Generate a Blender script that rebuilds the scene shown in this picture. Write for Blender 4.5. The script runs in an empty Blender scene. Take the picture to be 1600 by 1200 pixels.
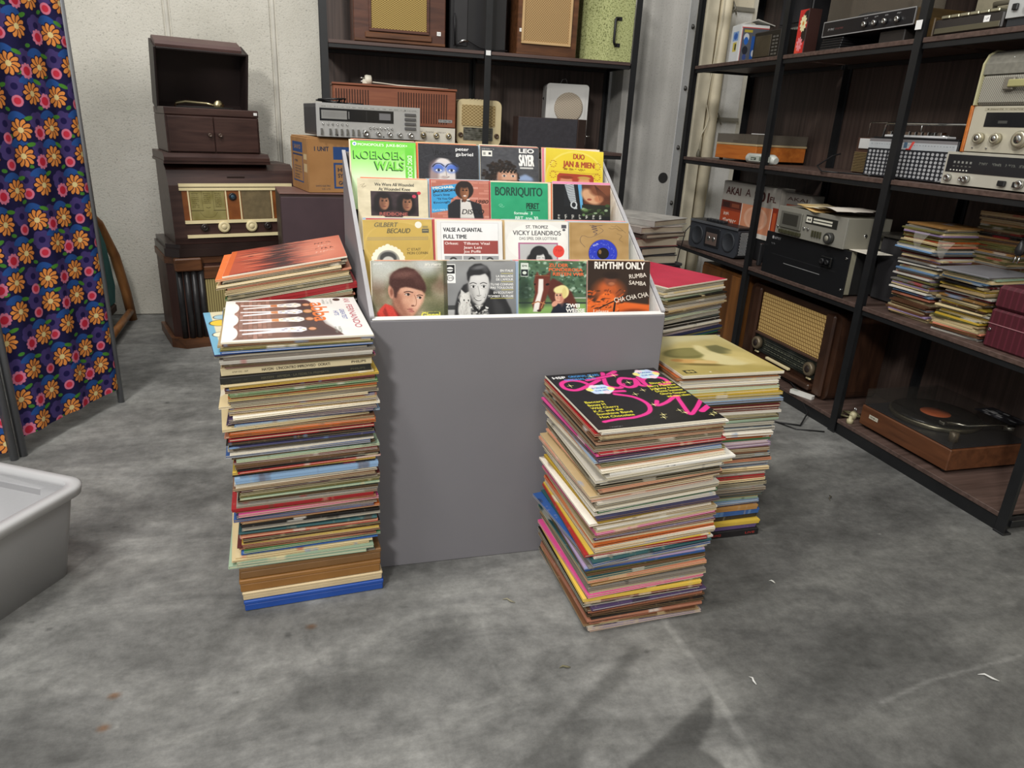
import bpy, bmesh, math, random
import numpy as np
from mathutils import Matrix, Vector
random.seed(7)
S = bpy.context.scene
COL = S.collection
PI = math.pi

# ---------------------------------------------------------------- camera, light, exposure
CAMH = 1.08
cd = bpy.data.cameras.new('camera')
cam = bpy.data.objects.new('camera', cd)
COL.objects.link(cam)
Rw = np.array([[0.9650031, -0.04512, 0.2583276], [-0.2577264, -0.3451266, 0.902477], [0.048436, -0.937471, -0.3446768]])
m3 = Matrix((Rw[:, 0], -Rw[:, 1], -Rw[:, 2])).transposed()
cam.matrix_world = Matrix.Translation((0, 0, CAMH)) @ m3.to_4x4()
cd.sensor_width = 36.0
cd.lens = 1103 / 1600 * 36.0
cd.clip_start = 0.02
S.camera = cam
S.view_settings.view_transform = 'Standard'
S.view_settings.look = 'None'
S.view_settings.exposure = 0.0
S.view_settings.gamma = 1.0
S.view_settings.use_curve_mapping = False
W = bpy.data.worlds.new('world')
S.world = W
W.use_nodes = True
W.node_tree.nodes['Background'].inputs[0].default_value = (0.93, 0.97, 1.0, 1)
W.node_tree.nodes['Background'].inputs[1].default_value = 0.32


def lamp(name, loc, target, sx, sy, watts, col=(1, 0.97, 0.92)):
    l = bpy.data.lights.new(name, 'AREA')
    l.shape = 'RECTANGLE'; l.size = sx; l.size_y = sy; l.energy = watts; l.color = col
    o = bpy.data.objects.new(name, l); COL.objects.link(o)
    o.location = loc
    o.rotation_euler = (Vector(target) - Vector(loc)).to_track_quat('-Z', 'Y').to_euler()
    return o


lamp('hall_lamp', (-1.15, 0.75, 4.2), (0.1, 1.9, 0.3), 0.5, 0.5, 80)
lamp('hall_lamp_left', (-2.0, -2.3, 3.4), (1.6, 2.4, 0.8), 0.6, 0.6, 150)
lamp('fill_light_far', (-0.3, 2.4, 4.6), (0.0, 2.8, 0), 1.6, 0.5, 45)  # added overhead fill to brighten the far corner, no known fitting
lamp('fill_light_rear', (0.6, -1.6, 4.2), (0.6, 1.2, 0.3), 1.5, 0.6, 40)  # added broad fill from behind the camera, not a known lamp


# ---------------------------------------------------------------- colour and material helpers
def hx(h):
    return tuple(int(h[i:i + 2], 16) / 255 for i in (0, 2, 4))


def lin(h):
    return tuple((c / 12.92 if c <= .04045 else ((c + .055) / 1.055) ** 2.4) for c in hx(h)) + (1,)


MATS = {}


def nt(name, rough=.5, metal=0., spec=.5):
    m = bpy.data.materials.new(name); m.use_nodes = True
    t = m.node_tree
    b = t.nodes['Principled BSDF']
    b.inputs['Roughness'].default_value = rough
    b.inputs['Metallic'].default_value = metal
    b.inputs['Specular IOR Level'].default_value = spec
    return m, t, b


def N(t, kind, **kw):
    n = t.nodes.new(kind)
    for k, v in kw.items():
        if k.startswith('i_'):
            k = k[2:]
            n.inputs[int(k) if k.isdigit() else k].default_value = v
        else:
            setattr(n, k, v)
    return n


def coords(t, sc=(1, 1, 1), kind='Object'):
    tc = N(t, 'ShaderNodeTexCoord'); mp = N(t, 'ShaderNodeMapping')
    mp.inputs['Scale'].default_value = sc
    t.links.new(tc.outputs[kind], mp.inputs[0])
    return mp.outputs[0]


def ramp(t, fac, stops, interp='LINEAR'):
    r = N(t, 'ShaderNodeValToRGB'); r.color_ramp.interpolation = interp
    e = r.color_ramp.elements
    while len(e) > len(stops): e.remove(e[-1])
    while len(e) < len(stops): e.new(1)
    for i, (p, c) in enumerate(stops):
        e[i].position = p; e[i].color = c
    t.links.new(fac, r.inputs[0])
    return r.outputs[0]


def P(name, col, rough=.5, metal=0., var=.12, sc=9, bump=0., bsc=60, spec=.5):
    """plain material with gentle procedural variation"""
    if name in MATS: return MATS[name]
    m, t, b = nt(name, rough, metal, spec)
    c = lin(col)
    v = coords(t)
    n = N(t, 'ShaderNodeTexNoise', i_Scale=sc, i_Detail=5.)
    t.links.new(v, n.inputs['Vector'])
    lo = tuple(x * (1 - var) for x in c[:3]) + (1,); hi = tuple(min(1, x * (1 + var)) for x in c[:3]) + (1,)
    t.links.new(ramp(t, n.outputs['Fac'], [(.3, lo), (.7, hi)]), b.inputs['Base Color'])
    if bump:
        n2 = N(t, 'ShaderNodeTexNoise', i_Scale=bsc, i_Detail=3.)
        t.links.new(v, n2.inputs['Vector'])
        bp = N(t, 'ShaderNodeBump', i_Strength=bump, i_Distance=.004)
        t.links.new(n2.outputs['Fac'], bp.inputs['Height'])
        t.links.new(bp.outputs[0], b.inputs['Normal'])
    MATS[name] = m
    return m


def wood(name, c1, c2, sc=(3, 40, 40), rough=.45):
    if name in MATS: return MATS[name]
    m, t, b = nt(name, rough)
    n = N(t, 'ShaderNodeTexNoise', i_Scale=1., i_Detail=6., i_Distortion=.6)
    t.links.new(coords(t, sc), n.inputs['Vector'])
    t.links.new(ramp(t, n.outputs['Fac'], [(.3, lin(c1)), (.7, lin(c2))]), b.inputs['Base Color'])
    bp = N(t, 'ShaderNodeBump', i_Strength=.15, i_Distance=.002)
    t.links.new(n.outputs['Fac'], bp.inputs['Height']); t.links.new(bp.outputs[0], b.inputs['Normal'])
    MATS[name] = m
    return m


def weave(name, c1, c2, sx, sz, rough=.8, hexa=False):
    """cloth grille: two colours woven on local x / z"""
    m, t, b = nt(name, rough)
    v = coords(t)
    sep = N(t, 'ShaderNodeSeparateXYZ'); t.links.new(v, sep.inputs[0])

    def wave(sock, f, ph=None):
        a = N(t, 'ShaderNodeMath', operation='MULTIPLY', i_1=f); t.links.new(sock, a.inputs[0])
        o = a.outputs[0]
        if ph is not None:
            q = N(t, 'ShaderNodeMath', operation='ADD'); t.links.new(o, q.inputs[0]); t.links.new(ph, q.inputs[1]); o = q.outputs[0]
        s_ = N(t, 'ShaderNodeMath', operation='SINE'); t.links.new(o, s_.inputs[0])
        return s_.outputs[0]
    z = wave(sep.outputs[2], sz)
    x = wave(sep.outputs[0], sx)
    mu = N(t, 'ShaderNodeMath', operation='MULTIPLY'); t.links.new(x, mu.inputs[0]); t.links.new(z, mu.inputs[1])
    ad = N(t, 'ShaderNodeMath', operation='MULTIPLY_ADD', i_1=.5, i_2=.5); t.links.new(mu.outputs[0], ad.inputs[0])
    t.links.new(ramp(t, ad.outputs[0], [(.35, lin(c1)), (.6, lin(c2))]), b.inputs['Base Color'])
    bp = N(t, 'ShaderNodeBump', i_Strength=.3, i_Distance=.001)
    t.links.new(ad.outputs[0], bp.inputs['Height']); t.links.new(bp.outputs[0], b.inputs['Normal'])
    MATS[name] = m
    return m


def stripes(name, c1, c2, f, axis=0, duty=.5, rough=.6):
    m, t, b = nt(name, rough)
    sep = N(t, 'ShaderNodeSeparateXYZ'); t.links.new(coords(t), sep.inputs[0])
    a = N(t, 'ShaderNodeMath', operation='MULTIPLY', i_1=f); t.links.new(sep.outputs[axis], a.inputs[0])
    fr = N(t, 'ShaderNodeMath', operation='FRACT'); t.links.new(a.outputs[0], fr.inputs[0])
    t.links.new(ramp(t, fr.outputs[0], [(0, lin(c1)), (duty, lin(c2))], 'CONSTANT'), b.inputs['Base Color'])
    MATS[name] = m
    return m


def glass(name, col, alpha=.25, rough=.08):
    if name in MATS: return MATS[name]
    m, t, b = nt(name, rough)
    b.inputs['Base Color'].default_value = lin(col)
    b.inputs['Alpha'].default_value = alpha
    MATS[name] = m
    return m


# ---------------------------------------------------------------- small painter for printed matter
_gl = {}


def glyphs(s):
    if s in _gl: return _gl[s]
    cu = bpy.data.curves.new('lettering', 'FONT'); cu.body = s
    o = bpy.data.objects.new('lettering', cu)
    me = o.to_mesh()
    me.calc_loop_triangles()
    v = np.array([p.co[:2] for p in me.vertices], float).reshape(-1, 2)
    tr = np.array([x.vertices[:] for x in me.loop_triangles], int).reshape(-1, 3)
    o.to_mesh_clear()
    bpy.data.objects.remove(o); bpy.data.curves.remove(cu)
    _gl[s] = (v, tr)
    return _gl[s]


class Cv:
    """canvas, x in 0..1, y up in 0..m/n"""

    def __init__(s, col, n=256, m=None):
        s.n = n; s.m = m or n
        s.a = np.ones((s.m, s.n, 3)) * np.array(hx(col))
        s.X, s.Y = np.meshgrid((np.arange(s.n) + .5) / n, (np.arange(s.m) + .5) / n)

    def mix(s, k, col):
        c = np.array(hx(col)) if isinstance(col, str) else np.array(col)
        s.a += (c - s.a) * k[..., None]

    def blurm(s, k, r):
        r = r * s.n
        fy = np.fft.fftfreq(s.m)[:, None]; fx = np.fft.rfftfreq(s.n)[None]
        g = np.exp(-2 * (PI * r) ** 2 * (fx ** 2 + fy ** 2))
        return np.fft.irfft2(np.fft.rfft2(k) * g, s=k.shape)

    def blur(s, r):
        for i in range(3): s.a[..., i] = s.blurm(s.a[..., i], r)
        return s

    def noise(s, sc, amt, seed=0, gray=True):
        r = np.random.RandomState(seed)
        k = s.blurm(r.randn(s.m, s.n, 1 if gray else 3)[..., 0], sc) if gray else None
        if gray:
            k /= k.std() + 1e-9
            s.a = np.clip(s.a + amt * k[..., None], 0, 1)
        else:
            for i in range(3):
                q = s.blurm(r.randn(s.m, s.n), sc); s.a[..., i] = np.clip(s.a[..., i] + amt * q / q.std(), 0, 1)
        return s

    def grad(s, c0, c1, y0=0., y1=None, ax=1, al=1.):
        y1 = y1 if y1 is not None else (s.m / s.n if ax else 1.)
        k = np.clip(((s.Y if ax else s.X) - y0) / (y1 - y0), 0, 1)[..., None]
        s.a = s.a * (1 - al) + al * (np.array(hx(c0)) * (1 - k) + np.array(hx(c1)) * k)
        return s

    def warp(s, a=.52):
        """stretch the picture away from its upper edge"""
        u = 1 - (np.arange(s.m) + .5) / s.m
        src = np.clip(((1 - u * a / (1 - (1 - a) * u)) * s.m).astype(int), 0, s.m - 1)
        s.a = s.a[src]
        return s

    def ell(s, x, y, rx, ry, col, soft=None, rot=0, al=1.):
        c, q = math.cos(rot), math.sin(rot)
        u = ((s.X - x) * c + (s.Y - y) * q) / rx; v = (-(s.X - x) * q + (s.Y - y) * c) / ry
        d = np.sqrt(u * u + v * v)
        sf = soft if soft is not None else 1.0 / (s.n * min(rx, ry))
        s.mix(np.clip((1 + sf / 2 - d) / sf, 0, 1) * al, col)
        return s

    def rect(s, x0, y0, x1, y1, col, al=1.):
        p = .5 / s.n
        k = np.clip((s.X - x0) / p / 2 + .5, 0, 1) * np.clip((x1 - s.X) / p / 2 + .5, 0, 1) * np.clip((s.Y - y0) / p / 2 + .5, 0, 1) * np.clip((y1 - s.Y) / p / 2 + .5, 0, 1)
        s.mix(k * al, col)
        return s

    def poly(s, pts, col, soft=0, al=1.):
        k = np.zeros((s.m, s.n))
        for ox, oy in ((-.25, -.25), (.25, -.25), (-.25, .25), (.25, .25)):
            X = s.X + ox / s.n; Y = s.Y + oy / s.n
            ins = np.zeros((s.m, s.n), bool)
            j = len(pts) - 1
            for i in range(len(pts)):
                (xi, yi), (xj, yj) = pts[i], pts[j]
                if yi != yj:
                    ins ^= ((yi > Y) != (yj > Y)) & (X < (xj - xi) * (Y - yi) / (yj - yi) + xi)
                j = i
            k += ins * .25
        if soft: k = np.clip(s.blurm(k, soft), 0, 1)
        s.mix(k * al, col)
        return s

    def line(s, pts, w, col, al=1.):
        d = np.full((s.m, s.n), 9.)
        for (x0, y0), (x1, y1) in zip(pts, pts[1:]):
            dx, dy = x1 - x0, y1 - y0
            L = dx * dx + dy * dy + 1e-12
            t = np.clip(((s.X - x0) * dx + (s.Y - y0) * dy) / L, 0, 1)
            d = np.minimum(d, np.hypot(s.X - x0 - t * dx, s.Y - y0 - t * dy))
        s.mix(np.clip((w / 2 - d) * s.n + .5, 0, 1) * al, col)
        return s

    def curve(s, pts, w, col, k=8):
        P_ = [np.array(p, float) for p in pts]
        P_ = [2 * P_[0] - P_[1]] + P_ + [2 * P_[-1] - P_[-2]]
        out = []
        for i in range(1, len(P_) - 2):
            a, b, c, d = P_[i - 1:i + 3]
            for t in np.linspace(0, 1, k, endpoint=False):
                out.append(.5 * (2 * b + (c - a) * t + (2 * a - 5 * b + 4 * c - d) * t * t + (3 * b - a - 3 * c + d) * t ** 3))
        out.append(P_[-2])
        return s.line(out, w, col)

    def text(s, body, x, y, h, col, al='l', width=None, rot=0, shear=0, bold=0, alpha=1.):
        v, tr = glyphs(body)
        if len(v) == 0: return s
        v = v.copy()
        x0, x1 = v[:, 0].min(), v[:, 0].max()
        v[:, 0] -= x0; v *= h / .73
        wd = (x1 - x0) * h / .73
        if width: v[:, 0] *= width / wd; wd = width
        v[:, 0] += v[:, 1] * shear
        v[:, 0] -= {'l': 0, 'c': wd / 2, 'r': wd}[al]
        c, q = math.cos(rot), math.sin(rot)
        v = np.stack([v[:, 0] * c - v[:, 1] * q + x, v[:, 0] * q + v[:, 1] * c + y], 1)
        K = 3 * s.n
        lo = np.maximum(np.floor((v.min(0) - bold * h) * s.n) - 1, 0).astype(int)
        hi = np.minimum(np.ceil((v.max(0) + bold * h) * s.n) + 1, (s.n, s.m)).astype(int)
        if (hi <= lo).any(): return s
        wv, hv = (hi - lo) * 3
        buf = np.zeros((hv, wv), bool)
        p = v * K - lo * 3
        for a, b, e in p[tr]:
            ax0, ay0 = np.floor(np.minimum(np.minimum(a, b), e)).astype(int); ax1, ay1 = np.ceil(np.maximum(np.maximum(a, b), e)).astype(int) + 1
            ax0 = max(ax0, 0); ay0 = max(ay0, 0); ax1 = min(ax1, wv); ay1 = min(ay1, hv)
            if ax1 <= ax0 or ay1 <= ay0: continue
            gx, gy = np.meshgrid(np.arange(ax0, ax1) + .5, np.arange(ay0, ay1) + .5)
            f = lambda p_, q_: (q_[0] - p_[0]) * (gy - p_[1]) - (q_[1] - p_[1]) * (gx - p_[0])
            w0, w1, w2 = f(a, b), f(b, e), f(e, a)
            buf[ay0:ay1, ax0:ax1] |= ((w0 >= 0) & (w1 >= 0) & (w2 >= 0)) | ((w0 <= 0) & (w1 <= 0) & (w2 <= 0))
        r = int(round(bold * .6 * h * K))
        if r > 0:
            o = buf.copy()
            for dx in range(-r, r + 1):
                for dy in range(-r, r + 1):
                    if dx * dx + dy * dy <= r * r + .5:
                        o |= np.roll(np.roll(buf, dx, 1), dy, 0)
            buf = o
        k = buf.reshape(hv // 3, 3, wv // 3, 3).mean((1, 3)) * alpha
        sub = s.a[lo[1]:hi[1], lo[0]:hi[0]]
        sub += (np.array(hx(col)) - sub) * k[..., None]
        return s

    def scrib(s, x, y, w, h, col, al='l', rot=0, seed=1):
        """row of marks too small to read"""
        r = random.Random(seed + int(x * 997) + int(y * 131)); x0 = {'l': 0, 'c': -w / 2, 'r': -w}[al]; q = 0
        c_, s_ = math.cos(rot), math.sin(rot)
        while q < w - h * .2:
            g = h * r.uniform(.28, .6)
            if r.random() < .86:
                e = [(q, r.choice((0, 0, .5)) * h), (q + g * .15, h * r.uniform(.7, 1)), (q + g * .75, r.uniform(0, .9) * h)]
                s.line([(x + (x0 + a) * c_ - b * s_, y + (x0 + a) * s_ + b * c_) for a, b in e], max(h * .16, .0018), col)
            q += g
        return s

    def face(s, x, y, h, skin='d9a07e', hair='3a2318', shade='a06a4c', hw=.42, hh=.44, hy=.16, fringe=True, lip='a5544a', turn=0., eye='2a1a14', neck=True):
        if neck: s.poly([(x - .17 * h, y - .3 * h), (x + .17 * h, y - .3 * h), (x + .2 * h, y - .75 * h), (x - .2 * h, y - .75 * h)], shade, .008)
        s.ell(x, y + hy * h, hw * h, hh * h, hair, .12)
        s.ell(x - .33 * h, y - .03 * h, .06 * h, .11 * h, shade, .3).ell(x + .33 * h, y - .03 * h, .06 * h, .11 * h, skin, .3)
        s.ell(x, y - .05 * h, .33 * h, .45 * h, skin, .1)
        s.ell(x - .2 * h, y - .12 * h, .15 * h, .35 * h, shade, .9, al=.6)
        if fringe: s.ell(x - .04 * h, y + .33 * h, .33 * h, .17 * h, hair, .25, rot=-.15)
        for e in (-1, 1):
            ex = x + (e * .14 + turn) * h
            s.ell(ex, y + .03 * h, .07 * h, .03 * h, 'e8ddd4', .4).ell(ex + turn * .2 * h, y + .03 * h, .032 * h, .034 * h, eye, .4)
            s.line([(ex - .09 * h, y + .1 * h), (ex, y + .125 * h), (ex + .09 * h, y + .1 * h)], .03 * h, hair)
        s.line([(x + turn * h + .01 * h, y + .03 * h), (x + turn * h * 1.3 + .03 * h, y - .12 * h), (x + turn * h - .04 * h, y - .13 * h)], .025 * h, shade)
        s.ell(x + turn * h, y - .25 * h, .11 * h, .025 * h, lip, .4)
        return s

    def mat(s, name, rough=.42, ext='EXTEND', spec=.4):
        im = bpy.data.images.new(name, s.n, s.m)
        px = np.ones((s.m, s.n, 4), np.float32); px[..., :3] = np.clip(s.a, 0, 1)
        im.pixels.foreach_set(px.ravel()); im.update(); im.pack()
        m, t, b = nt(name, rough, 0, spec)
        tx = N(t, 'ShaderNodeTexImage', image=im, extension=ext)
        uv = N(t, 'ShaderNodeUVMap'); t.links.new(uv.outputs[0], tx.inputs[0])
        n = N(t, 'ShaderNodeTexNoise', i_Scale=14., i_Detail=6.); t.links.new(coords(t), n.inputs['Vector'])
        mx = N(t, 'ShaderNodeMix', data_type='RGBA', blend_type='MULTIPLY', i_0=.25)
        t.links.new(tx.outputs[0], mx.inputs[6]); t.links.new(ramp(t, n.outputs['Fac'], [(.35, (.72, .7, .66, 1)), (.6, (1, 1, 1, 1))]), mx.inputs[7])
        t.links.new(mx.outputs[2], b.inputs['Base Color'])
        return m


# ---------------------------------------------------------------- mesh builder and scene tree
class B:
    def __init__(s):
        s.bm = bmesh.new(); s.uv = s.bm.loops.layers.uv.new('UVMap'); s.M = Matrix.Identity(4)

    def v(s, p):
        return s.bm.verts.new(s.M @ Vector(p))

    def f(s, vs, mi=0, sm=False, uv=None):
        try: fc = s.bm.faces.new(vs)
        except ValueError: return None
        fc.material_index = mi; fc.smooth = sm
        if uv:
            for l, u in zip(fc.loops, uv): l[s.uv].uv = u
        return fc

    def box(s, x0, x1, y0, y1, z0, z1, bv=.0015, mi=0, mis={}):
        """chamfered box; mis maps a face key ('-y','+z',...) to a slot; every face gets planar uv"""
        lo = (min(x0, x1), min(y0, y1), min(z0, z1)); hi = (max(x0, x1), max(y0, y1), max(z0, z1))
        bv = min(bv, *((hi[i] - lo[i]) * .45 for i in range(3)))
        V = {}
        for sx in (0, 1):
            for sy in (0, 1):
                for sz in (0, 1):
                    sg = (sx, sy, sz)
                    c = [hi[i] if sg[i] else lo[i] for i in range(3)]
                    if bv <= 1e-6:
                        V[sg] = [s.v(c)] * 3; continue
                    r = []
                    for a in range(3):
                        r.append(s.v([c[i] if i == a else c[i] + (-bv if sg[i] else bv) for i in range(3)]))
                    V[sg] = r
        ua = {0: (1, 2), 1: (0, 2), 2: (0, 1)}
        for a in range(3):
            b_, c_ = [i for i in range(3) if i != a]
            for sd in (0, 1):
                ring = []
                for (p, q) in ((0, 0), (1, 0), (1, 1), (0, 1)):
                    g = [0, 0, 0]; g[a] = sd; g[b_] = p; g[c_] = q
                    ring.append(tuple(g))
                uvs = []
                for g in ring:
                    u = (g[ua[a][0]], g[ua[a][1]])
                    if (a == 1 and sd == 1) or (a == 0 and sd == 0): u = (1 - u[0], u[1])
                    uvs.append(u)
                key = ('+' if sd else '-') + 'xyz'[a]
                if (sd == 1) == (a == 1): ring.reverse(); uvs.reverse()
                s.f([V[g][a] for g in ring], mis.get(key, mi), uv=uvs)
        if bv > 1e-6:
            for a in range(3):
                b_, c_ = [i for i in range(3) if i != a]
                for p in (0, 1):
                    for q in (0, 1):
                        g0 = [0, 0, 0]; g0[b_] = p; g0[c_] = q; g1 = list(g0); g1[a] = 1
                        g0 = tuple(g0); g1 = tuple(g1)
                        s.f([V[g0][b_], V[g1][b_], V[g1][c_], V[g0][c_]], mi)
            for g in V: s.f(V[g], mi)
        return s

    def tube(s, pts, r, n=8, mi=0, caps=True, closed=False):
        P_ = [Vector(p) for p in pts]; rings = []
        nn = len(P_)
        up = None
        for i, p in enumerate(P_):
            if closed: d = P_[(i + 1) % nn] - P_[i - 1]
            else: d = P_[min(i + 1, nn - 1)] - P_[max(i - 1, 0)]
            d.normalize()
            if up is None:
                up = Vector((0, 0, 1)) if abs(d.z) < .9 else Vector((1, 0, 0))
            sx = d.cross(up)
            if sx.length < 1e-5: sx = d.orthogonal()
            sx.normalize(); up = sx.cross(d)
            rr = r[i] if isinstance(r, (list, tuple)) else r
            rings.append([s.v(p + (sx * math.cos(2 * PI * k / n) + up * math.sin(2 * PI * k / n)) * rr) for k in range(n)])
        for i in range(nn if closed else nn - 1):
            a, b = rings[i], rings[(i + 1) % nn]
            for k in range(n): s.f([a[k], a[(k + 1) % n], b[(k + 1) % n], b[k]], mi, True)
        if caps and not closed:
            s.f(rings[0][::-1], mi); s.f(rings[-1], mi)
        return s

    def lathe(s, prof, c=(0, 0, 0), ax='z', n=24, mi=0, smooth=True):
        """prof: (radius, height) pairs along ax ('z','x','y', '-y')"""
        rings = []
        for r, h in prof:
            ring = []
            for k in range(n):
                a = 2 * PI * k / n
                u, w = r * math.cos(a), r * math.sin(a)
                p = {'z': (u, w, h), 'y': (u, h, w), '-y': (u, -h, w), 'x': (h, u, w)}[ax]
                ring.append(s.v(Vector(p) + Vector(c)))
            rings.append(ring)
        for a, b in zip(rings, rings[1:]):
            for k in range(n): s.f([a[k], a[(k + 1) % n], b[(k + 1) % n], b[k]], mi, smooth)
        s.f(rings[0][::-1], mi); s.f(rings[-1], mi)
        return s

    def prism(s, poly, d0, d1, ax='x', mi=0, sm=False, capmi=None):
        """extrude a 2-d polygon along ax; poly in the other two axes, in order (y,z),(x,z),(x,y)"""
        mk = {'x': lambda d, p: (d, p[0], p[1]), 'y': lambda d, p: (p[0], d, p[1]), 'z': lambda d, p: (p[0], p[1], d)}[ax]
        a = [s.v(mk(d0, p)) for p in poly]; b = [s.v(mk(d1, p)) for p in poly]
        n = len(poly)
        for k in range(n): s.f([a[k], a[(k + 1) % n], b[(k + 1) % n], b[k]], mi, sm)
        cm = mi if capmi is None else capmi
        s.f(a[::-1], cm); s.f(b, cm)
        return s

    def sheet(s, fn, nu, nv, mi=0, sm=True, rep=(1, 1)):
        g = [[s.v(fn(i / nu, j / nv)) for i in range(nu + 1)] for j in range(nv + 1)]
        for j in range(nv):
            for i in range(nu):
                uv = [(a / nu * rep[0], b / nv * rep[1]) for a, b in ((i, j), (i + 1, j), (i + 1, j + 1), (i, j + 1))]
                s.f([g[j][i], g[j][i + 1], g[j + 1][i + 1], g[j + 1][i]], mi, sm, uv)
        return s

    def mesh(s, name, mats):
        bmesh.ops.recalc_face_normals(s.bm, faces=s.bm.faces)
        me = bpy.data.meshes.new(name); s.bm.to_mesh(me); s.bm.free()
        for m in (mats if isinstance(mats, (list, tuple)) else [mats]): me.materials.append(m)
        return me

    def o(s, name, mats, parent=None, loc=None, rot=None, label=None):
        ob = bpy.data.objects.new(name, s.mesh(name, mats)); COL.objects.link(ob)
        if parent: ob.parent = parent
        if loc: ob.location = loc
        if rot: ob.rotation_euler = rot
        if label: ob['label'] = label
        return ob


def thing(name, label, cat, loc=(0, 0, 0), rz=0, group=None):
    o = bpy.data.objects.new(name, None); COL.objects.link(o)
    o.location = loc; o.rotation_euler = (0, 0, math.radians(rz)); o.empty_display_size = .05
    tag(o, label, cat, group)
    return o


def tag(o, label, cat, group=None):
    o['label'] = label; o['category'] = cat
    if group: o['group'] = group
    return o


def struct(o):
    o['kind'] = 'structure'
    return o


def arc(cx, cy, r, a0, a1, n=6):
    return [(cx + r * math.cos(a0 + (a1 - a0) * k / n), cy + r * math.sin(a0 + (a1 - a0) * k / n)) for k in range(n + 1)]


def rrect(x0, y0, x1, y1, r, n=4):
    return arc(x1 - r, y1 - r, r, 0, PI / 2, n) + arc(x0 + r, y1 - r, r, PI / 2, PI, n) + arc(x0 + r, y0 + r, r, PI, 1.5 * PI, n) + arc(x1 - r, y0 + r, r, 1.5 * PI, 2 * PI, n)


def ordn(k):
    return str(k) + ('th' if 10 <= k % 100 <= 20 else {1: 'st', 2: 'nd', 3: 'rd'}.get(k % 10, 'th'))


black = P('black_plastic', '1b1b1d', .42)
blackm = P('black_steel', '161719', .5, 0, .2, 20)
white = P('white_card', 'e8e6e2', .7)
chrome = P('chrome', 'c9c9c6', .22, 1.)
alu = P('brushed_aluminium', 'b4b4b0', .38, .85, .06, 30)
tagm = P('price_tag_paper', 'f0f0ee', .7)

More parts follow.
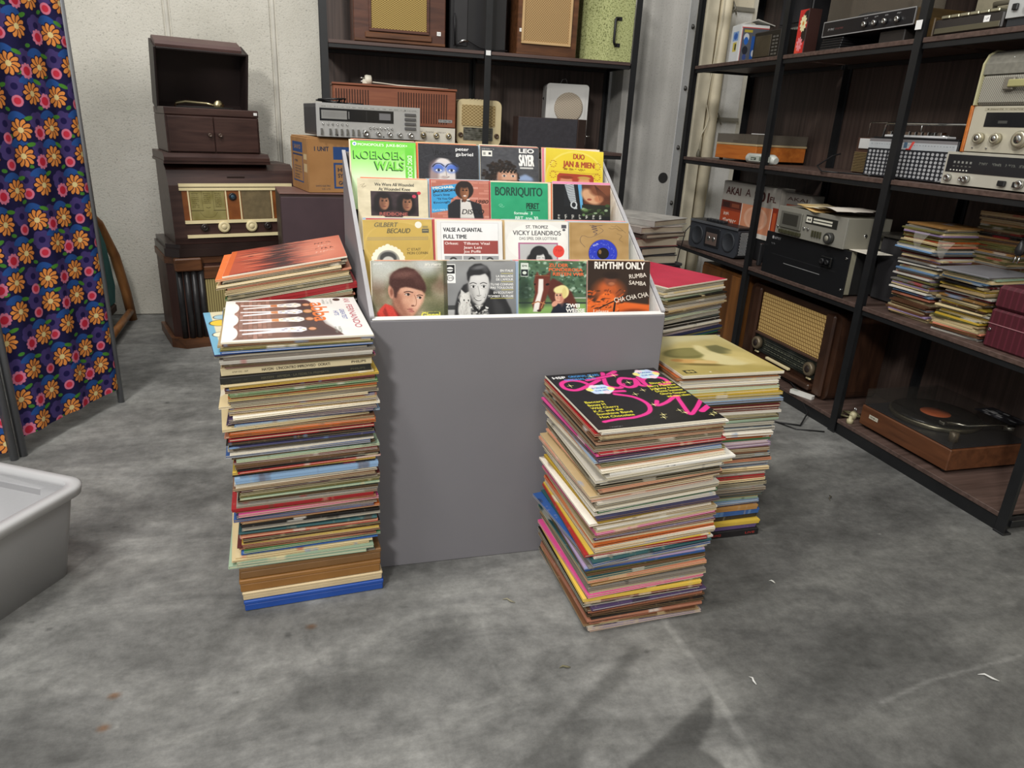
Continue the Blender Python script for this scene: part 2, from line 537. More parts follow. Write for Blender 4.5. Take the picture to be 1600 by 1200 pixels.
# ================================================================ the room
# concrete floor: stains and right-side shade painted on a floor-sized mask, the rest procedural
def floor_mat():
    c = Cv('808080', 640, 640)      # covers x -1.6..2.4, y 0.4..4.4
    f = lambda pts: [((x + 1.6) / 4, (y - .4) / 4) for x, y in pts]
    c.noise(.05, .04, 1).noise(.012, .035, 2).noise(.004, .03, 3)
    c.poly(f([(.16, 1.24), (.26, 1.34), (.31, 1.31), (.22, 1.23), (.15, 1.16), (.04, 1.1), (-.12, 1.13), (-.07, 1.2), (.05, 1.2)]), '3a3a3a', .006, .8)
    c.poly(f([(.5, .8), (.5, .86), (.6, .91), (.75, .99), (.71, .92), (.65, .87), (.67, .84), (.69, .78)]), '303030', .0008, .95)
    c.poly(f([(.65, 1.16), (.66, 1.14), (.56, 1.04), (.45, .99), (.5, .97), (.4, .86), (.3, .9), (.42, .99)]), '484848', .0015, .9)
    c.poly(f([(.75, 1.25), (.75, .5), (2.4, .5), (2.4, 2.0), (1.3, 1.9), (.9, 1.3)]), '323232', .014, .75)  # darker right side: wear plus the shade beside the stacks, painted in
    c.line(f([(.75, 1.23), (.755, 1.05), (.735, .75)]), .004, 'a5a5a5', .6)
    c.line(f([(1.08, .89), (1.23, .92), (1.51, .94)]), .002, 'b0b0b0', .5)
    c.line(f([(.3, 1.45), (.33, 1.3), (.32, 1.1)]), .0015, '9a9a9a', .5)
    c.line(f([(-.1, 1.45), (-.02, 1.2), (.03, .9)]), .0012, '606060', .6)
    for x, y, r, g in ((-.45, 2.15, .05, '4a4a4a'), (-.4, 1.93, .035, '454545'), (-.6, 1.85, .06, '484848'), (.95, 1.0, .06, '3a3a3a'), (1.0, 1.15, .08, '404040'), (-.2, 1.6, .07, '565656'),
                       (.85, .85, .05, '3c3c3c'), (.12, 1.42, .05, '555555'), (1.35, 1.2, .1, '4a4a4a')):
        c.ell((x + 1.6) / 4, (y - .4) / 4, r / 4 * 1.6, r / 4, g, 1.4, rot=.4, al=.7)
    r = random.Random(3)
    for k in range(160):
        x, y, q = r.random(), r.random(), r.uniform(.0006, .0018)
        c.ell(x, y, q, q * r.uniform(.5, 1.2), r.choice(['303030', '3a3a3a', 'c8c8c4']), .8, al=.8)
    for x, y in ((-.42, 1.23), (-.42, 1.15), (-.05, 1.36)):
        c.ell((x + 1.6) / 4, (y - .4) / 4, .0026, .002, '6a3f28', .9)
    im = bpy.data.images.new('floor_stains_and_shade', 640, 640)
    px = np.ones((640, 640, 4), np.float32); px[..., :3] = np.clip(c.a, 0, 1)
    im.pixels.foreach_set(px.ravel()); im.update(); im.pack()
    m, t, b = nt('concrete_floor', .62, 0, .35)
    g = N(t, 'ShaderNodeNewGeometry')
    mp = N(t, 'ShaderNodeMapping'); mp.inputs['Location'].default_value = (.4, -.1, 0); mp.inputs['Scale'].default_value = (.25, .25, .25)
    t.links.new(g.outputs['Position'], mp.inputs[0])
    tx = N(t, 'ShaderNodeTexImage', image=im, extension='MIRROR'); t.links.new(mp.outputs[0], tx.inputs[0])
    im.colorspace_settings.name = 'Non-Color'
    mp2 = N(t, 'ShaderNodeMapping'); mp2.inputs['Rotation'].default_value = (0, 0, .5); mp2.inputs['Scale'].default_value = (1, 2.2, 1)
    t.links.new(g.outputs['Position'], mp2.inputs[0])
    n1 = N(t, 'ShaderNodeTexNoise', i_Scale=2.2, i_Detail=9., i_Roughness=.68, i_Distortion=.4); t.links.new(mp2.outputs[0], n1.inputs['Vector'])
    n2 = N(t, 'ShaderNodeTexNoise', i_Scale=26., i_Detail=9., i_Roughness=.78); t.links.new(g.outputs['Position'], n2.inputs['Vector'])
    base = ramp(t, n1.outputs['Fac'], [(.28, lin('545452')), (.46, lin('6e6e6c')), (.58, lin('80807d')), (.74, lin('949490'))])
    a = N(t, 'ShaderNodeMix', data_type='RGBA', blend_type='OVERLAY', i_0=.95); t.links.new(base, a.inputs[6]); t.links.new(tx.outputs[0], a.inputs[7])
    a2 = N(t, 'ShaderNodeMix', data_type='RGBA', blend_type='OVERLAY', i_0=.6); t.links.new(a.outputs[2], a2.inputs[6]); t.links.new(ramp(t, n2.outputs['Fac'], [(.3, (.22, .22, .22, 1)), (.5, (.5, .5, .5, 1)), (.7, (.78, .78, .78, 1))]), a2.inputs[7])
    t.links.new(a2.outputs[2], b.inputs['Base Color'])
    rr = N(t, 'ShaderNodeMapRange'); rr.inputs[3].default_value = .75; rr.inputs[4].default_value = .48
    t.links.new(n1.outputs['Fac'], rr.inputs[0]); t.links.new(rr.outputs[0], b.inputs['Roughness'])
    bp = N(t, 'ShaderNodeBump', i_Strength=.12, i_Distance=.003); t.links.new(n2.outputs['Fac'], bp.inputs['Height']); t.links.new(bp.outputs[0], b.inputs['Normal'])
    return m


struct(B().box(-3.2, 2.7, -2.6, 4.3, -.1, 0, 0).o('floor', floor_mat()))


def concrete(name, lo, mid, hi, pits=.5, sc=5., bump=.35, pit='6c6a64', board=False):
    m, t, b = nt(name, .85, 0, .2)
    v = coords(t)
    n1 = N(t, 'ShaderNodeTexNoise', i_Scale=sc * .4, i_Detail=7., i_Roughness=.62); t.links.new(v, n1.inputs['Vector'])
    n2 = N(t, 'ShaderNodeTexNoise', i_Scale=120., i_Detail=4.); t.links.new(v, n2.inputs['Vector'])
    base = ramp(t, n1.outputs['Fac'], [(.28, lin(lo)), (.5, lin(mid)), (.7, lin(hi))])
    k = ramp(t, n2.outputs['Fac'], [(.3, (1, 1, 1, 1)), (.42, (0, 0, 0, 1))])
    mf = N(t, 'ShaderNodeMath', operation='MULTIPLY', i_1=pits); t.links.new(k, mf.inputs[0])
    mx = N(t, 'ShaderNodeMix', data_type='RGBA'); t.links.new(mf.outputs[0], mx.inputs[0]); t.links.new(base, mx.inputs[6]); mx.inputs[7].default_value = lin(pit)
    out = mx.outputs[2]
    if board:
        n3 = N(t, 'ShaderNodeTexNoise', i_Scale=1., i_Detail=5.); t.links.new(coords(t, (26, 26, .8)), n3.inputs['Vector'])
        m2 = N(t, 'ShaderNodeMix', data_type='RGBA', blend_type='MULTIPLY', i_0=.16); t.links.new(out, m2.inputs[6])
        t.links.new(ramp(t, n3.outputs['Fac'], [(.35, lin('a8a8a6')), (.55, (1, 1, 1, 1))]), m2.inputs[7]); out = m2.outputs[2]
    t.links.new(out, b.inputs['Base Color'])
    bp = N(t, 'ShaderNodeBump', i_Strength=bump, i_Distance=.006); t.links.new(n2.outputs['Fac'], bp.inputs['Height']); t.links.new(bp.outputs[0], b.inputs['Normal'])
    return m


wallm = concrete('rough_white_wall', 'c0bdb1', 'cfccc1', 'd8d5cb', .4)
wallj = P('wall_joint', 'd2cfc4', .85)
creamw = concrete('cream_wall', 'd0c8b2', 'dfd7c2', 'e8e1d0', .15, 3, .1)
greyw = concrete('grey_patched_wall', 'c6c6c4', 'dededc', 'ebebe9', .2, 6, .15, '77756f')
colm = concrete('column_concrete', 'a3a19c', 'bab8b3', 'c8c6c1', .35, 4, .2, '5a5852', True)
striph = concrete('column_edge_concrete', 'aeb0b1', 'c4c6c8', 'd2d4d6', .2, 5, .1)

wb = struct(B().box(-3.2, 2.75, 4.168, 4.3, 0, 3.2, 0).o('wall_back', wallj))
xs = [-3.16, -2.64, -2.145, -1.65, -1.15, -.655, -.16, .335, .83, 1.325, 1.62]
for a, b_ in zip(xs, xs[1:]):
    B().box(a + .014, b_ - .014, 4.16, 4.19, 0, 3.2, .006).o('wall_panel', wallm, wb)
    B().tube([(a, 4.169, 0), (a, 4.169, 3.2)], .0105, 8).o('joint_bead', wallj, wb)
# the strip of wall behind the corner of the two racks
B().box(1.63, 2.18, 4.165, 4.19, 0, 3.2, .004).o('wall_panel', greyw, wb)
B().box(2.2, 2.4, 4.165, 4.19, 0, 3.2, .004).o('wall_panel', creamw, wb)
B().box(2.405, 2.56, 4.165, 4.19, 0, 1.17, .004).o('wall_panel', greyw, wb)
B().box(2.405, 2.56, 4.165, 4.19, 1.175, 1.78, .004).o('wall_panel', greyw, wb)
B().box(2.405, 2.56, 4.165, 4.19, 1.785, 3.2, .004).o('wall_panel', creamw, wb)
wr = struct(B().box(2.62, 2.72, -2.6, 4.3, 0, 3.2, 0).o('wall_right', creamw))
# concrete column in the corner, with its pale edge strip, bolts and a round hole
cl = struct(B().prism([(1.70, 4.0), (2.06, 4.0), (2.12, 4.03), (2.12, 4.18), (1.70, 4.18)], 0, 3.2, 'z').o('trim_1', colm))
B().prism([(2.062, 3.997), (2.123, 4.028), (2.121, 4.033), (2.06, 4.002)], 0, 3.2, 'z').o('edge_strip', striph, cl)
for z in (1.645, 1.325, 1.0, .68):
    b = B(); b.lathe([(.013, 0), (.013, .004), (.007, .006), (.007, .014), (.0, .015)], (2.095, 4.014, z), '-y', 12)
    b.o('anchor_bolt', P('bolt_steel', '5b5a58', .5, .6), cl)
b = B(); b.lathe([(.03, 0), (.03, .003)], (2.015, 3.9995, .825), '-y', 20); b.o('round_hole', P('hole_dark', '2c2b2a', .9), cl)
# corner post and pipe of the cream wall, straps
struct(B().box(2.22, 2.3, 4.1, 4.165, 0, 3.2, .006).o('trim_2', P('cream_post', 'd8d0ba', .7)))
b = B(); b.tube([(2.35, 4.12, 0), (2.35, 4.12, 3.2)], .036, 20); struct(b.o('trim_3', P('cream_pipe', 'e0d6bc', .5)))
for z in (1.78, 1.172):
    b = B(); b.box(2.42, 2.56, 4.15, 4.165, z - .012, z + .012, .003)
    b.tube([(2.40, 4.155, z - .03), (2.425, 4.14, z), (2.41, 4.15, z + .035)], .005, 6); b.tube([(2.44, 4.15, z - .03), (2.41, 4.14, z + .02)], .004, 6)
    b.o('tie_strap', P('strap_steel', '98968f', .5, .5), wb)


# ---------------------------------------------------------------- steel racks
shelfw = wood('dark_shelf_wood', '43342e', '604d46', (60, 2.2, 60), .5)
shelfwx = wood('dark_shelf_wood_x', '43332e', '5d4a45', (2.2, 60, 60), .5)
panelw = wood('dark_panel_wood', '3a2e2a', '564740', (70, 70, 1.6), .55)
SH = (.06, .512, .963, 1.411, 1.86)


def rack(name, label, origin, rz, bays, pitch, depth, shelfmat):
    """local x runs along the rack, local y goes back; origin is the front corner on the floor"""
    t = thing(name, label, 'shelf', origin, rz)
    for k in range(bays + 1):
        x = k * pitch
        for y, d in ((0, 1), (depth, -1)):
            b = B()
            b.prism([(x - .016, y), (x + .016, y), (x + .016, y + d * .003), (x + .0015, y + d * .003), (x + .0015, y + d * .032), (x - .0015, y + d * .032), (x - .0015, y + d * .003), (x - .016, y + d * .003)], 0, 2.3, 'z')
            b.box(x - .018, x + .018, y - .002 if d > 0 else y - .03, y + .03 if d > 0 else y + .002, 0, .006, .001)
            b.o('post', blackm, t)
        for z in (.02, 1.385):
            if k in (0, bays): B().box(x - .01, x + .01, .03, depth - .03, z, z + .022, .002).o('cross_rail', blackm, t)
    for k in range(bays):
        x0, x1 = k * pitch + .018, (k + 1) * pitch - .018
        for z in SH:
            B().box(x0, x1, .004, depth - .006, z - .016, z, .0015).o('shelf_board', shelfmat, t)
            h = .045 if z < .1 else .018
            B().box(x0, x1, .008, .02, z - .016 - h, z - .0165, .001).o('front_rail', blackm, t)
            B().box(x0, x1, depth - .03, depth - .018, z - .016 - h, z - .0165, .001).o('back_rail', blackm, t)
        for z0, z1 in zip(SH, (*SH[1:], 2.25)):
            B().box(x0 - .016, x1 + .016, depth + .004, depth + .012, z0 - .01, z1 - .02, .001).o('back_panel', panelw, t)
    return t


rack('steel_rack', 'black steel rack with dark wood shelves standing against the white wall behind the display box', (.077, 3.715, 0), 0, 2, .778, .365, shelfwx)
rack('steel_rack', 'long black steel rack of hi-fi gear and records along the right wall', (1.937, 3.655, 0), -90, 3, .757, .365, shelfw)


# ---------------------------------------------------------------- folding screen of flowered cloth
def flower_cloth():
    n = 460
    c = Cv('1f1c48', n, n)
    r = random.Random(11)
    c.noise(.06, .012, 5)

    def wrap(fn, x, y):
        for dx in (-1, 0, 1):
            for dy in (-1, 0, 1):
                if -.15 < x + dx < 1.15 and -.15 < y + dy < 1.15: fn(x + dx, y + dy)

    def bloom(x, y, R, n_, pet, cen, rc, w=.36, a0=0, out=None):
        for k in range(n_):
            a = a0 + 2 * PI * k / n_
            if out: c.ell(x + math.cos(a) * R * .62, y + math.sin(a) * R * .62, R * .44, R * w * .75, out, .1, rot=a)
            c.ell(x + math.cos(a) * R * .6, y + math.sin(a) * R * .6, R * .38, R * w * .55, pet, .12, rot=a)
        c.ell(x, y, rc, rc, cen, .1)
    nodes = []
    for i in range(4):
        for j in range(5):
            nodes.append(((i + (.5 if j % 2 else 0)) / 4 + r.uniform(-.02, .02), (j + .3) / 5 + r.uniform(-.02, .02), i, j))
    for x, y, i, j in nodes:       # dim flowers under
        wrap(lambda a, b: bloom(a, b, .07, 6, '4a3d78', '201a50', .022, .8, r.random()), x + .12, y + .04)
    for x, y, i, j in nodes:
        wrap(lambda a, b: [c.ell(a + math.cos(q) * .035, b + math.sin(q) * .035, .042, .018, '2a559c', .15, rot=q) for q in (-.6, -1.1, -1.6, -2.1, -2.6)], x + .02, y + .11)
        q = r.uniform(-.5, .6)
        wrap(lambda a, b: c.ell(a, b, .032, .014, '4f8f35', .15, rot=q), x - .06, y + .075)
        wrap(lambda a, b: c.ell(a, b, .022, .013, '4a8a38', .15, rot=-q), x + .07, y + .13)
    for x, y, i, j in nodes:
        if (i + j) % 2: wrap(lambda a, b: bloom(a, b, .052, 10, 'ea86a4', 'd62f48', .028, .5, .2), x + .115, y - .03)
        else: wrap(lambda a, b: bloom(a, b, .038, 5, 'e07e98', 'd4364c', .022, 1.1, .5), x + .115, y - .05)
    for x, y, i, j in nodes:
        wrap(lambda a, b: bloom(a, b, .074, 10, 'f0984c', 'f0dc9c', .019, .38, .1, '1a1230'), x, y)
    return c.mat('flowered_cloth', .75, 'REPEAT', .2)


cloth = flower_cloth()
scr = thing('folding_screen', 'folding screen of orange and pink flowered cloth on grey tube frames, at the left edge', 'room divider', (-.756, 2.831, 0))
tubem = P('screen_tube', '84868a', .4, .5, .08)


def screen_panel(p, q, bot, top=1.85, rep=(1, 4), amp=.004):
    d = Vector((q[0] - p[0], q[1] - p[1])); L = d.length; d /= L; nn = Vector((-d.y, d.x))
    b = B()
    for e in (0, L): b.tube([(p[0] + d.x * e, p[1] + d.y * e, 0), (p[0] + d.x * e, p[1] + d.y * e, top)], .0115, 10)
    for z in (top - .012,): b.tube([(p[0], p[1], z), (q[0], q[1], z)], .008, 8)
    b.o('tube_frame', tubem, scr)

    def fn(u, v):
        w = amp * (math.sin(u * 17 + v * 2) + .6 * math.sin(u * 31)) + .004
        e = .012 + u * (L - .024)
        return (p[0] + d.x * e + nn.x * w, p[1] + d.y * e + nn.y * w, bot + v * (top - bot - .01))
    B().sheet(fn, 48, 6, rep=rep).o('cloth', cloth, scr)


screen_panel((0, 0), (-.188, -.445), .06, rep=(.92, 3.9))
screen_panel((-.205, -.472), (-.72, -.60), .03, rep=(1.1, 3.9))

# ---------------------------------------------------------------- grey storage bin, front left
def storage_bin():
    t = thing('storage_bin', 'empty light grey plastic storage bin on the floor at the left edge', 'bin', (-.552, 1.70, 0), 150)
    L, Wd, H, tp = .62, .42, .235, .045
    gm = P('bin_plastic', 'a3a3a5', .45, 0, .05, 6, .05, 200)
    b = B()
    def ring(x0, y0, x1, y1, z, r, n=5): return [b.v((p[0], p[1], z)) for p in rrect(x0, y0, x1, y1, r, n)]
    o1 = ring(tp, tp, L - tp, Wd - tp, 0, .03); o2 = ring(.016, .016, L - .016, Wd - .016, H - .03, .035)
    i2 = ring(.02, .02, L - .02, Wd - .02, H - .002, .033); i1 = ring(tp + .004, tp + .004, L - tp - .004, Wd - tp - .004, .006, .028)
    n = len(o1)
    for a, c in ((o1, o2), (o2, i2), (i2, i1)):
        for k in range(n): b.f([a[k], a[(k + 1) % n], c[(k + 1) % n], c[k]], 0, True)
    b.f(o1[::-1]); b.f(i1)
    b.o('body', gm, t)
    b = B()
    r0 = ring(-.002, -.002, L + .002, Wd + .002, H - .022, .045); r1 = ring(-.006, -.006, L + .006, Wd + .006, H - .004, .048)
    r2 = ring(-.001, -.001, L + .001, Wd + .001, H + .002, .045); r3 = ring(.022, .022, L - .022, Wd - .022, H + .002, .032); r4 = ring(.021, .021, L - .021, Wd - .021, H - .03, .032)
    for a, c in ((r0, r1), (r1, r2), (r2, r3), (r3, r4), (r4, r0)):
        for k in range(n): b.f([a[k], a[(k + 1) % n], c[(k + 1) % n], c[k]], 0, True)
    b.o('rim', P('bin_rim', 'b4b4b5', .42, 0, .04), t)
    b = B(); b.box(.12, L - .12, .0185, .026, H - .075, H - .031, .002); b.o('label_ledge', gm, t)


storage_bin()

# ---------------------------------------------------------------- old armchair behind the screen
ac = thing('armchair', 'old wooden armchair with teal upholstery half hidden behind the flowered screen', 'chair', (-.95, 3.8, 0))
cw = wood('chair_wood', '6e4526', '99693c', (30, 30, 4), .45)
for dx in (0, -.55):
    b = B()
    pts = [(-.02 + dx, .26, .0), (-.03 + dx, .25, .15), (-.05 + dx, .215, .35), (-.085 + dx, .15, .52), (-.14 + dx, .05, .63), (-.18 + dx, -.1, .66), (-.2 + dx, -.28, .62)]
    b.tube(pts, [.024, .025, .025, .024, .022, .02, .017], 8); b.o('side_arch', cw, ac)
    b = B(); b.tube([(-.02 + dx, .24, .05), (0 + dx, -.3, .05)], .018, 8); b.tube([(-.2 + dx, -.28, .62), (0 + dx, -.31, 0)], .02, 8); b.o('side_rail', cw, ac)
tealm = P('teal_upholstery', '2f6b6a', .8, 0, .15, 12, .2, 120)
b = B(); b.prism([(-.28, .14), (.16, .12), (.2, .2), (.14, .42), (.05, .54), (-.02, .5), (-.02, .26), (-.28, .26)], -.52, -.065, 'x'); b.o('seat_cushion', tealm, ac)
B().box(-.5, -.06, -.26, .16, .07, .119, .01).o('seat_base', P('chair_dark', '33241c', .7), ac)

# ================================================================ printed covers
def cov_green():
    c = Cv('8ee05a', 320).grad('d9f2c6', '74d444', 0, .9)
    c.rect(.83, 0, .97, .85, '6fd043')
    c.ell(.06, .91, .034, .055, 'f2f6ff').ell(.06, .91, .015, .03, '6a8fe0')
    c.text("MONOPOLE'S  JUKE-BOX+", .11, .865, .075, 'ffffff', width=.76, bold=.025)
    for dx, dy, k in ((-.014, -.03, '1f5a1c'), (-.007, -.015, '1f5a1c'), (0, 0, '86e256')):
        c.text('KOEKOEK', .05 + dx, .51 + dy, .24, k, width=.77, bold=.035)
        c.text('WALS', .36 + dx, .2 + dy, .26, k, width=.45, bold=.035)
    c.text('DISC JOCKEY', .87, .62, .07, 'eefbe6', rot=-PI / 2, width=.75, bold=.04)
    return c


def cov_blue_eyes():
    c = Cv('2b2b31', 320).noise(.01, .012, 2)
    c.text('peter', .62, .83, .1, 'f0f0f0', width=.22, bold=.035).text('gabriel', .62, .68, .1, 'f0f0f0', width=.29, bold=.035)
    c.ell(.40, .05, .21, .56, 'dad3d2', .15).ell(.25, .1, .08, .42, '8a7072', .7, al=.75).poly([(.18, .45), (.3, .62), (.5, .58), (.6, .42), (.58, .62), (.2, .85)], '2b2b31', .012)
    for x in (.33, .545):
        c.ell(x, .30, .1, .13, '4a6fd0', .8, al=.9).ell(x, .24, .052, .04, 'e3e8f0', .4).ell(x, .24, .022, .04, '16213f', .4)
        c.curve([(x - .1, .33), (x - .05, .42), (x + .03, .43), (x + .09, .36)], .02, '23242c')
        c.curve([(x - .06, .25), (x, .285), (x + .06, .25)], .008, '20222c')
    c.curve([(.44, .3), (.455, .16), (.46, .08)], .014, 'a49b9a').curve([(.4, .06), (.44, .02), (.5, .05)], .016, '4a3a40').ell(.42, .03, .06, .04, 'b8a8a6', .8)
    c.curve([(.24, .84), (.26, .7), (.3, .63), (.55, .6), (.7, .6), (.7, .78)], .008, '101014')
    c.text('Rock', .28, .68, .13, '0e0e12', width=.28, bold=.02)
    c.curve([(.02, .55), (.2, .68), (.5, .8)], .004, '4a4a50')
    return c


def cov_curly():
    c = Cv('4b4c51', 320).noise(.02, .012, 3)
    c.poly([(.62, 0), (.66, .12), (.76, .2), (.88, .1), (.9, 0)], '8fa3c8', .02)
    r = random.Random(5)
    for k in range(190):
        a = r.uniform(-.35, PI + .35); q = r.uniform(.1, .31)
        c.ell(.35 + math.cos(a) * q, .1 + math.sin(a) * q * 1.6, r.uniform(.015, .035), r.uniform(.02, .05), r.choice(['1d1816', '2a211d', '332822']), .7)
    c.poly([(.28, 0), (.29, .2), (.36, .34), (.42, .28), (.5, .33), (.58, .3), (.62, .18), (.62, 0)], 'd3a48a', .012).poly([(.28, 0), (.29, .2), (.34, .26), (.36, 0)], 'a0705a', .02, .7)
    for ex in (.40, .55): c.ell(ex, .13, .035, .03, 'd8cdc4', .5).ell(ex, .13, .016, .032, '3a3a44', .5).curve([(ex - .05, .19), (ex, .22), (ex + .05, .19)], .012, '3a2a22')
    for k in range(16): c.ell(.3 + k * .02, .3 + .05 * math.sin(k * 2.1), .022, .035, '211b18', .6)
    c.text('LEO', .66, .84, .125, 'f4f2ee', width=.25, bold=.07).text('SAYER', .66, .45, .35, 'f4f2ee', width=.25, bold=.04)
    c.rect(.67, .36, .9, .41, 'c9c9c7')
    c.rect(.03, .7, .2, .87, 'e6e6df').rect(.05, .74, .09, .82, '9a9a96').rect(.14, .75, .18, .82, '33343a').scrib(.03, .9, .2, .04, 'a9a9a6')
    return c


def cov_yellow():
    c = Cv('e3c62e', 320).grad('d2b226', 'e9d444', .0, 1)
    c.ell(.52, .1, .52, .86, 'efe27a', .02, al=.6).ell(.52, .1, .49, .81, 'e2c930', .02, al=.85)
    c.text('DUO', .57, .72, .16, 'a8492e', 'c', .19, bold=.05).text('JAN & MIEN', .57, .47, .18, 'a8492e', 'c', .54, bold=.06)
    c.scrib(.5, .36, .36, .07, '8a5a20', 'c')
    c.curve([(.1, .32), (.3, .29), (.5, .32), (.7, .29), (.92, .32)], .007, 'a86a28').curve([(.1, .27), (.35, .31), (.5, .28), (.7, .31), (.92, .26)], .005, 'a86a28')
    for x in (.13, .9):
        for k in range(12): c.ell(x + .05 * math.cos(k * .7), .53 + .1 * math.sin(k * .7), .014, .014, 'b4782c', .3, rot=k)
        for k in range(12): c.ell(x + .05 * math.cos(k * .7), .2 + .1 * math.sin(k * .7), .014, .014, 'b4782c', .3, rot=k)
    c.poly([(.2, 0), (.2, .18), (.24, .26), (.8, .26), (.84, .18), (.84, 0)], 'a8402c')
    c.ell(.36, .02, .11, .14, 'd08a68', .3).ell(.67, .03, .1, .14, 'd8966e', .3).ell(.36, .14, .12, .05, '8a3a22', .4).ell(.67, .15, .11, .05, 'c09a50', .4)
    return c


def cov_cream_photo():
    c = Cv('ddd2b4').noise(.06, .014, 8)
    c.text('We Were All Wounded', .52, .81, .085, '3a3a34', 'c', .56, bold=.02).text('At Wounded Knee', .52, .69, .085, '3a3a34', 'c', .45, bold=.02)
    c.rect(.18, .02, .86, .67, '3b2f33').noise(.02, .01, 4)
    for x, y, t in ((.37, .42, 0), (.7, .40, .02)):
        c.ell(x - .02, y - .02, .13, .25, '1a1415', .3).ell(x - .02, y - .2, .15, .16, '1a1415', .4)
        c.ell(x, y - .05, .068, .19, 'a8765a', .25).ell(x - .035, y - .08, .035, .15, '6a4434', 1, al=.7).ell(x, y + .12, .06, .06, '1f1717', .5)
        for e in (-.026, .03): c.ell(x + e, y + .0, .016, .02, '2a1a16', .6).line([(x + e - .02, y + .045), (x + e + .02, y + .04)], .01, '2a1c18')
        c.curve([(x + .005, y), (x + .012, y - .08), (x - .008, y - .09)], .008, '7a4e3c').ell(x, y - .15, .024, .014, '7a443c', .6)
    c.ell(.5, .07, .17, .1, '241a1c', .05).ell(.5, .07, .16, .09, '4a3234', .05)
    c.text('REDBONE', .5, .03, .09, 'b06058', 'c', .4, bold=.04)
    c.ell(.87, .64, .028, .045, 'c83c48').ell(.8, .55, .03, .045, 'c8455a', .2)
    c.curve([(.04, .82), (.1, .86), (.06, .78), (.12, .8), (.07, .75)], .006, '8a7c62')
    return c


def cov_tuxedo():
    c = Cv('b46e5c')
    for j in range(14):
        for i in range(6):
            x = i / 5.5 - (.09 if j % 2 else 0); y = j / 14
            c.rect(x + .005, y + .006, x + .175, y + .062, random.Random(i * 31 + j).choice(['c88474', 'bd7866', 'd09284', 'b87060']))
    c.poly([(0, .12), (0, .82), (.44, .92), (.46, .62), (.34, .5), (.3, .2)], '3c9ad2')
    c.text('MICHAEL', .03, .76, .06, 'e8e4da', width=.37, rot=.14, bold=.12).text('JACKSON', .03, .67, .06, '2a2a2a', width=.38, rot=.14, bold=.1)
    for k, w_ in enumerate(("Don't Stop", "'Til You Get", 'Enough')): c.text(w_, .04 + .06 * (k % 2), .57 - .1 * k, .055, '17324a', width=.28, rot=.12, bold=.02)
    c.text("Can't Help It", .02, .17, .05, 'eaf2f6', width=.26, rot=.12, bold=.02)
    c.poly([(.28, 0), (.28, .34), (.42, .5), (.62, .5), (.86, .38), (.9, 0)], '26262c', .006)
    c.poly([(.49, 0), (.5, .52), (.66, .52), (.74, 0)], 'd9d6d2', .004)
    c.poly([(.52, .42), (.6, .46), (.67, .43), (.67, .48), (.6, .47), (.52, .49)], '2a2a2e')
    c.ell(.57, .76, .16, .25, '2a201e', .1).ell(.57, .51, .04, .08, '6a4230', .2)
    c.ell(.575, .7, .075, .2, '9c6a4c', .2).ell(.53, .68, .04, .16, '70462f', 1, al=.7).ell(.57, .88, .08, .07, '2a201e', .5)
    for e in (-.028, .032): c.ell(.577 + e, .75, .018, .022, '2a1a16', .5).line([(.577 + e - .022, .795), (.577 + e + .022, .795)], .01, '2a1c18')
    c.curve([(.58, .75), (.59, .67), (.57, .66)], .008, '70462f').ell(.578, .595, .035, .022, 'e8ddd4', .5).curve([(.54, .61), (.578, .57), (.615, .61)], .008, '7a443c')
    c.text('DISCO', .52, .1, .14, '181414', width=.38, bold=.01, shear=.15).text('1980', .76, .4, .1, '1c1212', width=.22, bold=.015, shear=.2)
    return c


def cov_emerald():
    c = Cv('2fa274').noise(.05, .008, 3)
    c.text('BORRIQUITO', .08, .64, .24, '1d4a3c', width=.82, bold=.035)
    c.text('PERET', .62, .28, .17, '16362c', width=.22, bold=.04).rect(.62, .225, .86, .245, '16362c')
    c.text('formule  3', .4, .12, .08, 'dff0e6', width=.32, bold=.05).text('BRT  top 30', .42, -.03, .1, 'dff0e6', width=.4, bold=.04)
    c.curve([(.13, .36), (.17, .4), (.2, .36), (.15, .34), (.2, .31), (.23, .34)], .007, '9fdcbf')
    return c


def cov_dark_rose():
    c = Cv('16181c')
    c.poly([(.2, 1), (.36, 1), (.42, .3), (.36, .3), (.27, .6)], 'b9c0c6')
    for k in range(14): c.line([(.2, .98 - k * .045), (.42, 1.08 - k * .05)], .012, '2a2e34')
    c.poly([(.43, 1), (.5, 1), (.52, .32), (.48, .28)], '5fa6d6')
    c.ell(.36, .42, .06, .1, 'c9ced2', .1).ell(.36, .42, .035, .07, '23262c', .1)
    c.poly([(.53, .45), (.5, 1), (1, 1), (1, .4)], '5e3424', .01)
    c.ell(.66, .66, .14, .24, 'd0a07c', .35, rot=.5).ell(.63, .58, .04, .03, '9a4a3c', .4).ell(.84, .86, .2, .2, '7a4630', .4).ell(.8, .6, .08, .1, 'b87a58', .5)
    for k in range(8): c.line([(.72, 1), (.82 + k * .03, .55)], .006, '48261a')
    c.rect(.5, 0, 1, .42, '23281f')
    r = random.Random(4)
    for k in range(26): c.ell(r.uniform(.5, 1), r.uniform(.12, .42), r.uniform(.02, .05), r.uniform(.02, .045), r.choice(['3c5030', '6a8a58', '23281f', '93a888', '1a1d18']), .4)
    c.rect(0, 0, 1, .1, '14161a')
    for k, w_ in enumerate(('Fuego', 'Baila', 'Vida', 'Luna', 'Rosa', 'Sol', 'Mar')): c.scrib(.12 + k * .12, .02, .12, .04, 'ecebe4', rot=PI / 2, seed=k)
    return c


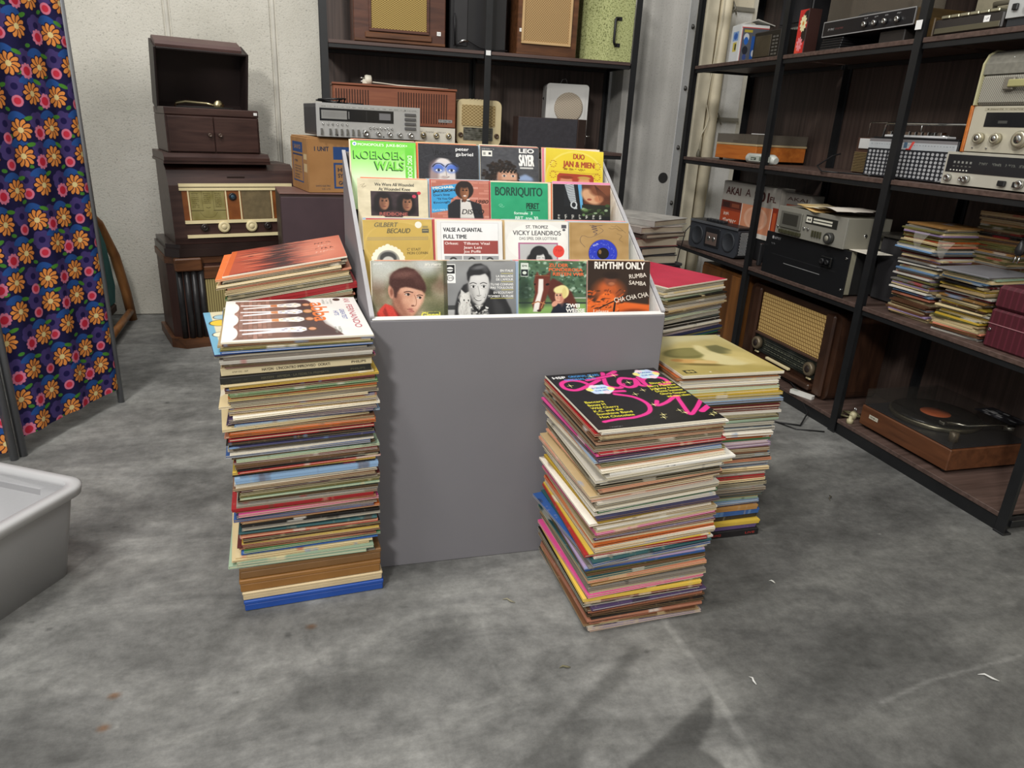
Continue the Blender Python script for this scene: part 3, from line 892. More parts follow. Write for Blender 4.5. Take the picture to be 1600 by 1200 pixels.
def cov_ornate():
    c = Cv('c6a858').noise(.05, .01, 3)
    c.ell(.5, .42, .49, .53, 'd2b668', .03, al=.5).ell(.5, .42, .47, .51, 'c0a04e', .03, al=.6)
    c.text('GILBERT', .16, .83, .11, '6d6448', width=.33, bold=.04, shear=.15).text('BECAUD', .34, .68, .115, '5d563e', width=.33, bold=.04, shear=.15)
    for k in range(2):
        for i in range(34): c.line([(.06 + i * .026, .51 + k * .045), (.075 + i * .026, .54 + k * .045)], .007, '7f7f80')
    c.text("C' ETAIT", .62, .25, .065, '6f5f34', width=.2, bold=.02).text('MON COPAIN', .62, .16, .065, '6f5f34', width=.3, bold=.02)
    for k in range(24):
        a = k / 24 * 2 * PI; c.ell(.34 + .215 * math.cos(a), .0 + .34 * math.sin(a), .035, .055, 'f1ecd8', .2)
    c.ell(.34, .36, .04, .06, 'f1ecd8', .2).ell(.34, 0, .21, .33, 'f1ecd8', .1).ell(.34, 0, .165, .27, '9a9890', .06).ell(.34, .08, .12, .15, '444444', .2).ell(.34, -.02, .09, .14, 'c9c7c2', .2)
    c.ell(.8, .875, .05, .08, 'e8e4d6').rect(.85, .68, .95, .78, '5a594f').rect(.86, .73, .94, .745, 'b8aa7a').rect(.86, .8, .94, .85, '9a8a5a')
    return c


def cov_valse():
    c = Cv('e6e6e6')
    c.rect(.06, .0, .94, .95, 'c2c2c4').rect(.066, .0, .934, .943, 'ebebec')
    c.text('VALSE A CHANTAL', .1, .73, .1, '34363a', width=.59, bold=.05).text('FULL TIME', .1, .56, .1, '34363a', width=.35, bold=.05)
    c.rect(.1, .18, .93, .51, '9a4a46')
    c.text('Orkest:', .12, .41, .065, 'f4ece8', width=.2, bold=.04)
    for k, w_ in enumerate(('Tilkens Vital', 'Jean Leis', 'Jos Poffé')): c.text(w_, .4, .41 - k * .1, .065, 'f6efec', width=(.4, .28, .26)[k], bold=.04)
    for k in range(3):
        x = .11 + k * .28; c.rect(x, 0, x + .265, .13, '9c9ea2').ell(x + .13, .02, .055, .08, '2c2c2e', .3).ell(x + .13, -.01, .045, .07, 'c9c9c9', .3)
    return c


def cov_sticker():
    c = Cv('e9e8e4').noise(.05, .006, 4)
    c.ell(.5, .48, .48, .5, 'f1f0ec', .02, al=.8)
    c.text('ST. TROPEZ', .5, .83, .08, '4a4a4c', 'c', .35, bold=.02).text('VICKY LEANDROS', .5, .66, .12, '3c3c40', 'c', .76, bold=.02).text('DAS SPIEL DER LOTTERIE', .52, .54, .075, '4a4a4c', 'c', .6, bold=.01)
    c.rect(.2, 0, .83, .47, 'b06a8e').rect(.225, 0, .81, .435, 'bdbdbf')
    c.ell(.53, .14, .15, .25, '26262a', .12).ell(.43, .03, .1, .16, '26262a', .3).ell(.64, .03, .1, .16, '26262a', .3).ell(.55, .06, .07, .16, 'd9d9d9', .2).ell(.53, .22, .08, .07, '2a2a2e', .5, rot=.5).line([(.5, .08), (.54, .085)], .012, '3a3a3c').line([(.58, .085), (.61, .08)], .012, '3a3a3c')
    c.ell(.84, .25, .092, .155, 'e2463c').text('75F', .84, .24, .06, 'b8342e', 'c')
    c.rect(.89, .84, .97, .93, '55555c').ell(.93, .8, .025, .03, '55555c')
    return c


def cov_brown_label():
    c = Cv('b1905f').noise(.05, .014, 6)
    c.rect(.03, 0, .034, .97, '9c7c4e').rect(.03, .955, .97, .96, '9c7c4e')
    cx, cy, k_ = .56, .2, 1.5
    c.ell(cx, cy, .25, .25 * k_, '8f7145', .02).ell(cx, cy, .24, .24 * k_, '2b3cc0', .02)
    for k in range(50):
        a = random.Random(k).uniform(0, 6.28); q = random.Random(k + 99).uniform(.13, .22)
        c.line([(cx + q * math.cos(a), cy + k_ * q * math.sin(a)), (cx + (q + .015) * math.cos(a + .1), cy + k_ * (q + .015) * math.sin(a + .1))], .005, '8f9be8')
    c.ell(cx, cy, .1, .1 * k_, '1a1412', .02).ell(cx - .05, cy + .04, .025, .06, '8a6a40', .3)
    c.text('PHILIPS', cx - .15, cy + .18, .04, 'c8ccf2', width=.1, rot=.6, bold=.05)
    c.curve([(.38, .93), (.45, .9), (.37, .88), (.46, .85), (.38, .83), (.47, .8), (.4, .76), (.46, .72), (.42, .68)], .009, '1e1c46').curve([(.34, .93), (.4, .91), (.55, .93)], .007, '1e1c46')
    c.curve([(.5, .88), (.56, .78), (.36, .62), (.22, .66), (.18, .52), (.26, .36)], .005, '3a3040')
    c.curve([(.66, .86), (.72, .84), (.78, .86), (.84, .8), (.9, .8)], .006, '4a4030').curve([(.7, .92), (.76, .9), (.8, .92), (.95, .74)], .005, '4a4030').curve([(.8, .72), (.88, .66), (.84, .56), (.9, .5)], .005, '4a4030')
    return c


def cov_portrait():
    c = Cv('6d6a4e', 360)
    r = random.Random(2)
    for k in range(80): c.ell(r.random(), r.random(), r.uniform(.04, .13), r.uniform(.05, .16), r.choice(['84705a', '66684c', '968e70', '7a6252', '5c6444', 'a69c86', '56583a']), 1.2, al=.8)
    c.ell(.72, .95, .2, .2, 'c6c9c6', 1, al=.9).ell(.12, .85, .22, .25, 'c3c4bc', 1, al=.9).ell(.25, .95, .3, .12, 'c4c8c4', 1, al=.7)
    c.blur(.012)
    c.poly([(.06, 0), (.05, .08), (.1, .17), (.165, .25), (.27, .2), (.38, 0)], 'cf4238', .008)
    c.poly([(.16, .2), (.2, .04), (.17, 0), (.13, .1)], '9a2c26', .008).poly([(.26, .2), (.38, 0), (.33, 0)], '7a201c', .008)
    c.poly([(.27, .4), (.26, .2), (.38, 0), (.52, 0), (.45, .2)], '8c5a48', .015)
    c.poly([(.3, .5), (.4, .55), (.52, .53), (.67, .46), (.695, .4), (.66, .27), (.61, .17), (.555, .06), (.51, 0), (.42, 0), (.36, .08), (.29, .22), (.27, .36)], 'cd977e', .012)
    c.poly([(.28, .45), (.27, .3), (.32, .16), (.4, .02), (.5, -.02), (.44, .1), (.385, .25), (.36, .42)], '8a5846', .03, .85)
    c.ell(.58, .28, .07, .14, 'e2b69e', 1., rot=-.3, al=.8).ell(.47, .3, .07, .06, 'd6a48a', 1, al=.8).ell(.5, .49, .12, .05, 'dcae96', 1, al=.7)
    c.ell(.245, .45, .038, .12, 'c08a74', .3, rot=.1).ell(.25, .45, .018, .07, '8e5a48', .7)
    c.poly([(.22, .6), (.235, .72), (.28, .8), (.36, .86), (.46, .89), (.56, .85), (.64, .74), (.7, .6), (.715, .5), (.685, .42), (.66, .47), (.6, .49), (.52, .52), (.44, .54), (.37, .52), (.33, .44), (.31, .34), (.285, .36), (.275, .5), (.24, .56)], '462722', .01)
    c.ell(.43, .76, .16, .06, '755048', 1.2, rot=.1, al=.8).ell(.6, .66, .05, .1, '5e3c36', 1.2, rot=.5, al=.6)
    c.curve([(.42, .445), (.47, .46), (.53, .44)], .016, '4a2c24').curve([(.585, .385), (.62, .395), (.66, .385)], .014, '4a2c24')
    c.ell(.46, .405, .034, .02, 'cdbfb6', .6, rot=-.2).ell(.47, .407, .016, .024, '2a1a16', .5).curve([(.425, .41), (.46, .43), (.495, .405)], .008, '3a221c')
    c.ell(.615, .345, .03, .018, 'cdbfb6', .6, rot=-.2).ell(.625, .347, .015, .022, '2a1a16', .5).curve([(.585, .355), (.615, .37), (.645, .345)], .008, '3a221c')
    c.curve([(.555, .39), (.575, .3), (.57, .225), (.545, .195), (.505, .21)], .01, 'a8745e').ell(.525, .205, .02, .014, '7a4a3c', .7)
    c.curve([(.45, .145), (.49, .135), (.51, .125), (.54, .1)], .01, '7a3e3a').ell(.5, .105, .035, .018, 'b87266', .8, rot=-.3).ell(.5, .15, .03, .012, 'b06a60', .8, rot=-.3)
    c.a += (Cv('000000', 360).noise(.003, 1, 4).a * 0)
    c.noise(.004, .012, 9)
    c.text('Gianni', .64, -.02, .11, 'e6df62', width=.25, bold=.09)
    c.scrib(.03, .935, .12, .022, 'e8e8e4').scrib(.68, .91, .24, .045, 'e4e0d4').rect(.68, .885, .92, .892, 'd8d4c8')
    return c


def cov_catman():
    c = Cv('8b8c8c', 360).grad('77787a', '959696', 0, 1).noise(.08, .012, 2)
    c.rect(.0, .12, .17, .2, '3c3d3e').rect(.0, 0, .04, .12, '2c2c2d').rect(.04, 0, .17, .12, 'b0b0b0')
    c.poly([(.14, 0), (.15, .2), (.2, .42), (.27, .56), (.36, .62), (.45, .3), (.58, .3), (.63, .5), (.72, .44), (.86, .3), (.93, .12), (.95, 0)], '29292b', .008)
    c.poly([(.66, .4), (.8, .2), (.86, .0), (.7, 0)], '3a3a3c', .02)
    c.poly([(.35, 0), (.37, .12), (.42, .2), (.56, .2), (.6, .08), (.62, 0)], 'b4b2ae', .006)
    r = random.Random(8)
    for k in range(60): c.ell(r.uniform(.36, .61), r.uniform(0, .17), .016, .018, r.choice(['4a4a4a', 'dcdcd8', '707070', '3a3a3a']), .5, rot=r.random() * 3)
    c.poly([(.4, .22), (.48, .1), (.57, .24), (.57, .13), (.48, .06), (.4, .12)], '1c1c1e', .004)
    c.poly([(.335, .72), (.34, .55), (.35, .42), (.4, .27), (.455, .2), (.5, .19), (.56, .26), (.61, .42), (.63, .56), (.635, .72), (.55, .8), (.4, .8)], 'cfcecc', .01)
    c.poly([(.335, .65), (.34, .45), (.4, .26), (.46, .19), (.43, .32), (.39, .5)], '8e8d8c', .025, .85).poly([(.635, .65), (.62, .45), (.57, .3), (.6, .5)], 'a3a2a1', .02, .7)
    c.ell(.52, .45, .04, .08, 'e2e1df', 1, al=.8).ell(.5, .68, .1, .06, 'dddcda', 1, al=.8)
    c.poly([(.325, .66), (.32, .78), (.36, .88), (.43, .94), (.52, .95), (.6, .9), (.65, .8), (.655, .68), (.64, .58), (.62, .7), (.58, .77), (.5, .74), (.42, .74), (.37, .72), (.345, .6)], '2a2a2c', .008)
    c.ell(.5, .88, .1, .035, '77777a', 1.1, rot=.2, al=.8).ell(.58, .84, .04, .05, '58585a', 1.1, rot=.5, al=.7)
    for ex in (.405, .55):
        c.ell(ex, .53, .03, .018, 'dfdedd', .5).ell(ex + .004, .532, .014, .022, '1d1d1e', .5).curve([(ex - .045, .585), (ex, .605), (ex + .045, .585)], .013, '3e3d3e').curve([(ex - .035, .545), (ex, .558), (ex + .035, .545)], .006, '4a4a4a').curve([(ex - .03, .5), (ex, .49), (ex + .03, .5)], .005, '9a9998')
    c.curve([(.47, .54), (.49, .42), (.48, .37), (.455, .375)], .009, '9a9998').curve([(.455, .37), (.48, .36), (.51, .375)], .009, '6a6968')
    c.curve([(.415, .33), (.45, .285), (.5, .28), (.56, .335)], .011, '4e4c4d').curve([(.43, .318), (.47, .295), (.52, .297), (.55, .325)], .009, 'f2f1f0').curve([(.395, .4), (.405, .34), (.4, .3)], .005, '8a8988').curve([(.575, .4), (.575, .34)], .005, '8a8988')
    # the kitten
    c.ell(.29, .3, .075, .12, 'd8d7d3', .2).ell(.28, .1, .09, .17, 'd0cfcb', .25).poly([(.225, .37), (.235, .49), (.29, .42)], 'cfcecb', .005).poly([(.3, .42), (.35, .45), (.355, .35)], 'c9c8c4', .005)
    for k in range(60): c.ell(r.uniform(.2, .37), r.uniform(0, .4), .009, .03, r.choice(['e6e5e1', 'bdbbb7', 'cfcdc9', 'adaba7']), .9, rot=r.uniform(-.6, .6), al=.5)
    c.ell(.275, .29, .009, .016, '2a2a2a', .5).ell(.335, .285, .009, .016, '2a2a2a', .5).ell(.31, .245, .01, .01, '8a7e7c', .6)
    c.rect(.02, .6, .165, .94, 'eeeeec').rect(.03, .77, .155, .925, '1c1c1e').ell(.092, .845, .045, .045, 'ececea', .1).rect(.05, .83, .14, .85, '1c1c1e').ell(.092, .69, .05, .055, '7a7a7a', .1).ell(.092, .69, .04, .042, 'eeeeec', .1).text('EMI', .092, .67, .04, '5c5c5c', 'c')
    for k, w_ in enumerate(("EN ITALIE", 'LA BALLADE', "DE L'AMOUR", "TU NE CONNAIS", 'PAS TOULOUSE', 'EN ECOUTANT', 'TOMBER LA PLUIE')):
        c.text(w_, .97, (.8, .7, .64, .55, .49, .4, .335)[k], .042, 'f2f1ee', 'r', (.18, .24, .24, .32, .32, .28, .36)[k], bold=.05)
    for y, x in ((.765, .8), (.615, .8), (.465, .8), (.31, .64)): c.rect(x, y, .97, y + .008, 'd8cc6a')
    return c


def cov_horse():
    c = Cv('4d6a50', 320)
    r = random.Random(6)
    for k in range(260):
        x, y = r.random(), r.uniform(.25, 1); c.ell(x, y, r.uniform(.01, .035), r.uniform(.01, .03), r.choice(['3a5440', '5f8068', '86a690', '2a4032', 'a8c0ac', '4a6a58', '34503a']), .8, rot=r.random() * 3)
    c.rect(0, 0, 1, .3, '5f7a50').grad('6f9a50', '4a6a48', 0, .3, al=.0)
    c.poly([(0, 0), (0, .12), (.5, .16), (1, .22), (1, 0)], '86ac62', .02).rect(0, .2, 1, .23, '2f3a34').rect(.6, .3, 1, .32, 'b9c0b4').ell(.08, .4, .1, .3, '223229', .8, al=.7)
    c.poly([(.36, .5), (.5, .68), (.62, .6), (.78, .42), (.86, .2), (.86, 0), (.5, 0), (.5, .2)], '5a2c24', .01)
    c.poly([(.24, .72), (.27, .8), (.3, .72), (.4, .74), (.47, .82), (.46, .68), (.45, .5), (.4, .3), (.36, .12), (.3, .05), (.22, .06), (.2, .18), (.24, .4), (.22, .6)], '6b3228', .008)
    c.poly([(.29, .66), (.36, .66), (.36, .46), (.31, .2), (.29, .05), (.21, .05), (.23, .2), (.28, .4)], 'ece6e0', .006)
    c.ell(.42, .56, .028, .02, '1a1010', .4, rot=.4).ell(.235, .56, .012, .018, '1a1010', .4).ell(.3, .07, .03, .02, '3a2420', .5)
    c.line([(.2, .2), (.28, .24), (.38, .2)], .02, 'b0764e').line([(.37, .24), (.33, .12)], .016, 'b0764e').line([(.24, .72), (.44, .72)], .012, '8a5a3a')
    c.poly([(.46, 0), (.5, .1), (.56, .2), (.72, .22), (.84, .1), (.9, 0)], '1f2230', .006)
    c.ell(.64, .42, .1, .13, 'e8dc9a', .15)
    c.ell(.6, .34, .07, .14, 'e0aa90', .2).ell(.635, .3, .03, .12, 'bc7a66', 1, al=.7).ell(.6, .46, .09, .07, 'eadf9e', .3, rot=.2).ell(.67, .4, .035, .1, 'dccc86', .4)
    for e in (-.03, .02): c.ell(.59 + e, .36, .014, .016, '4a3a34', .6).line([(.57 + e, .395), (.61 + e, .395)], .008, 'a88a5a')
    c.curve([(.56, .25), (.59, .235), (.62, .25)], .009, 'a85a50').curve([(.58, .35), (.57, .3), (.585, .295)], .007, 'b87a66')
    c.ell(.53, .2, .04, .06, 'd89c84', .3, rot=-.6)
    for k, w_ in enumerate(('ZU DER', 'PONDEROSA', 'REITEN WIR')): c.text(w_, (.44, .44, .5)[k], .89 - k * .082, .06, 'e2683c', width=(.28, .5, .46)[k], bold=.1)
    c.text('ZWEI', .7, .13, .07, 'f6f4f0', width=.2, bold=.1).text('WEISSE', .7, .04, .07, 'f6f4f0', width=.28, bold=.1)
    c.rect(.03, .7, .14, .95, 'd8e0d6').rect(.035, .71, .135, .83, '20282a').text('EMI', .085, .88, .035, '445048', 'c', bold=.06).ell(.085, .77, .03, .03, 'd8e0d6', .1)
    return c


def cov_rhythm():
    c = Cv('32241d', 320)
    r = random.Random(12)
    c.ell(.32, .5, .12, .1, '8a4a30', .8).ell(.34, .42, .22, .2, 'd0622c', .9, al=.8).poly([(0, 0), (0, .3), (.12, .2), (.2, .34), (.3, .42), (.42, .36), (.5, .22), (.7, .2), (1, .16), (1, 0)], 'e0682a', .012)
    for k in range(90): c.ell(r.uniform(0, .6), r.uniform(.0, .45), r.uniform(.008, .05), r.uniform(.006, .02), r.choice(['f07f36', 'd65e24', 'e8722e', '7a3a20', '3a261c']), .6, rot=r.uniform(-.5, 1.2), al=.8)
    c.ell(.36, .62, .09, .1, '7a4632', .6).ell(.38, .72, .13, .07, '2a1d18', .5).ell(.38, .56, .05, .03, 'b06a48', .6)
    c.line([(.2, .1), (.62, .34)], .022, '2a1d18').line([(.45, .28), (.42, .0)], .03, '2e1f18').ell(.75, .02, .2, .06, '8a3f20', .8)
    c.text('RHYTHM ONLY', .11, .845, .135, 'f4efe6', width=.8, bold=.06)
    c.text('RUMBA', .67, .66, .085, 'f2e9dc', width=.28, rot=.14, bold=.02).text('SAMBA', .66, .55, .08, 'f2e9dc', width=.28, rot=-.08, bold=.02).text('CHA CHA CHA', .44, .2, .095, 'f2e9dc', width=.56, rot=.22, bold=.02)
    c.text('Loleatz', .1, .0, .07, 'f2e9dc', width=.24, bold=.02)
    return c


def cov_four():      # white sleeve of a pop group standing against a brick wall, seen turned by a quarter
    c = Cv('e9e7e3', 448)
    c.poly([(.07, .03), (.07, .97), (.6, .97), (.64, .9), (.66, .6), (.7, .3), (.78, .1), (.8, .03)], '7d5a50')
    for i in range(20):
        for j in range(9):
            x = .07 + i * .032; y = .03 + j * .105 + (.05 if i % 2 else 0)
            if x < .32: c.rect(x + .003, y + .005, x + .029, min(y + .1, .97), random.Random(i * 9 + j).choice(['9a7064', '8a6256', 'a67c70', '937066']))
    c.poly([(.45, .03), (.45, .97), (.6, .97), (.64, .9), (.66, .6), (.7, .3), (.78, .1), (.8, .03)], '4a363a', .02)
    for e in range(3): c.ell(.045, .17 + e * .31, .055, .15, 'f0eeea', .04)
    # four standing figures lying along x: legs left, heads right
    for k, (y, top, leg) in enumerate(((.82, 'e9e4de', 'f0ecec'), (.64, 'e8e6ea', 'ecebef'), (.44, 'f0ece2', 'e8e4ea'), (.2, 'efeaf0', 'f2eff3'))):
        q = .035 if k != 3 else .05
        c.poly([(.11, y + .02), (.11, y + .045), (.38, y + q), (.4, y), (.38, y - q), (.13, y - .07), (.13, y - .04), (.33, y)], leg, .002)
        c.poly([(.36, y - q), (.36, y + q), (.52, y + .065), (.56, y + .03), (.56, y - .03), (.52, y - .065)], top, .003)
        c.poly([(.33, y + .03), (.33, y - .03), (.38, y - q), (.38, y + q)], ('c87a50', 'd08a60', 'd8905c', 'e6e2e6')[k], .002)
        for g in range(8): c.ell(.4 + .02 * g, y + .03 * math.sin(g * 2.3), .012, .008, random.Random(g + k).choice(['c9b070', '8080a0', 'd8c8b0', '9a8aa8']), .5)
        c.ell(.6, y, .035, .05, ('6a4630', 'b9854a', '8a5230', '5a3a28')[k], .2).ell(.6, y, .026, .032, 'd69a78', .3)
    c.poly([(.62, .97), (.66, .8), (.68, .55), (.74, .3), (.8, .03), (1, .03), (1, .97)], 'eceae6', .003)
    c.text('abba', .635, .87, .125, 'e2763a', rot=-PI / 2, width=.5, bold=.05)
    c.text('FERNANDO', .905, .78, .05, 'b04a58', rot=-PI / 2, width=.6, bold=.03).text('ANI', .905, .97, .05, 'b04a58', rot=-PI / 2, width=.12, bold=.03)
    c.text('GREATEST', .84, .66, .035, '4a5a9a', rot=-PI / 2, width=.26, bold=.05, shear=.2).text('HITS', .79, .62, .035, '4a5a9a', rot=-PI / 2, width=.12, bold=.05, shear=.2)
    for k in range(5): c.scrib(.79 - .03 * k + (.08 if k > 2 else 0), .96 if k < 3 else .22, .14, .02, '8a9088', rot=-PI / 2)
    c.ell(.85, .94, .03, .04, '3a2a28', .1)
    return c


def cov_stars():
    c = Cv('1b1a1d', 520).noise(.01, .006, 3)
    pk = 'e2358f'
    def sw(pts, w=.036): c.curve(pts, w + .012, '5a1238').curve(pts, w, pk)
    sw([(.62, .985), (.5, .92), (.3, .8), (.14, .72), (.06, .76), (.07, .85), (.16, .89), (.25, .85), (.3, .74), (.36, .66), (.5, .64)])      # S
    sw([(.5, .97), (.44, .84), (.42, .74), (.5, .7), (.56, .76)]); sw([(.3, .87), (.45, .9), (.6, .93)], .03)                                 # t
    sw([(.68, .84), (.6, .86), (.54, .78), (.57, .7), (.65, .72), (.71, .83), (.69, .72), (.76, .7)])                                         # a
    sw([(.75, .85), (.74, .72), (.76, .8), (.84, .86)])                                                                                      # r
    sw([(.97, .92), (.9, .94), (.87, .87), (.95, .8), (.94, .71), (.86, .7)])                                                                  # s
    sw([(.4, .6), (.52, .52), (.56, .38), (.5, .24), (.36, .17), (.2, .16), (.1, .14)], .034)
    sw([(.66, .42), (.62, .34), (.72, .38), (.86, .48), (.84, .4), (.78, .14), (.86, .2), (1.0, .36)], .034)
    c.line([(.9, .17), (1., .25)], .05, pk)
    for x, y in ((.12, .8), (.37, .93), (.62, .78), (.57, .92), (.8, .9), (.56, .57), (.66, .63), (.78, .62), (.6, .36), (.56, .12), (.58, .17), (.74, .22), (.76, .17), (.94, .09), (.98, .12)):
        c.line([(x - .026, y), (x + .026, y)], .005, 'e8dc8a').line([(x, y - .03), (x, y + .03)], .005, 'e8dc8a').ell(x, y, .008, .008, 'f4ecb0')
    for x, y in ((.33, .7), (.86, .9)):
        c.ell(x, y, .105, .078, 'cfe8f0', .05)
        for a in range(6): c.ell(x + .09 * math.cos(a), y + .06 * math.sin(a), .03, .03, ['f0e28a', 'c8d6f4', 'f4d8e4'][a % 3], .4)
        c.text('20 ORIGINAL', x, y + .015, .025, '3558a8', 'c', .13, bold=.05).text('STAR HITS', x, y - .03, .025, '3558a8', 'c', .11, bold=.05)
    c.text('HSP', .04, .93, .035, 'f0f0f0', width=.11, bold=.12).text('ORIGINAL STARS', .18, .935, .032, '3f93d8', width=.27, bold=.08).text('ORIGINAL HITS', .12, .885, .032, '3f93d8', width=.27, bold=.08)
    for k, w_ in enumerate(('Baccara', 'Boney M', 'Wild Cherry', 'K.C. and the', 'Sunshine Band', 'Hot Chocolate')): c.text(w_, .1 + .018 * (5 - k) * 0, .48 - .055 * k, .036, 'e8dc3c', width=(.15, .14, .22, .23, .28, .27)[k], bold=.07)
    for k, w_ in enumerate(('Elton John', 'Barry Manilow', 'Johnny Nash', 'Donna Summer', 'Gloria Gaynor', 'and many others')): c.text(w_, .985, .72 - .05 * k, .034, 'e8dc3c', 'r', (.2, .25, .26, .24, .23, .2)[k], bold=.07)
    c.scrib(.1, .03, .1, .014, '9a9a9a')
    return c.warp(.8)


def cov_painting():
    c = Cv('b6a56a', 400).noise(.06, .014, 3)
    c.grad('a8954e', 'c4b884', 0, 1, al=.6)
    c.poly([(0, .55), (.2, .72), (.45, .85), (.9, .9), (1, 1), (0, 1)], 'c9c3a0', .03, .7)
    c.ell(.38, .56, .27, .13, '75703f', .2, rot=.1).ell(.38, .58, .22, .09, '857f4c', .3, rot=.1)
    c.poly([(.62, .52), (.66, .72), (.8, .74), (.86, .6), (.8, .5)], '6d6a44', .01)
    c.poly([(.42, .42), (.5, .5), (.5, .66), (.56, .76), (.62, .74), (.63, .6), (.7, .46), (.85, .4), (.9, .25), (.7, .2), (.52, .22), (.44, .34)], 'd4c894', .012)
    c.poly([(.8, .6), (1, .5), (1, .12), (.8, .2), (.72, .4)], 'cbb878', .03, .8)
    c.ell(.26, .36, .16, .055, 'c99e5e', .3, rot=-.22).ell(.16, .4, .06, .035, 'b88a4c', .4).ell(.4, .32, .12, .05, 'd2b478', .4, rot=-.1).ell(.34, .26, .2, .03, '7a6a38', .7, rot=-.2)
    c.rect(.06, .06, .17, .14, '3a3a24').ell(.1, .1, .02, .025, 'b8a460', .2).ell(.14, .1, .02, .025, 'b8a460', .2)
    c.ell(.3, .07, .012, .008, 'e8e2c8', .3)
    return c.warp(.84)


def cov_sunset():
    c = Cv('7a3028', 400)
    c.grad('c95a3c', 'd8745a', 0, 1, 0, .8)
    r = random.Random(3)
    c.poly([(.3, 0), (.34, .9), (.46, 1), (.62, 1), (.64, .5), (.58, .2), (.62, 0)], '3a2226', .04)
    for k in range(160):
        y = r.random(); s_ = r.choice((-1, 1)); x = .46 + s_ * r.uniform(.06, .3)
        c.ell(x, y, r.uniform(.02, .14), r.uniform(.004, .02), r.choice(['b03c2c', 'd8664a', '7a2a24', 'e28a6c', '4a2426']), .8, rot=r.uniform(-.1, .1), al=.7)
    c.ell(.8, .5, .22, .5, 'dd8a70', .8, al=.7)
    for k in range(4): c.scrib(.76, .72 - .13 * k, .16, .06, ('6a3026', 'e6b09a')[k % 2])
    c.rect(0, 0, .05, 1, 'd8642c')
    return c


def cov_red():
    c = Cv('c42f4c', 320).noise(.08, .008, 3)
    r = random.Random(1)
    for j in range(11):
        x = .18
        while x < .74:
            w_ = r.uniform(.02, .07); c.rect(x, .78 - j * .045, x + w_, .79 - j * .045, 'a02a44', .7); x += w_ + .012
    return c


# ---------------------------------------------------------------- record singles standing in the display box
def single_mesh(front, w=.176, h=.186, t=.0016, worn='d8cfb4', hid=0.):
    b = B()
    b.box(-w / 2, w / 2, -t / 2, t / 2, 0, h, .0004, 1, {'-y': 0})
    for f_ in b.bm.faces:       # the picture sits in the upper band of the sleeve
        if f_.material_index == 0:
            for l in f_.loops: l[b.uv].uv.y = (l[b.uv].uv.y - hid) / (1 - hid)
    return b.mesh('record_single', [front, P('sleeve_back_' + worn, worn, .7)])


# display box: printed grey card, white lining, stepped insert
box = thing('display_box', 'large grey cardboard display box holding four stepped rows of singles', 'display box', (.475, 1.555, 0))
greycard = P('grey_card', '78767a', .75, 0, .04, 3, .06, 300)
edgecard = P('card_edge', '8d8a88', .8)
HW = .36
b = B(); b.box(-.366, HW, 0, .006, 0, .652, .002, 0, {'+y': 1}); b.o('front_panel', [greycard, white], box)
B().box(-.362, HW - .002, .001, .024, .6523, .656, .001).o('front_ledge', white, box)


def slab(name, mat, c1, c2, th, zs, ys):
    """side wall between two plan points (x at the front, x at the back), slanting top edge"""
    b = B()
    (x0, x1), (y0, y1), (zb, z0, z1) = (c1, c2), ys, zs
    V = [b.v(p) for p in ((x0, y0, zb), (x1, y1, zb), (x1, y1, z1), (x0, y0, z0), (x0 + th, y0, zb), (x1 + th, y1, zb), (x1 + th, y1, z1), (x0 + th, y0, z0))]
    for q in ((0, 1, 2, 3), (4, 7, 6, 5), (0, 4, 5, 1), (1, 5, 6, 2), (2, 6, 7, 3), (3, 7, 4, 0)): b.f([V[i] for i in q])
    return b.o(name, mat, box)


LX0, LX1, RX0, RX1 = -.366, -.393, .36, .398
TOPB = .985
for x0, x1, s_ in ((LX0, LX1, 1), (RX0, RX1, -1)):
    slab('side_panel', greycard, x0, x1, .006 * s_, (0, .658, TOPB), (.0065, .6))
    slab('side_lining', white, x0 + .0062 * s_, x1 + .0062 * s_, .0018 * s_, (.3, .652, TOPB - .012), (.008, .59))
    b = B(); q = .0005
    V = [b.v(p) for p in ((x0 - .001 * s_, .0065, .6585), (x0 + .009 * s_, .0065, .6585), (x1 + .009 * s_, .6, TOPB + q), (x1 - .001 * s_, .6, TOPB + q), (x0 - .001 * s_, .0065, .6625), (x0 + .009 * s_, .0065, .6625), (x1 + .009 * s_, .6, TOPB + .0045), (x1 - .001 * s_, .6, TOPB + .0045))]
    for f_ in ((0, 1, 2, 3), (7, 6, 5, 4), (0, 4, 5, 1), (1, 5, 6, 2), (2, 6, 7, 3), (3, 7, 4, 0)): b.f([V[i] for i in f_])
    b.o('edge_tape', P('edge_tape', 'a9a8ab', .6), box)
B().box(LX1, RX1, .6005, .606, 0, TOPB, .001).o('back_panel', greycard, box)
B().box(-HW + .004, HW - .004, .0065, .0085, .5, .652, .0005).o('front_lining', white, box)
for k, (y0, y1, z) in enumerate(((.009, .178, .588), (.1785, .343, .664), (.3435, .478, .748), (.4785, .597, .837))):
    B().box(-HW + .009, HW - .009, y0, y1, z - .004, z, .0008).o('step_tread', white, box)
    if k: B().box(-HW + .009, HW - .009, y0 - .003, y0 - .0005, (.588, .664, .748)[k - 1] + .0005, z - .0005, .0005).o('step_riser', white, box)
B().box(-HW + .012, HW - .012, .012, .595, .02, .05, .002).o('base_board', white, box)

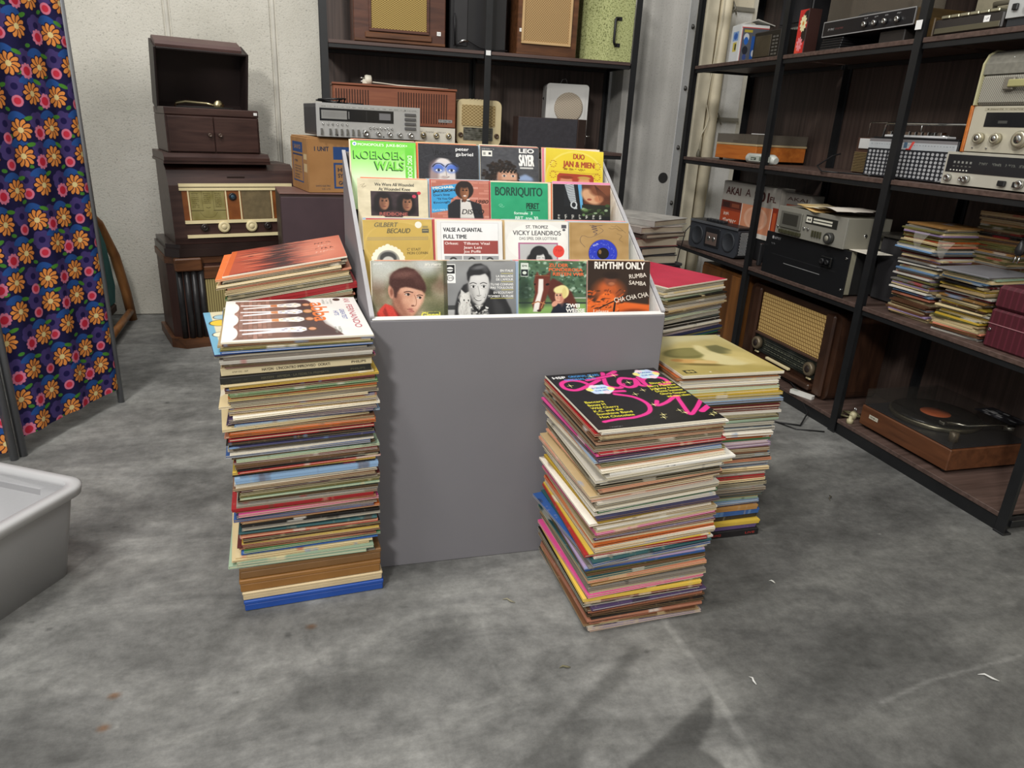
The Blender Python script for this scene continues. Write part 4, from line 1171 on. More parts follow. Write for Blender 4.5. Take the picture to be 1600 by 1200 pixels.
ROWS = [  # y of the foot, z of the tread, lean, list of (x centre, width, painter, label, yaw)
    (1.59, .588, 14, [(.206, .176, cov_portrait, 'single with colour portrait of a dark-haired young man in red', 0),
                       (.372, .176, cov_catman, 'black and white single of a smiling man holding a white kitten', 0),
                       (.553, .176, cov_horse, 'single showing a brown horse with white blaze beside a blond boy', 1),
                       (.728, .17, cov_rhythm, 'dark brown and orange single lettered RHYTHM ONLY', 1)]),
    (1.752, .664, 15, [(.200, .172, cov_ornate, 'gold-tan single with a portrait in a white ornamental frame', -1),
                       (.380, .172, cov_valse, 'white single with a red text band lettered VALSE A CHANTAL', 0),
                       (.560, .174, cov_sticker, 'white single with a round red price sticker and black-and-white singer', 0),
                       (.735, .172, cov_brown_label, 'brown paper sleeve with a round window showing a blue label', 0)]),
    (1.918, .748, 14, [(.203, .186, cov_cream_photo, 'worn cream single with a dark photo of two long-haired men', 0),
                       (.385, .160, cov_tuxedo, 'single of a man in a tuxedo before a pink brick wall', 0),
                       (.553, .166, cov_emerald, 'plain emerald green single lettered BORRIQUITO', 0),
                       (.738, .176, cov_dark_rose, 'black single with a blue and white striped shape and reclining face', 0)]),
    (2.052, .837, 14, [(.192, .180, cov_green, 'bright green single with blocky lettering KOEKOEK WALS', 0),
                       (.375, .174, cov_blue_eyes, 'near-black single with a pale face wearing blue eye make-up', 0),
                       (.556, .178, cov_curly, 'charcoal single with a curly-haired man and tall white letters', 0),
                       (.752, .184, cov_yellow, 'yellow single with red lettering and small ornaments', 2)]),
]
fillers = [('e6d9c0', 'cream'), ('d98090', 'pink'), ('e07040', 'orange'), ('ddd8cc', 'off-white'), ('c9ab7c', 'tan'), ('b84a4a', 'red'), ('9fb4cc', 'pale blue'), ('4a4446', 'dark grey')]
short = [['dark-haired young man in red', 'man with the white kitten', 'horse and blond boy', 'RHYTHM ONLY lettering'], ['gold-tan ornamental frame', 'VALSE A CHANTAL band', 'red price sticker', 'blue round label'],
         ['two long-haired men', 'man in a tuxedo', 'BORRIQUITO lettering', 'black striped cover'], ['KOEKOEK WALS lettering', 'blue eye make-up', 'curly-haired man', 'yellow DUO lettering']]
rs = random.Random(21)
for ri, (y, z, lean, row) in enumerate(ROWS):
    th = -math.radians(lean)
    for ci, (x, w, pn, lb, yaw) in enumerate(row):
        hgt = .186 if ri else .19
        me = single_mesh(pn().mat(pn.__name__[4:] + '_cover'), w, hgt, hid=(.31, .45, .47, .49)[ri])
        o = bpy.data.objects.new('record_single', me); COL.objects.link(o)
        o.location = (x, y, z + .0006); o.rotation_euler = (th, math.radians(yaw), 0)
        tag(o, lb, 'record', 'singles fronting the display box')
        used = []
        for q in range(4):
            fc, fn_ = fillers[(ri * 5 + ci * 3 + q) % len(fillers)]
            if (ri, ci) == (2, 3): fc, fn_ = (('e590b4', 'pink'), ('e07040', 'orange'), ('e6d9c0', 'cream'), ('4a4446', 'dark grey'))[q]
            fm = P('single_' + fc, fc, .6, 0, .1)
            me = single_mesh(fm, .176, .186, .0018)
            o = bpy.data.objects.new('record_single', me); COL.objects.link(o)
            o.location = (x + rs.uniform(-.006, .006) - (.004 if q % 2 else 0) + (.004, 0, 0, -.004)[ci], y + .0032 * (q + 1) + .002, z + .0006 + (rs.uniform(0, .004) if q else .002))
            if (ri, ci) == (2, 3) and q < 2: o.location = (x + (-.001, -.009)[q], y + .0035 * (q + 1), z + (.007, .001)[q])
            o.rotation_euler = (th, math.radians(rs.uniform(-.3, .3)), 0)
            tag(o, fn_ + ' single sleeve, ' + ('first', 'second', 'third', 'fourth')[q] + ' behind the one with ' + short[ri][ci], 'record', 'singles tucked behind the front ones')

# ================================================================ stacks of long-playing records
PAL = {'cream': 'dcc99c', 'white': 'e4e0d6', 'black': '1d1b1c', 'red': 'b5202a', 'maroon': '5f1d24', 'pink': 'd84a92', 'salmon': 'cc8268', 'orange': 'd8662c', 'yellow': 'cfae42',
       'tan': 'a87c48', 'brown': '5e4130', 'olive': '6a663c', 'green': '3f7a4c', 'mint': 'a2bfa6', 'teal': '2b565e', 'blue': '2b58a4', 'navy': '24264a', 'purple': '4f4070', 'lilac': 'b09ac4', 'grey': '85827d', 'sand': 'b9a076', 'sky': '7a9fc8'}


def sleeve_mat():
    m, t, b = nt('record_sleeve_card', .45, 0, .4)
    oi = N(t, 'ShaderNodeObjectInfo')
    v = coords(t, (16, 9, 0))
    n = N(t, 'ShaderNodeTexNoise', noise_dimensions='4D', i_Scale=1., i_Detail=2.)
    t.links.new(v, n.inputs['Vector'])
    ml = N(t, 'ShaderNodeMath', operation='MULTIPLY', i_1=57.); t.links.new(oi.outputs['Random'], ml.inputs[0]); t.links.new(ml.outputs[0], n.inputs['W'])
    second = ramp(t, oi.outputs['Random'], [(i / 9, lin(PAL[k])) for i, k in enumerate(('cream', 'black', 'white', 'red', 'brown', 'white', 'sky', 'black', 'cream'))], 'CONSTANT')
    f = ramp(t, n.outputs['Fac'], [(.6, (0, 0, 0, 1)), (.64, (1, 1, 1, 1))])
    mx = N(t, 'ShaderNodeMix', data_type='RGBA')
    k = N(t, 'ShaderNodeMath', operation='MULTIPLY', i_1=.6); t.links.new(f, k.inputs[0]); t.links.new(k.outputs[0], mx.inputs[0])
    t.links.new(oi.outputs['Color'], mx.inputs[6]); t.links.new(second, mx.inputs[7])
    # rubbed card along the edges
    n2 = N(t, 'ShaderNodeTexNoise', noise_dimensions='4D', i_Scale=60., i_Detail=4.); t.links.new(coords(t), n2.inputs['Vector']); t.links.new(ml.outputs[0], n2.inputs['W'])
    m2 = N(t, 'ShaderNodeMix', data_type='RGBA'); k2 = ramp(t, n2.outputs['Fac'], [(.6, (0, 0, 0, 1)), (.75, (.3, .3, .3, 1))]); t.links.new(k2, m2.inputs[0])
    t.links.new(mx.outputs[2], m2.inputs[6]); m2.inputs[7].default_value = lin('cfc2a4')
    t.links.new(m2.outputs[2], b.inputs['Base Color'])
    return m


sleevem = sleeve_mat()


def board_edge_mat():
    m, t, b = nt('board_edge', .8, 0, .2)
    oi = N(t, 'ShaderNodeObjectInfo')
    mx = N(t, 'ShaderNodeMix', data_type='RGBA', i_0=.55)
    t.links.new(oi.outputs['Color'], mx.inputs[6])
    t.links.new(ramp(t, oi.outputs['Random'], [(0, lin('d9cba6')), (.35, lin('9a7c58')), (.55, lin('e2dccb')), (.75, lin('6a5140')), (.88, lin('cdb88c'))], 'CONSTANT'), mx.inputs[7])
    t.links.new(mx.outputs[2], b.inputs['Base Color'])
    return m


boardm = board_edge_mat()


def paper_mat():
    m, t, b = nt('inner_sleeve_paper', .8, 0, .2)
    oi = N(t, 'ShaderNodeObjectInfo')
    t.links.new(ramp(t, oi.outputs['Random'], [(0, lin('d8cdb0')), (.3, lin('2a2624')), (.5, lin('c9bfa6')), (.7, lin('8a6e50')), (.85, lin('e2ddd2'))], 'CONSTANT'), b.inputs['Base Color'])
    return m


paperm = paper_mat()
LW, LD = .152, .172          # half width and depth of an LP sleeve


def lp_mesh(kind):
    b = B(); t = .0009; E_ = {'-y': 2, '+x': 2, '-x': 2}
    if kind == 'spine':         # closed rounded spine towards the front
        b.prism([(-LD, .0001), (-LD - .0006, .0003), (-LD - .0006, .0006), (-LD, t), (LD, t), (LD, 0)], -LW, LW, 'x')
    elif kind == 'open':        # open mouth towards the front: two boards with the paper set back
        b.box(-LW, LW, -LD, LD, 0, t * .34, 0, 0, E_).box(-LW, LW, -LD + .001, LD, t * .68, t, 0, 0, E_)
        b.box(-LW + .002, LW - .002, -LD + .003, LD - .002, t * .34, t * .68, 0, 1)
    elif kind == 'side':        # open at the left side
        b.box(-LW, LW, -LD, LD, 0, t * .34, 0, 0, {'-x': 2}).box(-LW + .001, LW, -LD, LD, t * .66, t, 0, 0, {'-x': 2})
        b.box(-LW + .003, LW - .001, -LD + .0005, LD - .002, t * .34, t * .66, 0, 1)
    elif kind == 'thick':       # box set with a lid line
        b.box(-LW, LW, -LD, LD, 0, t * .48, .00004).box(-LW - .001, LW + .001, -LD - .001, LD + .001, t * .5, t, .00004)
    return b.mesh('record_sleeve', [sleevem, paperm, boardm])


def nth(spec, colour, k):
    return [i for i, c in enumerate([c for c, n, mm in spec for _ in range(n)]) if c == colour][k]


LPM = {k: lp_mesh(k) for k in ('spine', 'open', 'side', 'thick')}


def art_sleeve(mat, t):
    b = B()
    b.box(-LW, LW, -LD, LD, 0, t, .0006, 1, {'+z': 0})
    return b.mesh('record_sleeve', [mat, P('sleeve_board', 'ddd5c2', .6)])


def lp_stack(where, spec, height, cx, cy, z0, rz=0, roll=0, pitch=0, drift=(0, 0), seed=1, top=None, group=None, off={}, yawj=1.6, fronts={}, tops={}, sxy=1, xmax=9, rolls=((0, 0), (1, 0))):
    """spec from the top down: (colour, count, mm) ; one object for each sleeve"""
    rr = random.Random(seed)
    items = [(c, mm) for c, n, mm in spec for _ in range(n)]
    tot = sum(mm for c, mm in items)
    sc = height / tot
    z = height
    R_ = Matrix.Rotation(math.radians(rz), 4, 'Z') @ Matrix.Rotation(math.radians(roll), 4, 'Y') @ Matrix.Rotation(math.radians(pitch), 4, 'X')
    base = Matrix.Translation((cx, cy, z0)) @ R_
    cnt = {}
    gx = gy = 0
    N_ = len(items)
    for i, (c, mm) in enumerate(items):
        t = mm * sc
        z -= t
        if c in ('sand', 'tan', 'cream') and i and i not in fronts and mm < 9 and rr.random() < .4: c = rr.choice(('brown', 'grey', 'white', 'black', 'maroon', 'salmon', 'olive', 'cream')); items[i] = (c, mm)
        if i % 7 == 0: gx, gy = rr.uniform(-.007, .007), rr.uniform(-.006, .006)
        k = z / height
        x = gx + rr.uniform(-.006, .006) + drift[0] * k; y = gy + rr.uniform(-.005, .005) + drift[1] * k
        yaw = rr.uniform(-yawj, yawj)
        if i in off: x += off[i][0]; y += off[i][1]; yaw += off[i][2] if len(off[i]) > 2 else 0
        x = min(x, xmax)
        if i == 0 and top:
            me = art_sleeve(top[0], t * .94); o = bpy.data.objects.new('record_sleeve', me); s_ = 1; x, y, yaw = drift[0], drift[1], 0
        elif i in fronts or i in tops:
            b = B(); b.box(-LW, LW, -LD, LD, 0, t * .94, .0008, 1, {'-y': 0} if i in fronts else {'+z': 0})
            o = bpy.data.objects.new('record_sleeve', b.mesh('record_sleeve', [fronts.get(i) or tops.get(i), P('pile_' + c, PAL[c], .6)])); s_ = 1
        else:
            kd = 'thick' if mm >= 9 else rr.choice(('spine', 'side', 'open', 'side', 'open', 'open'))
            o = bpy.data.objects.new('record_sleeve', LPM[kd]); s_ = t * .93 / .0009
            h = (np.array(hx(PAL[c])) * .88 + np.array(hx('a08a68')) * .12) * rr.uniform(.82, 1.15) + rr.uniform(-.03, .03)
            o.color = tuple(float(np.clip(q if q <= 0 else q, 0, 1)) ** 2.2 for q in np.clip(h, 0, 1)) + (1,)
        COL.objects.link(o)
        o.matrix_world = base @ Matrix.Translation((x, y, z)) @ Matrix.Rotation(math.radians(-float(np.interp(k, *zip(*rolls)))), 4, 'Y') @ Matrix.Rotation(math.radians(yaw), 4, 'Z') @ Matrix.Diagonal((sxy, sxy, s_, 1))
        if i == 0 and top: lb = top[1]
        else:
            up = items[i - 1][0] if i else ''
            what = 'thick ' + c + ' record box' if mm >= 9 else c + ' record sleeve'
            lb = f'{what}, {ordn(i + 1)} from top of {where}' + (f', below a {up} one' if up and i > 1 else '')
        tag(o, lb, 'record', group)
    return N_


LF = [('cream', 1, 5), ('cream', 1, 4), ('sand', 1, 4), ('olive', 1, 4), ('blue', 1, 5), ('navy', 1, 4), ('grey', 2, 5), ('white', 1, 9), ('black', 1, 4), ('pink', 1, 4), ('cream', 1, 17), ('black', 1, 15), ('cream', 1, 5), ('yellow', 1, 4),
      ('maroon', 2, 5), ('green', 2, 5), ('orange', 1, 5), ('yellow', 1, 6), ('grey', 2, 5), ('cream', 2, 5), ('yellow', 1, 4), ('cream', 2, 5), ('white', 1, 5), ('purple', 3, 5), ('sky', 1, 5), ('cream', 1, 6), ('brown', 1, 5), ('orange', 2, 5), ('salmon', 1, 5), ('red', 1, 8),
      ('black', 2, 5), ('navy', 1, 4), ('cream', 2, 4), ('white', 1, 4), ('grey', 1, 4), ('white', 1, 5), ('blue', 1, 6), ('black', 1, 5), ('mint', 1, 5), ('maroon', 1, 4), ('brown', 2, 4), ('olive', 1, 4), ('black', 1, 4), ('red', 1, 5), ('yellow', 1, 5), ('black', 1, 5),
      ('sky', 1, 14), ('white', 2, 6), ('brown', 2, 5), ('maroon', 1, 4), ('grey', 1, 4), ('olive', 2, 7), ('mint', 1, 4), ('black', 1, 5), ('grey', 2, 4), ('red', 1, 9), ('salmon', 1, 5), ('pink', 1, 7), ('purple', 1, 5), ('brown', 1, 4), ('blue', 1, 7), ('orange', 1, 5), ('tan', 1, 5),
      ('black', 2, 5), ('grey', 1, 5), ('teal', 2, 6), ('cream', 1, 5), ('salmon', 1, 4), ('red', 1, 4), ('black', 2, 5), ('yellow', 1, 4), ('maroon', 2, 5), ('salmon', 1, 4), ('green', 1, 5), ('blue', 2, 5), ('cream', 2, 5), ('mint', 2, 8), ('black', 1, 4)]
four = cov_four().mat('pop_group_cover', .35)
BH = .028 + .022 + .033 + .03   # four record boxes at the bottom
ioff = {6: (-.018, 0), 23: (-.016, .0, -1), 33: (-.018, .0, 2), 51: (.014, 0), 61: (.0, 0)}
nl = sum(n for c, n, m in LF)
ioff[nl - 4] = (-.022, -.004); ioff[nl - 5] = (-.016, 0); ioff[nl - 3] = (-.012, -.006); ioff[nl - 2] = (-.02, -.008)
# record boxes under the stack
zb = 0.0005
for nm, h, col, dx, dy in (('bright blue', .028, '1f4a9c', .0, 0), ('beige linen', .022, 'cdb891', -.002, .002), ('light brown', .033, '8f6330', -.006, .003), ('dark tan', .03, '7d5a34', -.004, .006)):
    t = thing('record_box', nm + ' flat record box in the bottom of the left front stack', 'record box', (-.052 + dx, 1.63 + dy, zb), 4.5, 'boxes under the left front stack')
    mt = P('box_' + nm.replace(' ', '_'), col, .55, 0, .08, 20, .15 if 'linen' in nm else .03, 400)
    B().box(-.158, .158, -.176, .176, 0, h * .62, .002).o('base', mt, t)
    b = B(); b.box(-.1595, .1595, -.1775, .1775, h * .62 + .0004, h - .0005, .002); b.o('lid', mt, t)
    zb += h
LFH = .645 - zb
comic = Cv('cfd9de', 256)
comic.rect(0, 0, 1, 1, 'd8d0b0').rect(0, 0, .05, 1, '6fa8c4')
for x, y, q, k in ((.1, .7, .08, 'e2c13c'), (.2, .5, .1, 'e8d24a'), (.08, .42, .06, 'e9e2c6'), (.15, .3, .07, 'd8c23a'), (.2, .15, .06, 'c4482c'), (.1, .1, .05, 'e0cc50'), (.12, .85, .06, '9fc0cc'), (.25, .9, .05, 'c98a70')): comic.ell(x, y, q, q, '2a2a2a', .1).ell(x, y, q * .9, q * .9, k, .1)

def spine_cv(body, bg, fg, ratio, right=None, left='6769 032 - 2LP', x=.26, wd=.45):
    c = Cv(bg, 512, max(8, int(512 * ratio)))
    m_ = c.m / c.n
    c.text(body, x, m_ * .28, m_ * .42, fg, width=wd, bold=.03)
    if right: c.text(right, .96, m_ * .3, m_ * .36, fg, 'r', .1, bold=.06)
    if left: c.text(left, .07, m_ * .35, m_ * .22, fg, width=.1)
    return c


comicm = comic.mat('comic_cover', .4)
fr = {11: spine_cv("HAYDN · L'INCONTRO IMPROVVISO · DORATI", 'd8c9a2', '4a4234', .05, 'PHILIPS').mat('cream_spine_lettering', .6),
      12: spine_cv('HAYDN · ARMIDA · LA FEDELTA PREMIATA', '24241f', '55523f', .045, 'PHILIPS').mat('black_spine_lettering', .6)}
ioff[5] = (-.03, .004, 7)
lp_stack('tall left front stack', LF, LFH, -.05, 1.632, zb + .0003, 4, 0, 0, (-.004, 0), 3, (four, 'white LP cover of four figures at a brick wall topping the tall left front stack'), 'LPs of the left front stack', ioff, xmax=.002, rolls=((0, 0), (.5, 1.6), (.82, 2.6), (1, .3)), fronts=fr, tops={5: comicm})

RF = [('black', 1, 5), ('white', 1, 4), ('red', 1, 5), ('cream', 1, 4), ('brown', 2, 5), ('salmon', 1, 4), ('black', 1, 4), ('brown', 1, 5), ('red', 1, 5), ('pink', 1, 4), ('purple', 2, 5), ('sky', 1, 5), ('cream', 2, 5), ('white', 3, 6), ('cream', 1, 4), ('white', 2, 7), ('black', 2, 5), ('salmon', 1, 4),
      ('brown', 1, 5), ('sand', 3, 6), ('cream', 1, 5), ('grey', 2, 5), ('white', 1, 5), ('green', 1, 7), ('cream', 1, 5), ('navy', 1, 5), ('yellow', 1, 7), ('white', 1, 5), ('sand', 2, 5), ('cream', 1, 5), ('pink', 1, 5), ('sand', 2, 5), ('purple', 1, 4), ('tan', 1, 5), ('cream', 1, 5), ('orange', 1, 6), ('white', 1, 5), ('sand', 1, 6),
      ('brown', 1, 5), ('yellow', 1, 4), ('red', 1, 6), ('white', 1, 4), ('teal', 1, 5), ('blue', 2, 6), ('grey', 1, 5), ('lilac', 1, 5), ('blue', 1, 7), ('olive', 1, 6), ('brown', 1, 5), ('teal', 1, 6), ('sand', 2, 6), ('tan', 1, 5), ('grey', 2, 5), ('navy', 1, 5), ('cream', 1, 4), ('pink', 1, 7), ('black', 1, 5), ('yellow', 1, 9), ('maroon', 1, 5),
      ('black', 1, 8), ('purple', 1, 5), ('brown', 1, 5), ('salmon', 2, 5), ('tan', 1, 5), ('black', 2, 5), ('salmon', 2, 7), ('brown', 1, 4), ('black', 1, 5), ('lilac', 1, 7), ('salmon', 1, 5)]
stars = cov_stars().mat('pink_script_cover', .28)
lp_stack('right front stack', RF, .515, .699, 1.384, .0005, 1.5, 0, 0, (-.028, -.012), 5, (stars, 'black LP cover with pink neon script topping the right front stack'), 'LPs of the right front stack',
         {17: (.02, -.006), 18: (.004, -.006), 19: (.024, -.004, -2), 27: (-.012, 0), 28: (-.01, 0), 37: (-.014, 0), nth(RF, 'blue', 0): (-.02, .0, 4), nth(RF, 'red', 2): (-.006, 0, -4), 75: (.012, -.004)}, fronts={17: spine_cv('33', 'dcdad4', '3a3a3c', .03, None, None, .42, .09).mat('white_edge_33', .6)}, sxy=.962, rolls=((0, 0), (.15, 1.5), (.4, 3.6), (.75, 4.2), (1, 1)))
RB = [('sand', 1, 6), ('orange', 1, 7), ('white', 2, 6), ('salmon', 1, 5), ('mint', 1, 6), ('yellow', 2, 6), ('grey', 1, 6), ('sky', 1, 6), ('black', 1, 6), ('maroon', 2, 6), ('white', 1, 5), ('olive', 2, 6), ('mint', 1, 7), ('grey', 1, 5), ('sky', 1, 8), ('white', 2, 7), ('orange', 1, 9), ('green', 1, 5), ('lilac', 2, 7), ('brown', 2, 6),
      ('black', 2, 6), ('salmon', 1, 5), ('sky', 2, 7), ('cream', 2, 6), ('white', 1, 6), ('red', 1, 7), ('cream', 2, 6), ('white', 1, 6), ('grey', 2, 6), ('teal', 1, 7), ('yellow', 1, 5), ('mint', 1, 6), ('sky', 1, 6), ('navy', 1, 6), ('tan', 1, 11), ('blue', 1, 12), ('black', 1, 11), ('yellow', 1, 9), ('purple', 1, 10), ('black', 1, 15)]
paint = cov_painting().mat('painting_cover', .4)
lp_stack('right rear stack', RB, .497, 1.04, 1.69, .0005, 1, 0, 0, (-.0, .01), 8, (paint, 'beige LP cover with a pale painted still life topping the right rear stack'), 'LPs of the right rear stack', {9: (.008, 0), 15: (.012, 0), 16: (.006, 0)}, fronts={len([1 for c, n, m in RB for _ in range(n)]) - 1: spine_cv('ORIGINAL RECORDINGS', '1e1c1e', 'b03028', .045, 'LIVE', None, .3, .3).mat('black_spine_red_lettering', .5)})
LB = [('orange', 1, 4), ('orange', 1, 5), ('white', 1, 4), ('cream', 2, 5), ('brown', 1, 4), ('salmon', 1, 5), ('cream', 2, 5), ('olive', 1, 5), ('black', 1, 4), ('green', 1, 4), ('white', 1, 5), ('red', 1, 15), ('mint', 1, 5), ('sand', 2, 5), ('olive', 2, 5), ('grey', 1, 4), ('white', 1, 4), ('black', 1, 5), ('grey', 2, 5), ('brown', 2, 5)]
sun = cov_sunset().mat('sunset_cover', .35)
lp_stack('tilted left rear stack', LB, .15, -.056, 2.0, .575, 1.5, -9.5, 0, (0, 0), 12, (sun, 'red-orange brushed LP cover topping the tilted left rear stack'), 'LPs of the left rear stack', {1: (-.018, 0), 4: (-.02, -.005), 5: (-.018, 0)})
RD = [('red', 1, 4), ('grey', 1, 5), ('cream', 2, 5), ('white', 1, 4), ('sand', 1, 4), ('mint', 1, 5), ('black', 1, 4), ('olive', 1, 5), ('grey', 2, 5), ('white', 1, 5), ('sand', 1, 4), ('brown', 1, 4), ('cream', 1, 5), ('blue', 1, 8), ('mint', 1, 6), ('grey', 2, 5), ('teal', 1, 5), ('black', 2, 5), ('white', 1, 5), ('navy', 1, 5), ('lilac', 1, 5)]
redm = cov_red().mat('red_cover', .4)
lp_stack('red-topped stack', RD, .155, 1.095, 2.135, .482, 24, 0, 0, (0, 0), 14, (redm, 'plain red LP cover topping the stack beside the display box'), 'LPs of the red-topped stack', {13: (-.004, 0), 14: (-.004, 0)})


def hidden_pile(label, cx, cy, h, rz, seed, wedge=0):
    """lower part of a stack that other stacks hide: many sleeves, one object"""
    r = random.Random(seed); b = B(); z = .0005
    keys = list(PAL)
    mats = [P('pile_' + k, PAL[k], .6) for k in keys]
    n = int(h / .0062)
    for i in range(n):
        dx, dy = r.uniform(-.009, .009), r.uniform(-.008, .008)
        b.box(-LW + dx, LW + dx, -LD + dy, LD + dy, z, z + .0057, 0, r.randrange(len(keys))); z += h / n
    o = b.o('record_pile', mats, None, (cx, cy, 0), (0, 0, math.radians(rz)))
    o['kind'] = 'stuff'; o['label'] = label; o['category'] = 'record pile'
    return o


hidden_pile('lower sleeves of the tilted left rear stack', -.06, 2.0, .54, 1.5, 4)
hidden_pile('lower sleeves of the red-topped stack beside the display box', 1.095, 2.135, .481, 24, 6)

# ================================================================ apparatus
mahog = wood('dark_mahogany', '2e1a17', '47302a', (4, 40, 40), .4)
walnut = wood('walnut', '4a2d1b', '70472b', (5, 45, 45), .38)
teak = wood('teak', '7b4530', '92593e', (4, 50, 50), .42)
orangew = wood('orange_teak', 'a85a22', 'c4742f', (4, 45, 45), .45)
ivory = P('ivory_plastic', 'dfd0a4', .45, 0, .06)
creamp = P('cream_plastic', 'd2c298', .45, 0, .06)
darkg = P('dark_gap', '151312', .8)


def knob(t, x, y, z, r, d, mat, name='knob', cap=None, n=20):
    """knob on a front that faces -y"""
    b = B()
    b.lathe([(r, 0), (r, d * .75), (r * .86, d), (r * .55, d), (r * .5, d * .93), (0.0001, d * .93)], (x, y, z), '-y', n)
    o = b.o(name, mat, t)
    if cap:
        b = B(); b.lathe([(r * .5, d * .93), (r * .46, d * 1.05), (.0001, d * 1.08)], (x, y, z), '-y', n); b.o('knob_cap', cap, o)
    return o


def plate(t, name, cv, x0, x1, z0, z1, y, rough=.4, th=.0012, spec=.4):
    b = B(); b.box(x0, x1, y - th, y, z0, z1, .0003, 1, {'-y': 0})
    return b.o(name, [cv.mat(name + '_print', rough, spec=spec), black], t)


def sticker(t, x, z, y, w=.022, h=.018):
    c = Cv('f2f2f0', 32, 26); c.scrib(.2, .25, .6, .3, '8a8a90')
    plate(t, 'price_tag', c, x - w / 2, x + w / 2, z - h / 2, z + h / 2, y, .7, .0008)


def feet(t, w, d, h=.008, mat=black):
    for x in (-w, w):
        for y in (.02, d):
            b = B(); b.lathe([(.008, -h), (.01, 0)], (x, y, h), 'z', 10); b.o('foot', mat, t)


# ---- left: floor radio, table radio, gramophone
ROT = 18
c18, s18 = math.cos(math.radians(ROT)), math.sin(math.radians(ROT))
def lpos(u, v, z): return (-.64 + u * c18 - v * s18, 3.504 + u * s18 + v * c18, z)


t = thing('radio_cabinet', 'tall floor-standing radio cabinet with ribbed black corner columns, bottom of the left pile', 'radio', lpos(.3, 0, 0), ROT)
B().prism([(-.265, .016), (.265, .016), (.318, .07), (.318, .36), (-.318, .36), (-.318, .07)], .045, .4, 'z').o('body', wood('cabinet_veneer', '3a211c', '54352b', (30, 30, 4), .4), t)
b = B(); b.prism([(-.28, -.012), (.28, -.012), (.335, .045), (.335, .37), (-.335, .37), (-.335, .045)], 0, .045, 'z'); b.o('plinth', walnut, t)
b = B(); b.prism([(-.268, .01), (.268, .01), (.324, .067), (.324, .362), (-.324, .362), (-.324, .067)], .4005, .433, 'z'); b.o('side_band', walnut, t)
b = B()
b.prism([(-.266, .0), (.266, .0), (.32, .058), (.32, .36), (-.32, .36), (-.32, .058)], .4335, .47, 'z'); b.prism([(-.258, .008), (.258, .008), (.312, .066), (.312, .36), (-.312, .36), (-.312, .066)], .4702, .49, 'z'); b.o('top_moulding', P('top_lacquer', '2f2320', .3, 0, .2), t)
for s_ in (-1, 1):
    B().box(s_ * .295, s_ * .175, -.016, .019, .37, .43, .006).o('corner_cornice', walnut, t)
    for k in range(4):
        x = s_ * (.275 - k * .031)
        b = B(); b.tube([(x, .012 if k else .022, .046), (x, .012 if k else .022, .369)], .014, 12); b.o('column', P('column_lacquer', '2b2a2b', .35, 0, .25, 40), t)
B().box(-.17, .17, .006, .02, .325, .385, .004).o('upper_rail', walnut, t)
B().box(-.165, .165, .012, .02, .12, .322, .002).o('cloth_grille', stripes('ribbed_cloth', '6d6038', 'a39560', 95, 0, .4, .8), t)
B().box(-.165, .165, .014, .02, .046, .118, .002).o('lower_recess', darkg, t)

t = thing('table_radio', 'dark wooden table radio with ivory trim and dial, middle of the left pile', 'radio', lpos(.31, .012, .491), ROT)
prof = [(.0, 0), (-.005, .03), (.02, .26), (.05, .325), (.1, .352), (.33, .352), (.33, 0)]
B().prism(prof, -.285, .285, 'x').o('body', mahog, t)
def rf(z): return .0 + (z - .03) / .23 * .025 - .005   # front face y at height z
def tilted(name, x0, x1, z0, z1, th, mat, lift=0.):
    b = B(); y0, y1 = rf(z0), rf(z1)
    b.prism([(y0 - th - lift, z0), (y0 - lift + .004, z0), (y1 - lift + .004, z1), (y1 - th - lift, z1)], x0, x1, 'x'); return b.o(name, mat, t)
tilted('ivory_trim', -.245, .262, .238, .25, .008, ivory); tilted('ivory_trim', -.245, .262, .254, .268, .009, ivory)
tilted('ivory_trim', -.235, .255, .092, .106, .009, ivory); tilted('ivory_trim', -.232, .25, .028, .042, .009, ivory)
tilted('front_veneer', -.235, .25, .107, .237, .002, wood('front_veneer', '6e3c1c', '94592b', (10, 40, 12), .35))
for x in (-.212, -.05, .012, .158, .23): tilted('ivory_strip', x, x + .006, .107, .237, .005, ivory)
dial = Cv('8c8353', 224, 172).noise(.05, .02, 2)
for x in (.34, .66): dial.line([(x, .28), (x, .76)], .006, '4a4228')
dial.rect(0, .24, .36, .255, '3a3420').rect(.64, .24, 1, .255, '3a3420')
for i in range(3):
    for j in range(8): dial.scrib(.05 + i * .33, .68 - j * .05, .2, .03, '544b2c', seed=j)
dial.curve([(.25, .2), (.35, .09), (.5, .06), (.65, .09), (.75, .2)], .008, '5a5130').rect(.36, .26, .64, .42, '938a58').line([(.44, .33), (.5, .31), (.56, .33)], .012, '4a4228')
b = B(); b.sheet(lambda u, v: (-.203 + u * .15, rf(.108 + v * .128) - .0035, .108 + v * .128), 1, 1); b.o('station_dial', dial.mat('station_dial', .25), t)
tilted('speaker_cloth', .022, .155, .108, .236, .004, P('speaker_cloth_brown', '6a5c40', .85, 0, .2, 40, .3, 300))
knob(t, -.018, rf(.21) - .002, .21, .017, .01, P('magic_eye_ring', '22262c', .25), 'tuning_eye', P('eye_glass', '3c5666', .1))
for x, m_, r in ((-.155, P('dark_knob', '2a211f', .4), .017), (-.07, ivory, .026), (.055, ivory, .026), (.13, P('dark_knob', '2a211f', .4), .017)): knob(t, x, rf(.075), .075, r, .016, m_, 'knob', m_)
c = Cv('2a1d19', 128, 20); c.scrib(.05, .03, .9, .08, '120c0a')
b = B(); b.box(-.03, .05, .052, .054, .288, .298, .0003, 1, {'-y': 0}); b.M = Matrix.Identity(4)
b.o('name_badge', [c.mat('badge_print', .4), black], t, (0, -.018, 0))

